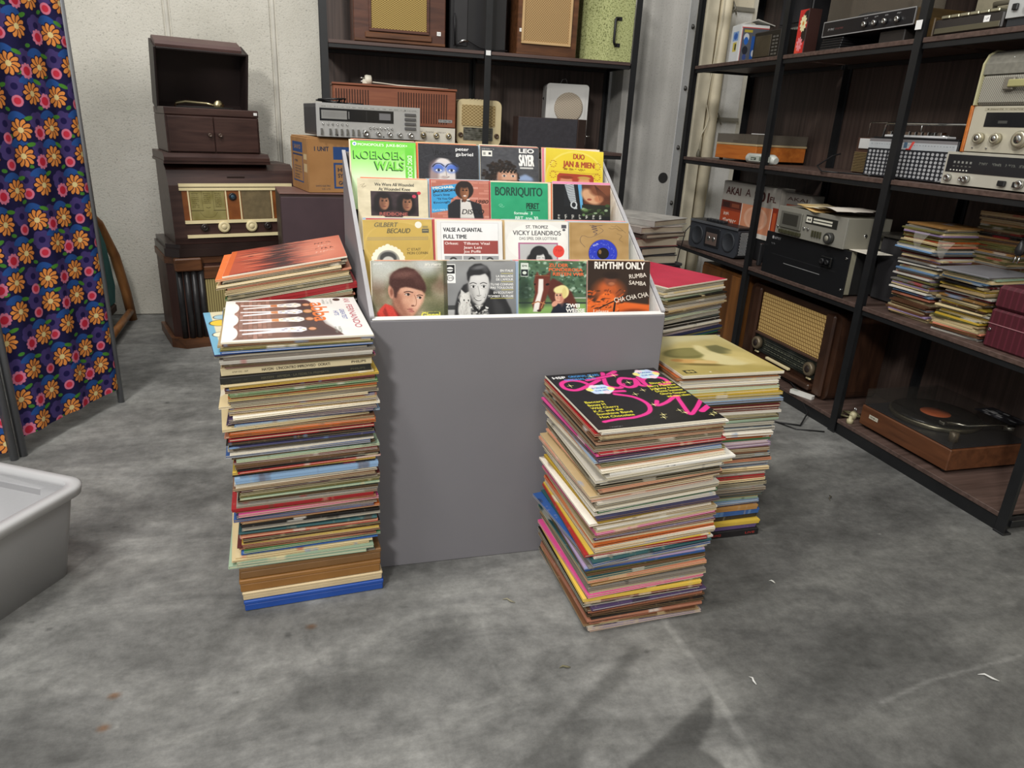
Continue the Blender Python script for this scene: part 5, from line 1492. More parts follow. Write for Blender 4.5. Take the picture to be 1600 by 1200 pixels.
t = thing('gramophone', 'dark table gramophone with its lid raised, on top of the left pile', 'gramophone', lpos(.245, .04, .844), ROT)
B().prism([(-.228, -.004), (.235, -.004), (.235, .335), (-.228, .335)], 0, .012, 'z').o('base_plate', mahog, t)
b = B()
b.prism([(-.008, .0125), (-.008, .028), (.002, .036), (.014, .0455), (.33, .0455), (.335, .0125)], -.225, .232, 'x')
b.o('base_moulding', mahog, t)
B().box(-.2, .2, .02, .32, .046, .205, .003).o('body', mahog, t)
B().box(-.2, .2, .018, .322, .2055, .237, .003).o('top_frame', mahog, t)
for s_ in (-1, 1):
    d = B().box(s_ * .002, s_ * .192, .012, .0195, .052, .2, .002).o('door', mahog, t)
    knob(d, s_ * .022, .012, .125, .0085, .018, P('door_knob', '55453c', .35), 'door_knob')
sticker(t, .185, .222, .0118, .016, .012)
b = B(); b.tube([(.203, .2, .09), (.222, .2, .09), (.224, .2, .09)], [.006, .006, .008], 8); b.o('crank_socket', black, t)
lid = B()
# the raised lid: a deep box hinged at the back, its mouth to the front and tipped a little forward
lx, lz, ldp = .2, .285, .125
lid.box(-lx, lx, -.008, 0, 0, lz, .002).box(-lx, -lx + .01, -ldp, -.0081, 0, lz, .002).box(lx - .01, lx, -ldp, -.0081, 0, lz, .002)
lid.box(-lx + .0101, lx - .0101, -ldp, -.0081, lz - .01, lz, .002).box(-lx + .0101, lx - .0101, -ldp, -.0081, 0, .01, .002)
ld = lid.o('lid', [P('lid_inside', '241a19', .5)], t)
ld.rotation_euler = (math.radians(19), 0, 0); ld.location = (0, .325, .25)
b = B(); b.box(-.185, .185, .0005, .014, .02, lz - .02, .006); b.o('lid_panel', mahog, ld)
b = B(); b.prism([(-ldp + .004, lz + .0005), (-.012, lz + .0005), (-.012, lz + .01), (-.03, lz + .022), (-ldp + .02, lz + .022), (-ldp + .004, lz + .012)], -lx + .008, lx - .03, 'x'); b.o('lid_moulding', P('lid_edge_wood', '5a4340', .5), ld)
b = B(); b.lathe([(.125, .238), (.125, .243), (.001, .244)], (0, .17, 0), 'z', 32); b.o('turntable', P('felt', '2b2a28', .9), t)
b = B(); b.tube([(-.12, .21, .24), (-.115, .2, .256), (-.08, .17, .262), (0, .12, .258), (.03, .1, .25)], [.008, .008, .007, .006, .005], 10); b.o('tone_arm', P('brass_nickel', 'b9ac86', .3, 1.), t)
b = B(); b.lathe([(.001, -.006), (.022, -.005), (.022, .005), (.001, .006)], (.045, .095, .252), 'y', 16); b.o('sound_box', P('brass_nickel', 'b9ac86', .3, 1.), t)
b = B(); b.tube([(-.19, .22, .24), (-.198, .235, .33)], .0025, 6); b.o('lid_stay', chrome, t)

# ---- between the pile and the display box
t = thing('speaker_cabinet', 'dark brown box under the brown carton beside the left pile of radios', 'speaker', (.0, 3.27, 0), 6)
B().box(-.145, .16, 0, .28, 0, .752, .004).o('body', P('brown_laminate', '3a2b28', .5), t)
B().box(-.14, .155, -.004, -.0002, .01, .742, .002).o('front_board', P('brown_front', '46353a', .55), t)
b = B(); b.box(-.146, .161, -.003, .281, .7525, .76, .002); b.o('top_edge', P('brown_edge', '6f5048', .5), t)
st = B().box(-.014, .014, 0, .006, 0, .70, .0008)
st = st.o('steel_strip', P('white_steel_strip', 'd6d0c4', .5), None, (.14, 3.2, 0)); tag(st, 'upright white slotted metal strip beside the display box edge', 'metal strip')
for k in range(6):
    b = B(); b.prism([(-.004, -.012), (.004, -.012), (0, .006)], -.0012, .0001, 'y'); b.o('slot', darkg, st, (.002, 0, .34 + k * .06))

t = thing('cardboard_carton', 'brown cardboard carton with dark blue print, under the silver receiver', 'carton', (-.0, 3.27, .7605), 14)
kraft = P('kraft_card', 'a87b4c', .85, 0, .1, 5, .04, 200)
b = B(); b.box(-.02, .52, .0, .3, 0, .225, .003); b.o('body', kraft, t)
b = B(); b.box(-.018, .518, .002, .149, .2255, .2285, .001); b.o('flap', kraft, t); b = B(); b.box(-.018, .518, .1505, .298, .2255, .2285, .001); b.o('flap', kraft, t)
c = Cv('a87b4c', 512, 213).noise(.05, .01, 2)
c.text('1 UNIT', .05, .325, .035, '2b3148', width=.115, bold=.05)
c.rect(.2, .26, .5, .36, '2b4a80').rect(.2, .03, .5, .235, '2b4a80').rect(.215, .045, .485, .22, 'a87b4c')
c.text('HI-FI', .235, .165, .032, '2b3148', width=.1, bold=.07).text('SYNTH', .235, .118, .032, '2b3148', width=.12, bold=.07).text('GCX', .24, .06, .032, '2b3148', width=.08, bold=.07)
c.text('SANYO ELECTRIC', .05, .045, .013, '2b3148', width=.12, bold=.04).text('CO., LTD.', .1, .02, .013, '2b3148', width=.07, bold=.04)
plate(t, 'front_print', c, -.018, .518, .002, .222, -.0003, .85)
c = Cv('a87b4c', 220, 168).noise(.05, .01, 3)
c.rect(.1, .55, .72, .7, '2b4a80').text('SANYO', .2, .6, .06, 'a87b4c', width=.4, bold=.1).rect(.1, .5, .72, .525, '2b3a60')
c.scrib(.2, .4, .2, .035, '2b3148').rect(.1, .11, .72, .13, '2b4a80').rect(.1, .13, .125, .5, '2b4a80').rect(.695, .13, .72, .5, '2b4a80')
for k in range(3): c.scrib(.2, .33 - k * .04, .42, .022, '2b3148', seed=k)
for k in range(2): c.scrib(.2, .2 - k * .04, .3, .022, '2b3148', seed=k)
c.rect(.78, .46, .96, .54, 'cbb48a').rect(.78, .28, .96, .4, 'cbb48a')
b = B(); b.box(-.0212, -.0203, .002, .298, .002, .222, .0002, 1, {'-x': 0}); b.o('side_print', [c.mat('carton_side_print', .85), kraft], t)

t = thing('stereo_receiver', 'wide silver stereo receiver on the brown carton behind the display box', 'receiver', (.245, 3.30, .9895), 10)
B().box(-.225, .225, .004, .3, .008, .135, .002).o('case', P('grey_case', '4c4b4d', .5), t)
B().box(-.226, .226, -.004, .0038, .004, .138, .001).o('faceplate', P('receiver_face', 'b9b9b7', .35, .25, .04), t)
c = Cv('1c1c1e', 320, 64)
c.rect(.02, .03, .36, .17, '8f8f8c').rect(.38, .04, .39, .16, '9a9a98').rect(.8, .05, .96, .16, '77777a').rect(.62, .02, .63, .18, '333336')
for k in range(16): c.rect(.05 + k * .02, .06, .054 + k * .02, .14, '6f6f70')
plate(t, 'tuning_window', c, -.212, .105, .068, .118, -.0042, .15)
c = Cv('b6b6b2', 256, 16)
for k in range(14): c.scrib(.02 + k * .07, .02, .05, .022, '4a4a4c')
plate(t, 'legend', c, -.212, .16, .121, .129, -.0042, .4, .0005)
c = Cv('b6b6b2', 64, 20); c.ell(.12, .16, .05, .06, '2a2a2c').scrib(.22, .1, .7, .12, '3a3a3c'); plate(t, 'maker_badge', c, .15, .215, .12, .128, -.0042, .4, .0005)
for k in range(4): B().box(.155, .205, -.012, -.0042, .045 + k * .019, .056 + k * .019, .001).o('push_bar', P('bar_grey', '6e6e70', .35, .6), t)
for k in range(6): knob(t, -.2 + k * .02, -.004, .056, .004, .006, chrome, 'small_button', None, 10)
for k in range(8): B().box(-.212 + k * .024 + (.012 if k else 0), -.204 + k * .024 + (.012 if k else 0), -.018, -.0042, .014, .038, .001).o('lever_switch', chrome, t)
for k in range(7): knob(t, .0 + k * .016, -.004, .047, .0045, .008, chrome, 'small_button', None, 10)
for x, r in ((-.02, .013), (.035, .009), (.085, .009), (.13, .009), (.18, .011)): knob(t, x, -.004, .024, r, .02, chrome, 'knob')
b = B(); b.box(-.226, -.2252, .02, .29, .02, .12, .0002); b.o('side_sheet', P('grey_case_dark', '3e3d3f', .5), t)
for y in (.05, .25): knob(t, -.19 + y, -.004, .012, .003, .002, black, 'screw', None, 8)
cb = B(); rr_ = random.Random(4)
pts = []
for k in range(40):
    a = k * .72; pts.append((.05 * math.cos(a) * (1 + .3 * math.sin(k)), .03 * math.sin(a), .004 + .0022 * (k % 9)))
cb.tube(pts, .0035, 6); pts2 = [(.05, .02, .004), (.09, .01, .004), (.14, .03, .004)]; cb.tube(pts2, .0035, 6)
tag(cb.o('mains_cable', black, None, (.09, 3.41, 1.128)), 'coiled black mains cable lying on top of the silver receiver', 'cable')

# ---- back rack, upper shelf (z 1.411) and lower shelf (z .963)
Z1, Z2 = 1.4115, .9635
def wood_speaker(nm, lb, x, y, w, d, h, wd, clothm, cx0, cx1, cz0, cz1, frame=None, rz=0, cat='speaker'):
    t = thing(nm, lb, cat, (x, y, Z1), rz)
    b = B(); b.box(-w / 2, w / 2, .006, d, .0, h, .004); b.o('cabinet', wd, t)
    fm = frame or wd
    fw = .012
    B().box(cx0, cx1, -.001, .0055, cz0, cz1, .001).o('cloth_grille', clothm, t)
    for (a, b_, c_, e) in ((cx0 - fw, cx1 + fw, cz0 - fw, cz0), (cx0 - fw, cx1 + fw, cz1, cz1 + fw), (cx0 - fw, cx0, cz0, cz1), (cx1, cx1 + fw, cz0, cz1)):
        B().box(a, b_, -.006, .0058, c_, e, .0015).o('grille_frame', fm, t)
    return t


t = wood_speaker('wooden_loudspeaker', 'large reddish wooden loudspeaker with straw cloth, left on the top shelf of the back rack', .43, 3.74, .435, .28, .42, wood('speaker_mahogany', '43281f', '643e2e', (4, 40, 40), .4), weave('straw_cloth', '6d5425', 'b39a58', 420, 700), -.135, .125, .062, .36)
sticker(t, .185, .06, .004, .02, .018); B().box(-.215, .215, -.008, .004, .004, .016, .002).o('base_strip', walnut, t)
B().box(-.165, .15, -.005, .005, .02, .046, .003).o('lower_rail', walnut, t)
t = wood_speaker('wooden_loudspeaker', 'smaller wooden loudspeaker with pale framed cloth, right of the centre post on the back rack', 1.165, 3.745, .315, .25, .38, walnut, weave('tan_cloth', '8a6a42', 'b99a6a', 520, 520), -.125, .11, .062, .33, P('pale_frame', 'c9a878', .5))
sticker(t, -.14, .11, .004, .016, .016)
t = thing('dark_radio_set', 'black back of a set with a hanging cable, between the two wooden loudspeakers', 'radio', (.765, 3.8, Z1))
B().box(-.09, .2, 0, .2, .0, .33, .006).o('case', P('black_bakelite', '1d1c1e', .4), t); B().box(-.07, .0, -.006, -.0002, .02, .3, .004).o('rear_panel', P('rear_panel', '2a292b', .6), t)
b = B(); b.tube([(-.07, -.03, .16), (-.066, -.03, .02), (-.05, -.02, .03), (0, -.03, .045), (.06, -.02, .02), (.12, -.03, .01), (.2, -.03, .012)], .004, 8); b.o('cable', black, t)
b = B(); b.tube([(-.045, -.032, .035), (-.02, -.032, .045), (0, -.03, .04)], .006, 8); b.o('cable_plug', chrome, t)
t = thing('green_case_speaker', 'pale green speckled case with a black handle, right end of the back rack top shelf', 'speaker', (1.505, 3.745, Z1), 0)
gs, tn, bsd = nt('green_speckle', .7)
n_ = N(tn, 'ShaderNodeTexNoise', i_Scale=150., i_Detail=2.); tn.links.new(coords(tn), n_.inputs['Vector']); tn.links.new(ramp(tn, n_.outputs['Fac'], [(.36, lin('6c7044')), (.45, lin('a7ad72')), (.6, lin('b9bd86'))]), bsd.inputs['Base Color'])
b = B(); b.prism([(-.115, .14), (-.01, 0), (.118, 0), (.118, .27), (-.115, .27)], 0, .36, 'z'); b.o('case', gs, t)
b = B(); b.tube([(.028, -.002, .2), (.012, -.02, .198), (.008, -.02, .19), (.008, -.02, .09), (.012, -.02, .08), (.028, -.002, .078)], .007, 6); b.box(.02, .05, -.004, 0, .19, .208, .001); b.box(.02, .05, -.004, 0, .068, .086, .001); b.o('handle', black, t)

t = thing('long_radio', 'long teak radio with slatted grilles and a cream control panel on the back rack', 'radio', (.405, 3.735, Z2))
B().box(-.3, .3, .006, .24, .008, .255, .003).o('cabinet', teak, t); feet(t, .27, .2)
B().box(-.296, .296, -.004, .006, .085, .252, .002).o('front_board', teak, t)
b = B(); b.box(-.302, .302, -.008, .242, .2555, .265, .002); b.o('top_board', teak, t)
for x0, n_ in ((-.285, 13), (.01, 20)):
    for k in range(n_): B().box(x0 + k * .0125, x0 + k * .0125 + .005, -.0052, -.0042, .1 if x0 > 0 else .11, .238, .0002).o('slot', P('slot_dark', '3a1f14', .8), t)
c = Cv('d9d4c6', 400, 56)
for k in range(9): c.scrib(.05 + k * .1, .09, .07, .014, '8a867c')
c.line([(.03, .05), (.6, .05)], .004, '8a867c')
plate(t, 'control_panel', c, -.296, .296, .01, .083, .0025, .4, .006)
for x in (.135, .2, .262): knob(t, x, -.003, .046, .014, .014, P('pale_gold', 'b5a888', .3, .8), 'knob', chrome)
c = Cv('9a9a98', 64, 16); c.scrib(.08, .06, .84, .12, '4a4a4c'); plate(t, 'maker_badge', c, .21, .28, .108, .122, -.0045, .3)
t = thing('plug', 'white mains plug with its lead lying on the long teak radio', 'plug', (.262, 3.79, Z2 + .2655))
b = B(); b.lathe([(.02, 0), (.024, .008), (.022, .03), (.012, .034)], (0, 0, .02), 'x', 14); b.box(-.012, .012, -.02, .02, 0, .022, .004); b.o('body', P('white_plug', 'ddd8c8', .5), t)
for z in (.012, .028):
    b = B(); b.tube([(-.002, -.004, z), (-.022, -.008, z)], .003, 8); b.o('pin', chrome, t)
b = B(); b.tube([(.03, 0, .012), (.09, .02, .01), (.16, .0, .004), (.3, .02, .003), (.42, .06, .004)], .003, 6); b.o('lead', P('white_plug', 'ddd8c8', .5), t)
t = thing('table_radio', 'cream bakelite table radio with woven front, beside the centre post of the back rack', 'radio', (.835, 3.79, Z2))
b = B(); b.prism(rrect(-.115, 0.004, .118, .226, .03), .0, .17, 'y'); b.o('case', creamp, t)
b = B(); b.prism(rrect(-.09, .1, .085, .2, .006), -.004, -.0004, 'y'); b.o('cloth_grille', weave('beige_cloth', '8a7348', 'b8a272', 300, 420), t)
c = Cv('55544c', 160, 70).noise(.03, .05, 4)
for k in range(5): c.line([(.05, .08 + k * .07), (.95, .08 + k * .07)], .008, '8a8878')
plate(t, 'station_dial', c, -.08, .075, .03, .092, -.0005, .2, .003)
for k in range(5): B().box(-.05 + k * .018, -.044 + k * .018, -.003, .12, .2245, .2285, .001).o('vent_rib', creamp, t)
for x in (-.095, .095): knob(t, x, -.001, .055, .012, .012, P('brown_knob', '4a3828', .4), 'knob')
t = thing('loudspeaker', 'white box loudspeaker with a round beige grille on the back rack', 'speaker', (1.345, 3.9, Z2 + .015), -10)
wl = P('white_lacquer', 'd9d8d4', .45, 0, .04)
b = B(); b.prism(rrect(-.115, 0, .115, .32, .018), .0, .2, 'y'); b.o('case', wl, t)
b = B(); b.prism(rrect(-.098, .016, .098, .304, .012), -.005, -.0004, 'y'); b.o('front_baffle', wl, t)
b = B(); b.lathe([(.078, 0.0), (.078, .004), (.07, .0055), (.001, .0055)], (.008, -.0052, .2), '-y', 40); b.o('round_grille', weave('grille_beige', 'a39684', 'c2b5a2', 380, 520), t)
b = B(); b.tube([(-.116, .1, .24), (-.12, .1, .245), (-.116, .1, .25)], .004, 6); b.o('side_screw', black, t)
b = B(); b.tube([(-.03, .1, .32), (-.02, .1, .345), (.0, .1, .35), (.012, .1, .32)], .0018, 6); b.o('wire_loop', chrome, t)
B().box(-.116, .116, 0, .2, -.012, -.0005, .002).o('base', darkg, t)
t = thing('speaker_box', 'low dark grey speaker box with a brown side, in front of the white loudspeaker', 'speaker', (1.215, 3.735, Z2), 0)
b = B(); b.prism([(-.185, .0), (.145, .0), (.205, .045), (.205, .1), (-.185, .1)], 0, .158, 'z'); b.o('cabinet', P('brown_speaker_vinyl', '43322d', .55), t)
B().box(-.184, .138, -.006, -.0004, .004, .156, .002).o('front_cloth', P('charcoal_cloth', '37353a', .85, 0, .15, 60, .2, 400), t)
b = B(); b.tube([(.21, .06, .075), (.235, .06, .075)], .003, 6); b.o('jack', chrome, t)

# ---- right rack: fronts face the aisle (-x), local x runs towards the camera
R4, R3, R2, R1 = .0605, .5125, .9635, 1.4115
def rt(name, label, cat, x, yc, z, rz=-90, group=None): return thing(name, label, cat, (x, yc, z), rz, group)


# bottom shelf: big valve radio, turntable, cabinet, small things
t = rt('valve_radio', 'big dark wooden valve radio with hexagon cloth, on the bottom shelf of the right rack', 'radio', 2.0, 2.60, R4)
vr = wood('valve_radio_wood', '2a1a13', '452d20', (6, 40, 6), .35)
b = B(); b.prism(rrect(-.325, 0, .315, .372, .04), .012, .25, 'y'); b.o('cabinet', vr, t)
hx_, thx, bhx = nt('hexagon_cloth', .8)
v = coords(thx, (62, 62, 62)); vo = N(thx, 'ShaderNodeTexVoronoi', feature='DISTANCE_TO_EDGE', i_Scale=1., i_Randomness=.0)
sp = N(thx, 'ShaderNodeSeparateXYZ'); thx.links.new(v, sp.inputs[0])
# offset rows so the cells become hexagons
fl_ = N(thx, 'ShaderNodeMath', operation='MULTIPLY', i_1=.5); thx.links.new(sp.outputs[2], fl_.inputs[0])
cb_ = N(thx, 'ShaderNodeCombineXYZ')
ad_ = N(thx, 'ShaderNodeMath', operation='ADD'); thx.links.new(sp.outputs[0], ad_.inputs[0]); thx.links.new(fl_.outputs[0], ad_.inputs[1])
thx.links.new(ad_.outputs[0], cb_.inputs[0]); thx.links.new(sp.outputs[2], cb_.inputs[1]); thx.links.new(cb_.outputs[0], vo.inputs['Vector'])
vo.voronoi_dimensions = '2D'
thx.links.new(ramp(thx, vo.outputs['Distance'], [(.07, lin('7d5c2e')), (.16, lin('c9a868'))]), bhx.inputs['Base Color'])
B().box(-.215, .225, .004, .0118, .16, .345, .001).o('cloth_grille', hx_, t)
for x in (-.25, .262):
    B().box(x - .028, x + .028, -.008, .0115, .01, .362, .008).o('corner_pillar', vr, t)
B().box(-.22, .23, -.004, .0117, .148, .159, .002).o('grille_bar', P('grille_bar', '4a352b', .4), t)
c = Cv('1e211e', 512, 90).noise(.03, .02, 4)
for k in range(6): c.line([(.16, .03 + k * .022), (.84, .03 + k * .022)], .003, '6d6f60')
for k in range(24): c.scrib(.18 + (k % 12) * .055, .045 + .05 * (k // 12), .04, .014, '8d8d78', seed=k)
plate(t, 'station_dial', c, -.22, .23, .07, .147, .004, .15)
for x in (-.185, .2):
    knob(t, x, .002, .108, .03, .022, P('bronze_knob', '6f6350', .35, .3), 'knob', P('dark_knob', '2a211f', .4), 24)
    B().box(x - .014, x + .014, -.006, .003, .062, .069, .002).o('tone_lever', ivory, t)
B().box(-.1, .07, -.012, .003, .055, .066, .002).o('key_row', ivory, t)
b = B(); b.box(-.22, .23, -.022, .0115, .02, .048, .006); b.o('bottom_rail', vr, t)

t = rt('record_player', 'walnut record player under a smoked dust cover, on the bottom shelf of the right rack', 'turntable', 1.975, 1.845, R4)
B().box(-.205, .205, .0, .345, .012, .088, .003).o('plinth', wood('player_walnut', '4b2b18', '683f26', (4, 40, 40), .4), t); feet(t, .18, .3, .012)
b = B(); b.box(-.198, .198, .006, .338, .0885, .092, .001); b.o('top_plate', P('player_plate', '26262a', .35), t)
b = B(); b.lathe([(.148, .0925), (.15, .096), (.15, .108), (.146, .11), (.001, .11)], (-.04, .17, 0), 'z', 48); b.o('platter', P('platter_rim', '8c8672', .3, .9), t)
b = B(); b.lathe([(.144, 0), (.144, .0018), (.05, .0018), (.0001, .0018)], (0, 0, 0), 'z', 48); rec = b.o('record', P('vinyl', '141415', .22), None, None)
rec.location = (2.145, 1.885, R4 + .1105); tag(rec, 'black vinyl record with an orange label lying under the smoked dust cover', 'record')
b = B(); b.lathe([(.05, .0019), (.05, .0022), (.008, .0022), (.0001, .0022)], (0, 0, 0), 'z', 32); b.o('label', P('orange_label', 'c8663a', .5), rec)
b = B(); b.tube([(.15, .29, .115), (.15, .29, .135)], .018, 16); b.tube([(.15, .31, .138), (.15, .27, .138), (.13, .13, .135), (.08, .09, .13)], .005, 8); b.box(.065, .088, .075, .098, .122, .132, .002); b.o('tone_arm', P('arm_steel', 'b8b4a6', .25, 1.), t)
b = B(); b.lathe([(.015, .092), (.015, .125), (.001, .126)], (.15, .06, 0), 'z', 16); b.o('speed_knob', P('bronze_knob', '6f6350', .35, .3), t)
c = Cv('c4beac', 64, 18); c.scrib(.1, .08, .8, .12, '4a463e'); plate(t, 'maker_badge', c, -.16, -.115, .05, .065, -.0003, .3)
sm = glass('smoked_acrylic', '3f3c38', .2, .08)
b = B(); b.box(-.2, .2, .004, .007, .0925, .148, 0); b.box(-.2, .2, .333, .336, .0925, .15, 0); b.box(-.2, -.197, .0071, .3329, .0925, .148, 0); b.box(.197, .2, .0071, .3329, .0925, .148, 0); b.box(-.2, .2, .004, .336, .1501, .1531, 0); b.o('dust_cover', sm, t)
c = Cv('26262a', 160, 70)
for k in range(16): c.rect(random.Random(k).uniform(0, .8), random.Random(k + 50).uniform(0, .35), random.Random(k).uniform(0, .8) + .16, random.Random(k + 50).uniform(0, .35) + .05, random.Random(k + 7).choice(['8d8d8d', '55555a', 'a9a9a9']))
b = B(); b.box(.04, .185, .22, .31, 0, .0015, .0003, 1, {'+z': 0}); o = b.o('card', [c.mat('black_white_card', .5), black], None, (2.0, 1.845, R4 + .154), (0, 0, -PI / 2)); tag(o, 'black and white printed card lying on the smoked dust cover', 'card')

t = rt('wooden_cabinet', 'brown wooden cabinet on the bottom shelf behind the red-topped stack', 'cabinet', 1.985, 3.16, R4)
B().box(-.2, .19, .004, .28, .0, .385, .004).o('body', wood('cabinet_brown', '5d3a1c', '85562c', (30, 30, 4), .4), t)
B().box(-.19, .1, -.004, .0035, .012, .372, .002).o('front_board', wood('cabinet_front', '4a2d17', '69431f', (30, 30, 4), .4), t)
b = B(); b.box(.1, .188, -.005, .0035, .012, .372, .006); b.o('side_stile', wood('cabinet_brown', '', ''), t)

t = rt('remote_control', 'small white remote control lying on the bottom shelf edge before the valve radio', 'remote', 1.958, 2.37, R4, -68)
b = B(); b.prism(rrect(-.052, -.014, .052, .014, .006), 0, .014, 'z'); b.o('body', P('remote_white', 'dcdbd5', .5), t)
b = B(); b.prism(rrect(-.048, -.01, -.02, .01, .004), .0141, .0148, 'z'); b.o('display', P('remote_lcd', 'b9bcb4', .3), t)
t = rt('plug', 'clear mains plug and coiled lead beside the walnut record player', 'plug', 2.0, 2.11, R4)
b = B(); b.lathe([(.012, 0), (.015, .02), (.008, .03)], (0, 0, 0), 'z', 12); b.o('body', P('plug_ivory', 'b9b08c', .4), t)
b = B(); b.tube([(.0, .0, .03), (.0, .0, .048)], .002, 6); b.tube([(.008, .0, .03), (.008, .0, .048)], .002, 6); b.o('pin', chrome, t)
b = B(); b.tube([(.0, -.012, .008), (-.03, -.03, .006), (-.05, .0, .012), (-.02, .03, .016), (.02, .02, .012), (.0, -.01, .018), (-.04, -.012, .02)], .004, 6); b.o('lead', P('lead_olive', '5f5a40', .5), t)
t = rt('rotary_switch', 'small cream knob lying on the shelf left of the walnut record player', 'knob', 1.957, 2.075, R4)
b = B(); b.lathe([(.012, 0), (.012, .016), (.007, .018), (.006, .03), (.0001, .03)], (0, 0, 0), 'z', 16); b.o('body', P('plug_ivory', 'b9b08c', .4), t)

# third shelf
t = rt('radio_cassette_player', 'dark blue-grey radio cassette player at the far end of the third shelf', 'radio', 1.945, 3.235, R3, -84)
pc = P('cassette_plastic', '34373d', .45, 0, .06)
b = B(); b.prism(rrect(-.2, .006, .2, .142, .022), .0, .1, 'y'); b.o('body', pc, t); feet(t, .15, .08)
b = B(); b.box(-.195, .195, -.002, .09, .1425, .152, .002); b.o('top_deck', P('deck_black', '1f2023', .4), t)
B().box(-.195, .195, -.008, -.0022, .138, .15, .001).o('tuning_strip', P('tuning_strip', '7b7f84', .3, .6), t)
for k in range(5): B().box(-.1 + k * .03, -.075 + k * .03, .02, .05, .1525, .164, .002).o('key', P('key_black', '2a2b2e', .4), t)
B().box(-.06, .06, -.006, -.0003, .03, .125, .003).o('cassette_door', P('door_black', '202124', .3), t)
B().box(-.045, .045, -.0085, -.0062, .04, .1, .001).o('cassette', P('cassette_label', '5c4e48', .5), t)
for x in (-.02, .02):
    b = B(); b.lathe([(.012, 0), (.012, .002), (.004, .003)], (x, -.0086, .072), '-y', 14); b.o('reel_hub', chrome, t)
for x in (-.13, .13):
    b = B(); b.lathe([(.05, 0), (.048, .004), (.04, .004), (.038, .0015), (.0001, .0015)], (x, -.0003, .075), '-y', 28); b.o('speaker_grille', P('grille_grey', '2e3136', .55), t)
c = Cv('2b2d31', 96, 128)
for i in range(12):
    for j in range(16): c.ell(.06 + i * .08 + (j % 2) * .04, .05 + j * .08, .028, .03, 'c4c6c6', .3)
b = B(); b.box(.2002, .2012, .008, .092, .02, .135, .0002, 1, {'+x': 0}); b.o('side_speaker_grille', [c.mat('perforated_side', .4), black], t)
b = B(); b.tube([(-.19, .02, .14), (-.21, -.02, .08), (-.225, -.022, .006), (-.24, -.02, -.02), (-.24, -.03, -.1)], .003, 6); b.o('cable', black, t)
t = rt('black_hifi_unit', 'black hi-fi unit lying under the red and white printed carton', 'hi-fi unit', 2.075, 2.99, R3)
B().box(-.16, .16, .004, .2, .008, .1, .003).o('case', P('hifi_black', '1c1c1e', .45), t); feet(t, .14, .22)
B().box(-.161, .161, -.003, .0035, .004, .1, .001).o('front_panel', black, t); knob(t, .12, -.003, .05, .014, .012, black); knob(t, .08, -.003, .05, .008, .01, black)
# printed cartons
def carton(nm, lb, x, y0, y1, z, h, d, cv, tilt=0, side='c9542e'):
    t = rt(nm, lb, 'carton', x, (y0 + y1) / 2, z)
    w = abs(y0 - y1) / 2
    B().box(-w, w, 0.0006, d, 0, h, .0015).o('body', P('carton_grey', 'a39e95', .75), t)
    plate(t, 'front_print', cv, -w + .001, w - .001, .001, h - .001, .0004, .55)
    return t


c = Cv('a8a49c', 640, 420)
c.text('AKAI', .06, .49, .1, '4a2422', width=.27, bold=.05).text('A', .42, .5, .1, '4a2422', bold=.02).text('201', .58, .47, .12, '4a2422', width=.24, bold=.09).text('FL', .84, .48, .07, '4a2422', width=.1, bold=.05)
c.rect(0, .06, .38, .4, '8a3a26').rect(0, .06, .38, .27, 'b04a2a').rect(0, .3, .38, .4, '5f2c22').rect(.03, .31, .16, .38, '3f2420').rect(.2, .32, .34, .37, '8a4a34')
c.scrib(.05, .2, .14, .045, 'ead9cc').scrib(.04, .1, .3, .06, 'ead9cc')
c.rect(.39, .05, .9, .4, 'd8916e').ell(.65, .24, .2, .15, 'e4b194', .05).ell(.65, .24, .16, .12, 'dca284', .05).rect(.62, .12, .72, .3, 'b85a36').rect(.385, .05, .395, .4, 'eee4da').rect(.9, .05, .91, .4, 'eee4da').rect(.91, .02, 1, .42, '8e3420').rect(.93, .1, .98, .36, 'c4582f').rect(0, 0, 1, .06, 'e4dfd6')
carton('hifi_carton', 'red and white printed carton with large maroon lettering on the third shelf', 2.07, 3.40, 2.905, .617, .245, .07, c)
c = Cv('8f8b84', 200, 240); c.text('AKAI', .1, .95, .13, '3a2220', width=.8, bold=.05).rect(.1, .3, .9, .8, '9a4a34').rect(.1, .3, .9, .34, 'e0d8cc')
carton('hifi_carton', 'smaller grey printed carton half behind the silver cassette deck', 2.09, 2.9, 2.72, .704, .145, .07, c)

t = rt('power_amplifier', 'large black rack amplifier under the silver cassette deck on the third shelf', 'amplifier', 1.945, 2.515, R3)
B().box(-.245, .245, .006, .2, .006, .176, .002).o('case', P('amp_cream_side', 'a39f8a', .55), t)
b = B(); b.box(-.2445, .2465, .05, .201, .007, .1755, .001); b.o('rear_case', P('amp_dark_side', '232323', .5), t)
c = Cv('191a1c', 512, 180)
c.ell(.09, .31, .012, .014, 'b0b0b0').scrib(.11, .3, .09, .022, '8f9092').scrib(.08, .25, .05, .018, '77787a').line([(.28, .12), (.72, .12)], .005, 'a0a0a0').line([(.1, .175), (.88, .175)], .004, '2c2d30')
plate(t, 'faceplate', c, -.27, .27, 0, .18, .0055, .35, .005)
b = B(); b.box(.12, .185, -.012, -.0002, .1, .14, .004); b.o('meter_block', P('meter_black', '0f1012', .2), t); knob(t, .14, -.012, .12, .012, .01, black); knob(t, .17, -.012, .12, .01, .01, black)
for z in (.03, .15): knob(t, .255, .0005, z, .005, .004, chrome, 'rack_screw', None, 10)
B().box(-.29, -.272, -.02, .0, .02, .12, .004).o('rack_handle', black, t)
t = rt('cassette_deck', 'silver-grey cassette deck with papers on top, standing on the black amplifier', 'tape deck', 1.935, 2.495, R3 + .182)
dk = P('deck_silver', '928f82', .4, .2, .05)
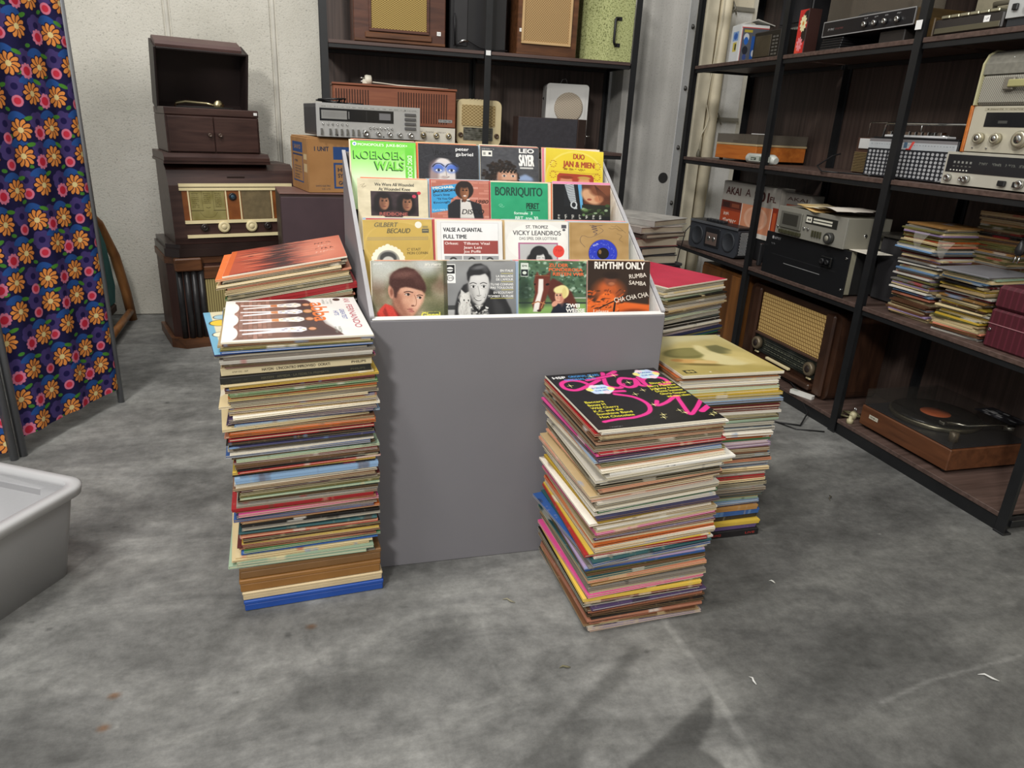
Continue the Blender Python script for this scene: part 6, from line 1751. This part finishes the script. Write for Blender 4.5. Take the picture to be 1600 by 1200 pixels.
B().box(-.21, .215, .004, .2, .0, .115, .002).o('case', dk, t); B().box(-.212, .217, -.004, .0035, .0, .116, .001).o('faceplate', P('deck_face', '96948a', .38, .25, .05), t)
b = B(); b.box(-.185, -.045, -.012, -.0042, .03, .1, .002); b.o('cassette_door', P('deck_door', '84837a', .35, .5), t)
B().box(-.165, -.065, -.0135, -.0122, .045, .09, .001).o('door_window', P('deck_window', '3b3a35', .15), t)
for k in range(6): B().box(-.18 + k * .024, -.16 + k * .024, -.016, -.0042, .008, .022, .001).o('key', P('deck_key', '55543f', .35, .5), t)
c = Cv('2d2d2a', 256, 60); c.rect(.02, .04, .2, .19, 'e9e7d8').poly([(.05, .11), (.1, .15), (.1, .07)], '1a1a1a').poly([(.1, .11), (.16, .15), (.16, .07)], '1a1a1a').rect(.25, .13, .85, .18, 'd8d6c6').rect(.25, .05, .85, .1, 'd8d6c6'); plate(t, 'level_meter', c, -.025, .165, .066, .1, -.0042, .2)
knob(t, .14, -.004, .03, .022, .02, P('deck_knob', '3a3a38', .35, .3), 'knob', P('deck_silver', ''), 24)
for k in range(4): B().box(.03 + k * .016, .036 + k * .016, -.012, -.0042, .02, .045, .001).o('slider', P('deck_key', ''), t)
for x in (-.025, .0): knob(t, x, -.004, .045, .006, .006, chrome, 'jack', None, 10)
knob(t, -.2, -.004, .03, .006, .006, chrome, 'jack', None, 10); b = B(); b.lathe([(.008, 0), (.008, .002), (.004, .003)], (.2151, .09, .05), 'x', 12); b.o('case_screw', chrome, t)
pr = random.Random(9)
for k in range(6):
    b = B(); w, d = .1, .07
    b.sheet(lambda u, v: ((u - .5) * 2 * w, (v - .5) * 2 * d, .004 * math.sin(u * 5 + k) + .003 * v), 6, 3)
    col = ('d9b878', 'e2c68c', 'd2ae6c', 'e6d3a4', 'e8e2d4', 'd8d0c4')[k]
    o = b.o('paper_sheet', P('paper_' + col, col, .8), None, (2.0 + pr.uniform(-.01, .02) + (.0 if k < 4 else .0), 2.53 - (0 if k < 4 else .13) + pr.uniform(-.02, .02), R3 + .182 + .121 + k * .0035), (0, 0, -PI / 2 + pr.uniform(-.35, .35)))
    tag(o, ('yellowed sheet, lowest of the papers on the cassette deck', 'pale yellow sheet second from the bottom of the papers on the cassette deck', 'tan sheet in the middle of the papers on the cassette deck', 'cream sheet topping the yellowed papers on the cassette deck', 'white leaflet at the right of the papers on the cassette deck', 'grey-white leaflet above the white one on the cassette deck')[k], 'paper', 'papers on the cassette deck')
o = B().box(-.06, .06, 0, .1, 0, .002, .0005).o('paper_slip', P('paper_e8e2d4', 'e8e2d4', .8), None, (1.96, 2.225, R3 + .181), (0, 0, -PI / 2 - .1)); tag(o, 'white slip of paper sticking out under the cassette deck side', 'paper')
t = rt('loudspeaker', 'black loudspeaker behind the post beside the black amplifier', 'speaker', 2.08, 2.16, R3)
B().box(-.09, .08, .0, .2, 0, .24, .004).o('cabinet', P('speaker_black', '1b1b1d', .5), t); B().box(-.085, .075, -.006, -.0005, .006, .234, .002).o('front_cloth', P('cloth_black', '232225', .9), t)
o = B().box(-.1, .12, 0, .2, 0, .012, .002).o('dust_cover_lid', P('lid_dark', '35332f', .3), None, (2.06, 2.17, R3 + .2405), (0, 0, -PI / 2)); tag(o, 'flat dark lid lying on the black loudspeaker behind the post', 'lid')


# three piles of small singles on the third shelf
def single_pile(where, x, y, z, h, cols, seed, n, rz=0, lean=(0, 0), W_=.082, D_=.085, jit=.012):
    r = random.Random(seed); zz = z
    b0 = B(); tt = .001
    b0.box(-D_, D_, -W_, W_, 0, tt * .4, 0); b0.box(-D_ + .001, D_, -W_ + .001, W_, tt * .6, tt, 0); b0.box(-D_ + .004, D_ - .002, -W_ + .003, W_ - .002, tt * .4, tt * .6, 0, 1)
    me = b0.mesh('record_single', [sleevem, paperm])
    gx = gy = gr = 0; prev = None
    items = [r.choice(cols) for _ in range(n)]
    for i, cname in enumerate(items):
        t_ = h / n * 1
        if i % 6 == 0: gx, gy, gr = r.uniform(-.006, .006), r.uniform(-.006, .006), r.uniform(-4, 4)
        o = bpy.data.objects.new('record_single', me); COL.objects.link(o)
        k = i / n
        o.location = (x + gx + r.uniform(-jit, jit) + lean[0] * k, y + gy + r.uniform(-jit, jit) + lean[1] * k, zz); o.scale = (1, 1, t_ * .92 / tt)
        o.rotation_euler = (0, 0, math.radians(rz + gr + r.uniform(-4, 4)))
        hcol = np.clip(np.array(hx(PAL[cname])) * r.uniform(.8, 1.1), 0, 1); o.color = tuple(float(q) ** 2.2 for q in hcol) + (1,)
        tag(o, f'{cname} single sleeve, {ordn(n - i)} from the top of the {where}', 'record', 'singles of the ' + where)
        zz += t_


cA = ['cream', 'cream', 'white', 'sand', 'brown', 'black', 'grey', 'salmon', 'orange', 'tan', 'olive', 'white', 'lilac', 'sky', 'maroon', 'cream']
single_pile('left singles pile of the third shelf', 2.065, 1.965, R3 + .0005, .318, cA, 31, 62, 0, (.01, .015))
single_pile('singles pile by the maroon case', 2.06, 1.758, R3 + .0005, .2, cA + ['yellow', 'mint', 'orange'], 32, 40, 4, (-.01, -.0))
single_pile('dim rear singles pile', 2.215, 1.845, R3 + .0005, .375, ['olive', 'sand', 'brown', 'grey', 'brown', 'olive', 'black', 'sand', 'tan', 'cream'], 33, 58, 3, (0, 0), .075, .07, .004)
o = B().box(-.11, .11, -.09, .09, 0, .004, .001).o('envelope', P('grey_envelope', '77777c', .5), None, (2.045, 1.755, R3 + .2015), (0, 0, .1)); tag(o, 'grey plastic envelope lying on the front pile of singles', 'envelope')
for k, (x, y, z) in enumerate(((2.0, 1.86, .28), (1.985, 1.95, .297))):
    b = B(); b.sheet(lambda u, v: (-.012 * math.sin(v * 2.5) - .006 * u, .05 * (u - .5) * (1.2 - v), -.055 * v), 5, 5)
    o = b.o('plastic_sleeve', glass('clear_film', 'c4c0b8', .2, .15), None, (x - .025, y, R3 + z)); tag(o, ('crumpled clear plastic sleeve hanging from the rear pile of singles', 'clear plastic sleeve corner hanging from the left pile of singles')[k], 'plastic sleeve')

t = rt('record_case', 'maroon ribbed carrying case with a brass lock, right end of the third shelf', 'case', 1.965, 1.515, R3)
mr = stripes('maroon_ribbed', '4a1822', '591f2c', 48, 0, .75, .55)
B().box(-.12, .115, 0, .24, .0, .118, .006).o('lower_shell', mr, t); b = B(); b.box(-.12, .115, 0, .24, .1185, .19, .01); b.o('lid', mr, t)
B().box(-.005, .04, -.006, -.0005, .1, .135, .002).o('lock', P('brass_lock', '9c8b5c', .3, .9), t)
B().box(-.118, .113, -.002, -.0002, .072, .0745, .0005).o('stitch_line', P('stitching', '9c6a70', .8), t)
for x in (-.105,): knob(t, x, -.0003, .055, .005, .004, chrome, 'stud', None, 10)
t = thing('plug', 'black two-pin plug hanging above the maroon case', 'plug', (1.99, 1.62, .79))
b = B(); b.lathe([(.006, 0), (.012, .006), (.013, .02), (.008, .034), (.004, .045)], (0, 0, 0), 'z', 12); b.o('body', black, t)
for x in (-.006, .006):
    b = B(); b.tube([(0, x, 0), (-.004, x, -.022)], .0022, 6); b.o('pin', chrome, t)
b = B(); b.tube([(0, 0, .045), (.01, -.02, .09), (.02, -.03, .13), (.01, -.03, .15)], .0035, 6); b.o('lead', black, t)

# second shelf
t = rt('small_record_player', 'small orange wooden record player with a grey lid, far end of the second shelf', 'turntable', 2.005, 3.245, R2)
B().box(-.18, .18, 0, .27, .01, .075, .002).o('plinth', orangew, t); feet(t, .15, .22, .01)
b = B(); b.box(-.182, .182, -.001, .272, .0753, .084, .001); b.o('top_trim', P('trim_cream', 'b5a27c', .5), t)
b = B(); b.box(-.18, .18, 0, .003, .0845, .125, 0); b.box(-.18, .18, .267, .27, .0845, .125, 0); b.box(-.18, -.177, .0031, .2669, .0845, .125, 0); b.box(.177, .18, .0031, .2669, .0845, .125, 0); b.box(-.18, .18, 0, .27, .1251, .128, 0); b.o('dust_cover', glass('grey_acrylic', '6f675c', .5, .1), t)
b = B(); b.lathe([(.11, .086), (.11, .098), (.001, .099)], (-.03, .13, 0), 'z', 32); b.o('platter', P('felt', ''), t)
o = B().box(-.04, .04, 0, .03, 0, .003, .001).o('paper_slip', tagm, None, (2.04, 3.14, R2 + .1285), (0, 0, -PI / 2)); tag(o, 'small white paper slip lying on the lid of the orange record player', 'paper')
t = rt('plastic_packet', 'packet in clear printed film lying before the orange record player', 'packet', 1.955, 2.97, R2, -84)
b = B(); b.tube([(-.1, .025, .022), (-.085, .025, .024), (.08, .025, .024), (.1, .025, .02)], [.012, .022, .022, .014], 12); b.o('roll', P('packet_white', 'c4c7c0', .3), t)
c = Cv('aeb3aa', 96, 40).rect(.1, .08, .35, .3, '4c544c').rect(.5, .05, .9, .36, '6d776a').scrib(.12, .12, .2, .12, 'd8dcd4')
plate(t, 'packet_label', c, -.06, .085, .012, .036, .0025, .2)
t = rt('transistor_radio', 'chrome and black transistor radio with rows of white dots, on the second shelf', 'radio', 1.995, 2.135, R2)
b = B(); b.box(-.2, .2, .004, .09, .002, .135, .003); b.o('body', P('transistor_black', '202125', .4), t)
c = Cv('26282d', 520, 180)
for i in range(20):
    for j in range(7): c.ell(.035 + i * .049, .035 + j * .046, .0165, .018, 'a9abae', .2)
c.scrib(.02, .006, .09, .013, 'c0c0c0').scrib(.86, .006, .09, .016, 'e0e0e0')
plate(t, 'dotted_grille', c, -.198, .198, .004, .1, .0038, .4)
c = Cv('b9bec2', 520, 64)
for k in range(5): c.line([(.02, .015 + k * .018), (.98, .015 + k * .018)], .003, '8a9096')
c.rect(0, .085, 1, .125, '7c7a7c').rect(.43, .02, .47, .09, '53708a').poly([(.49, .01), (.52, .01), (.55, .1), (.52, .1)], 'e0504a').rect(.46, .0, .52, .012, 'c03030')
for k in range(30): c.scrib(.03 + k * .032, .05, .016, .012, '6c7278', seed=k)
plate(t, 'tuning_scale', c, -.197, .197, .1005, .134, .0035, .2)
B().box(-.19, .19, .01, .085, .1355, .14, .001).o('top_plate', P('radio_top', '17181b', .35), t)
b = B(); b.box(-.15, .13, .02, .06, .1405, .148, .002); b.o('key_strip', P('key_white', 'c9cacb', .4), t)
for k in range(9): B().box(-.14 + k * .028, -.122 + k * .028, .022, .045, .1485, .16, .001).o('key', chrome, t)
b = B(); b.lathe([(.022, 0), (.022, .01), (.001, .012)], (.1, .045, .1405), 'z', 20); b.o('dial_wheel', chrome, t)
b = B(); b.tube([(-.195, .05, .12), (-.185, .05, .18), (-.178, .05, .186), (.178, .05, .186), (.185, .05, .18), (.195, .05, .12)], .0045, 8); b.o('carry_handle', chrome, t)
t = rt('transistor_radio', 'brown slatted transistor radio half hidden behind the dotted one', 'radio', 2.08, 2.36, R2)
B().box(-.14, .14, .004, .08, .002, .135, .003).o('body', P('radio_brown', '4a342a', .45), t)
for k in range(13): B().box(-.138, .138, -.001, .0035, .008 + k * .0058, .0112 + k * .0058, .0004).o('slat', P('gold_slat', '8d7a55', .4, .3), t)
B().box(-.12, .136, -.003, .0035, .095, .132, .001).o('tuning_scale', P('scale_white', 'c8c9c8', .3), t)
b = B(); b.tube([(-.13, .04, .13), (-.13, .04, .188), (-.126, .04, .192), (.126, .04, .192), (.13, .04, .188), (.13, .04, .13)], .003, 6); b.o('carry_handle', chrome, t)
o = B(); o.tube([(0, 0, .003), (-.03, .06, .003), (-.01, .12, .02), (.06, .13, .06), (.09, .12, .07)], .003, 6); o.tube([(0, 0, .003), (.04, -.05, .003), (.07, -.1, .003), (.03, -.13, .003)], .003, 6)
tag(o.o('cable', black, None, (1.96, 2.42, R2)), 'thin black cable looping in front of the brown slatted radio', 'cable')

t = rt('tuner', 'silver and black tuner at the bottom of the pile on the second shelf', 'tuner', 1.985, 1.69, R2)
silv = P('tuner_silver', 'c0bdb0', .35, .2, .05)
B().box(-.262, .262, .004, .26, .006, .102, .002).o('case', P('tuner_case', '3c3a36', .5), t); B().box(-.264, .264, -.003, .0035, .004, .104, .001).o('faceplate', silv, t); feet(t, .22, .22, .006)
c = Cv('26272a', 512, 80)
for k in range(5): c.rect(.05 + k * .03, .08, .065 + k * .03, .1, '8a8b86').rect(.05 + k * .03, .05, .065 + k * .03, .06, '6a6b66')
for k in range(8): c.scrib(.24 + k * .09, .08, .06, .022, '6f716a', seed=k)
for k in range(6): c.ell(.04 + k * .024, .02, .006, .006, 'f0efe4', .4)
plate(t, 'dark_scale', c, -.256, .25, .042, .096, -.0032, .15)
for x, r in ((-.235, .011), (-.18, .008), (-.165, .011), (.02, .012), (.06, .012)): knob(t, x, -.003, .024, r, .014, chrome)
for x in (-.05, .0): B().box(x, x + .025, -.014, -.0035, .014, .03, .002).o('switch', black, t)
t = rt('amplifier', 'silver stereo amplifier with wooden cheeks, on the tuner of the second shelf', 'amplifier', 1.985, 1.655, R2 + .1045)
B().box(-.24, .24, .004, .26, .004, .132, .002).o('case', P('amp_case', '4a463e', .5), t); B().box(-.24, .24, -.004, .0035, .002, .134, .001).o('faceplate', P('champagne_face', 'c4bfac', .35, .2, .05), t)
for x in (-.252, .241): B().box(x, x + .011, -.008, .262, .0, .136, .002).o('wooden_cheek', orangew, t)
c = Cv('1d1d1f', 300, 62); c.rect(.12, .05, .2, .09, '77776f').grad('1d1d1f', '3a3a3c', 0, 1, 0, .5); plate(t, 'glass_scale', c, -.19, .2, .075, .116, -.0042, .1)
c = Cv('b3ad98', 300, 12); c.ell(.03, .02, .008, .008, '3a362c').scrib(.05, .01, .86, .02, '5a5648'); plate(t, 'legend', c, -.2, .2, .121, .129, -.0042, .4, .0005)
for x, r in ((-.19, .016), (-.13, .016), (-.05, .024), (.02, .016), (.08, .016)): knob(t, x, -.004, .042, r, .018, P('champagne_knob', 'c4bda6', .3, .7), 'knob', chrome)
for x in (-.21, -.16): knob(t, x, -.004, .014, .003, .003, chrome, 'jack', None, 8)
t = rt('suitcase_record_player', 'grey tweed suitcase record player with rounded lid, on the silver amplifier', 'record player', 1.975, 1.68, R2 + .241)
tweed = weave('grey_tweed', '6d6a60', 'a5a296', 900, 900)
B().box(-.21, .21, 0, .25, .0, .085, .008).o('lower_shell', tweed, t)
b = B(); b.prism([(0.0, .086), (.0, .115), (.012, .14), (.035, .152), (.25, .152), (.25, .086)], -.208, .208, 'x'); b.o('lid', P('tweed_lid', '7a786e', .7, 0, .15, 80), t)
b = B(); b.prism([(-.004, .0), (-.004, .116), (.009, .143), (.033, .156), (.25, .156), (.25, .0)], -.214, -.2085, 'x'); b.o('edge_binding', P('binding_cream', 'b9b48e', .6), t)
B().box(-.12, -.085, -.014, -.0005, .04, .075, .003).o('handle_bracket', P('bracket_grey', '8a857a', .4, .4), t); B().box(.1, .135, -.014, -.0005, .04, .075, .003).o('handle_bracket', P('bracket_grey', ''), t)
B().box(-.1, .12, -.02, -.0142, .047, .068, .004).o('carry_handle', P('handle_olive', 'a5a070', .5), t)
c = Cv('e8e8e4', 24, 24); b = B(); b.box(-.012, .012, -.002, -.001, -.012, .012, .0002); o = b.o('price_tag', tagm, t, (-.11, .0165, .1315)); o.rotation_euler = (-.78, .5, 0)
o = B(); o.tube([(0, 0, 0), (.004, -.06, -.03), (.002, -.13, -.052), (.01, -.22, -.06)], .0035, 6); tag(o.o('cable', black, None, (1.972, 1.66, R2 + .09)), 'black cable hanging across the front of the tuner', 'cable')

# top shelf
t = rt('game_box', 'tall white and blue printed box at the far end of the top shelf', 'box', 1.98, 3.30, R1, -6)
b = B(); b.box(0, .14, 0, .1, 0, .165, .0015); b.o('carton', P('game_white', 'cfd2d2', .6), t)
c = Cv('5a5c64', 230, 200)
c.rect(0, 0, .02, 1, 'e8e4e0').rect(0, .82, 1, .87, 'e8e4e0').rect(.0, .8, 1, .82, 'c84a48').rect(.02, 0, .035, .82, 'c84a48').rect(.4, .05, .85, .62, '2b56a0').ell(.62, .5, .09, .09, 'd8d8d8', .1).ell(.62, .5, .05, .05, '4a6a9a', .1).ell(.2, .58, .1, .1, 'c9ccd0', .1).ell(.2, .5, .08, .09, '2f63b4', .1).ell(.2, .28, .1, .1, '2a2c34', .1).ell(.2, .12, .07, .07, '3a4a80', .1).ell(.5, .22, .06, .08, 'c0c4cc', .2).rect(.1, .7, .4, .76, 'b0a040')
plate(t, 'front_print', c, .001, .139, .001, .162, -.0003, .4)
c = Cv('d2d5d6', 84, 198).rect(.2, 1.4, .8, 2.0, '7ea0d0').ell(.5, 1.7, .2, .22, '3a64b0', .1).rect(.3, .7, .7, 1.3, 'c9b850').rect(.5, .8, .65, 1.2, '3a3a30')
b = B(); b.box(-.0015, -.0003, .002, .098, .002, .16, .0002, 1, {'-x': 0}); b.o('side_print', [c.mat('game_side', .4), white], t)
o = B(); o.prism([(.0, .0), (.07, .02), (.16, .0), (.16, .004), (.07, .026), (.0, .006)], -.035, .035, 'y'); tag(o.o('folded_leaflet', P('leaflet', 'b8b5ac', .7), None, (2.0, 3.35, R1 + .1665), (0, 0, -.1)), 'folded pale leaflet lying on the printed game box', 'leaflet')
t = rt('portable_radio', 'small brown and black portable radio between game box and post on the top shelf', 'radio', 1.995, 3.1, R1)
B().box(-.105, .1, 0, .1, 0, .118, .004).o('body', P('radio_darkbrown', '221d1a', .4), t); B().box(-.09, .035, -.003, -.0004, .012, .1, .002).o('front_panel', P('sepia_panel', '40382a', .5, 0, .3, 14), t)
for k in range(6):
    for j in range(2): B().box(.045 + j * .024, .062 + j * .024, -.003, -.0004, .014 + k * .014, .023 + k * .014, .001).o('key', P('key_grey', '55524c', .5), t)
t = rt('loudspeaker', 'black loudspeaker box at the back of the top shelf above the small brown radio', 'speaker', 2.13, 3.12, R1)
B().box(-.11, .12, 0, .16, 0, .36, .004).o('cabinet', P('speaker_black', ''), t); B().box(-.1, .11, -.004, -.0004, .16, .34, .002).o('front_cloth', P('cloth_black', ''), t)
for k in range(4): B().box(-.01 + k * .014, -.001 + k * .014, -.006, -.0005, .13, .142, .001).o('switch', chrome, t)
t = rt('flower_tin', 'slim red box with a cream daisy on the top shelf beside the post', 'box', 1.955, 2.80, R1)
c = Cv('c43430', 110, 260)
c.ell(.2, .3, .4, .3, 'd8503c', .4).ell(.8, 1.0, .3, .4, '2a2422', .3).ell(.9, 2.0, .4, .3, '2c2624', .3)
for k in range(11):
    a = k / 11 * 2 * PI; c.ell(.55 + .22 * math.cos(a), 1.62 + .3 * math.sin(a), .17, .09, 'e8dfb0', .15, rot=a)
c.ell(.55, 1.62, .1, .11, 'cf8a3a', .2)
for k in range(9):
    a = k / 9 * 2 * PI; c.ell(.45 + .2 * math.cos(a), .5 + .25 * math.sin(a), .16, .08, 'e88a92', .15, rot=a)
B().box(-.028, .03, .0005, .06, 0, .165, .001).o('body', P('tin_dark', '3a2420', .4), t); plate(t, 'front_print', c, -.027, .029, .001, .163, .0003, .3)
t = rt('stereo_turntable', 'black stereo turntable with a silver-edged panel and raised dust cover on the top shelf', 'turntable', 1.965, 2.445, R1 + .0485)
B().box(-.236, .236, .004, .3, 0, .052, .002).o('plinth', black, t)
c = Cv('1d1d20', 512, 60); c.rect(0, 0, 1, .117, '9a9a9a').rect(.006, .007, .994, .11, '1f1f22').scrib(.07, .045, .07, .018, 'd0d0d0').scrib(.15, .047, .1, .014, '6a3a3a')
for x in (.5, .61, .72, .84): c.scrib(x - .02, .088, .04, .01, 'a9a9a9')
plate(t, 'front_panel', c, -.236, .236, .0005, .056, .0035, .3)
for x in (.005, .055, .105, .165): knob(t, x, .002, .024, .009, .014, chrome)
B().box(.237, .255, .004, .3, 0, .052, .002).o('wooden_cheek', wood('cheek_oak', '35270f', '4a3718', (40, 5, 40), .5), t)
b = B(); b.lathe([(.125, .053), (.125, .068), (.001, .069)], (-.03, .15, 0), 'z', 36); b.o('platter', P('felt', ''), t)
b = B()
for (x0, x1, y0, y1, z0, z1) in ((-.235, .235, .297, .3, 0, .3), (-.235, -.232, .2, .2968, 0, .3), (.232, .235, .2, .2968, 0, .3), (-.235, .235, .2, .2968, .2971, .3)): b.box(x0, x1, y0, y1, z0, z1, 0)
o = b.o('dust_cover', glass('grey_acrylic', ''), t); o.location = (0, -.185, .0535); o.rotation_euler = (0, 0, 0)
sticker(t, .195, .135, .014, .024, .02)
for k in range(5):
    o = B().box(-.06, .06, 0, .2, .0, .008, .002).o('plastic_tray', black, None, (1.965 + .002 * k, 2.62, R1 + .0005 + k * .0091), (0, 0, -PI / 2)); tag(o, f'black flat plastic tray, {ordn(5 - k)} from the top of the pile under the black turntable', 'tray', 'black trays under the turntable')
o = B().box(-.06, .06, 0, .2, .0, .044, .003).o('wooden_block', P('block_dark', '241f1c', .6), None, (1.985, 2.32, R1 + .0005), (0, 0, -PI / 2)); tag(o, 'dark wooden block under the right end of the black turntable', 'block')
t = rt('cassette_recorder', 'flat dark cassette recorder with a silver key row on the top shelf', 'cassette recorder', 1.965, 1.985, R1)
B().box(-.13, .125, 0, .14, .004, .05, .004).o('body', P('recorder_brown', '2f2b29', .4), t); B().box(-.12, .12, -.004, -.0005, .008, .024, .001).o('front_strip', P('recorder_strip', '55503f', .4), t)
for k in range(6): B().box(-.105 + k * .036, -.073 + k * .036, -.002, .03, .0505, .06, .002).o('key', P('key_silver', 'b9b59c', .3, .8), t)
sticker(t, .07, .034, -.0006, .022, .018)
B().box(-.155, -.131, .0, .13, 0.002, .06, .003).o('side_cheek', wood('cheek_oak', ''  , ''), t)
t = rt('small_amplifier', 'light grey device with a black switch at the near end of the top shelf', 'hi-fi unit', 1.965, 1.74, R1)
B().box(-.11, .12, .004, .2, .002, .075, .003).o('case', P('device_dark', '2c2f33', .4), t); B().box(-.111, .121, -.003, .0035, .026, .076, .001).o('faceplate', P('device_face', 'b9bab8', .4), t)
B().box(-.09, -.072, -.012, -.0035, .045, .062, .002).o('switch', black, t); knob(t, -.03, -.003, .05, .018, .014, P('device_face', ''), 'knob')
t = rt('travel_bag', 'beige cloth bag lying behind the flat cassette recorder on the top shelf', 'bag', 2.14, 2.0, R1)
b = B(); b.prism(rrect(-.14, .0, .14, .3, .05), 0, .14, 'y', 0, True); b.o('body', P('bag_beige', '8f8872', .8, 0, .15, 20, .2, 200), t); b = B(); b.tube([(-.05, -.006, .06), (-.04, -.03, .1), (.04, -.03, .1), (.05, -.006, .06)], .008, 8); b.o('handle', P('bag_strap', '5a5444', .8), t)
# white tags on the posts
for nm, x, y, z in (('white paper tag on the second front post of the right rack', 1.93, 2.141, 1.435), ('white paper tag on the centre post of the back rack', None, 0, 0)):
    if x is None: o = B().box(-.012, .012, -.002, -.0005, 0, .022, .0003).o('price_tag', tagm, None, (.855, 3.712, 1.392))
    else: o = B().box(-.013, .013, -.002, -.0005, 0, .028, .0003).o('price_tag', tagm, None, (x, y, z), (0, .0, -PI / 2))
    tag(o, nm, 'tag')

# ---- pile of old boxes and albums behind the red-topped stack
t0 = thing('black_storage_box', 'black box under the old albums behind the red-topped stack', 'box', (1.2, 2.56, 0), 14)
B().box(-.12, .12, -.15, .15, 0, .6, .004).o('body', P('storage_black', '222124', .6), t0); b = B(); b.box(-.123, .123, -.153, .153, .6005, .612, .003); b.o('lid', P('storage_lid', '2b2a2d', .6), t0)
zt = .6126
for k, (nm, col, h, dx, rz, w, d) in enumerate((('black', '2a282b', .034, .0, 8, .1, .15), ('torn black', '242326', .03, -.012, 20, .095, .15), ('dark red', '6a3a38', .034, .0, 12, .1, .14), ('mottled brown', '4a4038', .018, .006, 22, .11, .15), ('pale', '8d857e', .024, .0, 16, .105, .15), ('grey and white', '8f8c87', .024, .015, 30, .11, .14))):
    t = thing('record_album', nm + ' old record album in the pile behind the red-topped stack', 'album', (1.2 + dx, 2.56, zt), rz, 'albums behind the red-topped stack')
    m_ = P('album_' + col, col, .7, 0, .25, 18)
    B().box(-w, w, -d, d, 0, .003, .001).o('cover', m_, t); b = B(); b.box(-w, w, -d, d, h - .0035, h - .0005, .001); b.o('cover', m_, t); b = B(); b.box(-w, -w + .004, -d, d, .0032, h - .0037, .0005); b.o('spine', m_, t)
    b = B(); b.box(-w + .005, w - .004, -d + .004, d - .004, .0032, h - .0037, .0005); b.o('pages', P('album_pages', 'a09684', .8), t)
    zt += h

# ---- cables on the floor, cable and plug hanging in the corner
o = B(); o.tube([(1.72, 2.36, .005), (1.76, 2.25, .004), (1.84, 2.2, .004), (1.93, 2.28, .02), (1.96, 2.4, .07), (1.99, 2.5, .075), (2.0, 2.6, .066)], .0035, 6); o.tube([(1.76, 2.25, .004), (1.8, 2.17, .004), (1.9, 2.13, .004)], .0025, 6)
tag(o.o('cable', black), 'thin black cable running from the bottom shelf onto the floor by the right rear stack', 'cable')
t = thing('hanging_cable', 'cream cable with a plug at its end hanging in the corner between the racks', 'cable', (2.33, 4.075, 0))
pts = [(-.03, 0, 2.3), (-.02, 0, 1.7), (-.035, 0, 1.5), (-.045, 0, 1.38), (-.05, 0, 1.25), (-.02, 0, 1.18), (-.03, 0, 1.13), (-.06, 0, 1.07), (-.06, 0, .99)]
b = B(); b.tube(pts, .0035, 6); b.o('cord', P('cord_cream', 'd2cbb4', .5), t)
b = B(); b.lathe([(.004, .05), (.011, .03), (.012, .012), (.009, 0)], (-.06, 0, .945), 'z', 12); b.o('plug_body', P('plug_grey', '6a6658', .5), t)
for x in (-.067, -.053):
    b = B(); b.tube([(x, 0, .945), (x, 0, .922)], .003, 6); b.o('plug_pin', P('bolt_steel', ''), t)
o = B(); o.tube([(1.57, 4.07, 1.39), (1.585, 4.1, 1.37), (1.58, 4.1, 1.2), (1.565, 4.1, 1.15), (1.56, 4.1, 1.0), (1.555, 4.1, .94)], .003, 6); tag(o.o('cable', black), 'thin dark cable hanging down at the right end of the back rack panel', 'cable')
# litter on the floor
lr = random.Random(17)
for k, (x, y, lb, col, s_) in enumerate(((.85, 1.0, 'white paper shred lying in front of the right front stack', 'd8d8d4', .012), (.41, 1.36, 'dry straw shred on the floor left of the right front stack', '8f8a74', .016), (.47, 1.12, 'curled leaf crumb on the floor left below the right front stack', '6f6a50', .012), (1.56, 1.66, 'dark splinter on the floor before the bottom shelf', '4a463c', .02), (1.37, .9, 'white feather scrap on the floor at the lower right', 'd0d0cc', .02), (1.1, 1.3, 'pale crumb on the floor right of the right front stack', 'c9c9c2', .008))):
    b = B(); p = [(-s_, 0, .001), (-s_ * .3, s_ * .2, .004), (s_ * .4, -s_ * .1, .003), (s_, s_ * .25, .001)]
    b.tube(p, [.0008, .0022, .002, .0006], 6); o = b.o('litter_scrap', P('litter_' + col, col, .8), None, (x, y, .001), (0, 0, lr.uniform(0, 3))); tag(o, lb, 'litter')
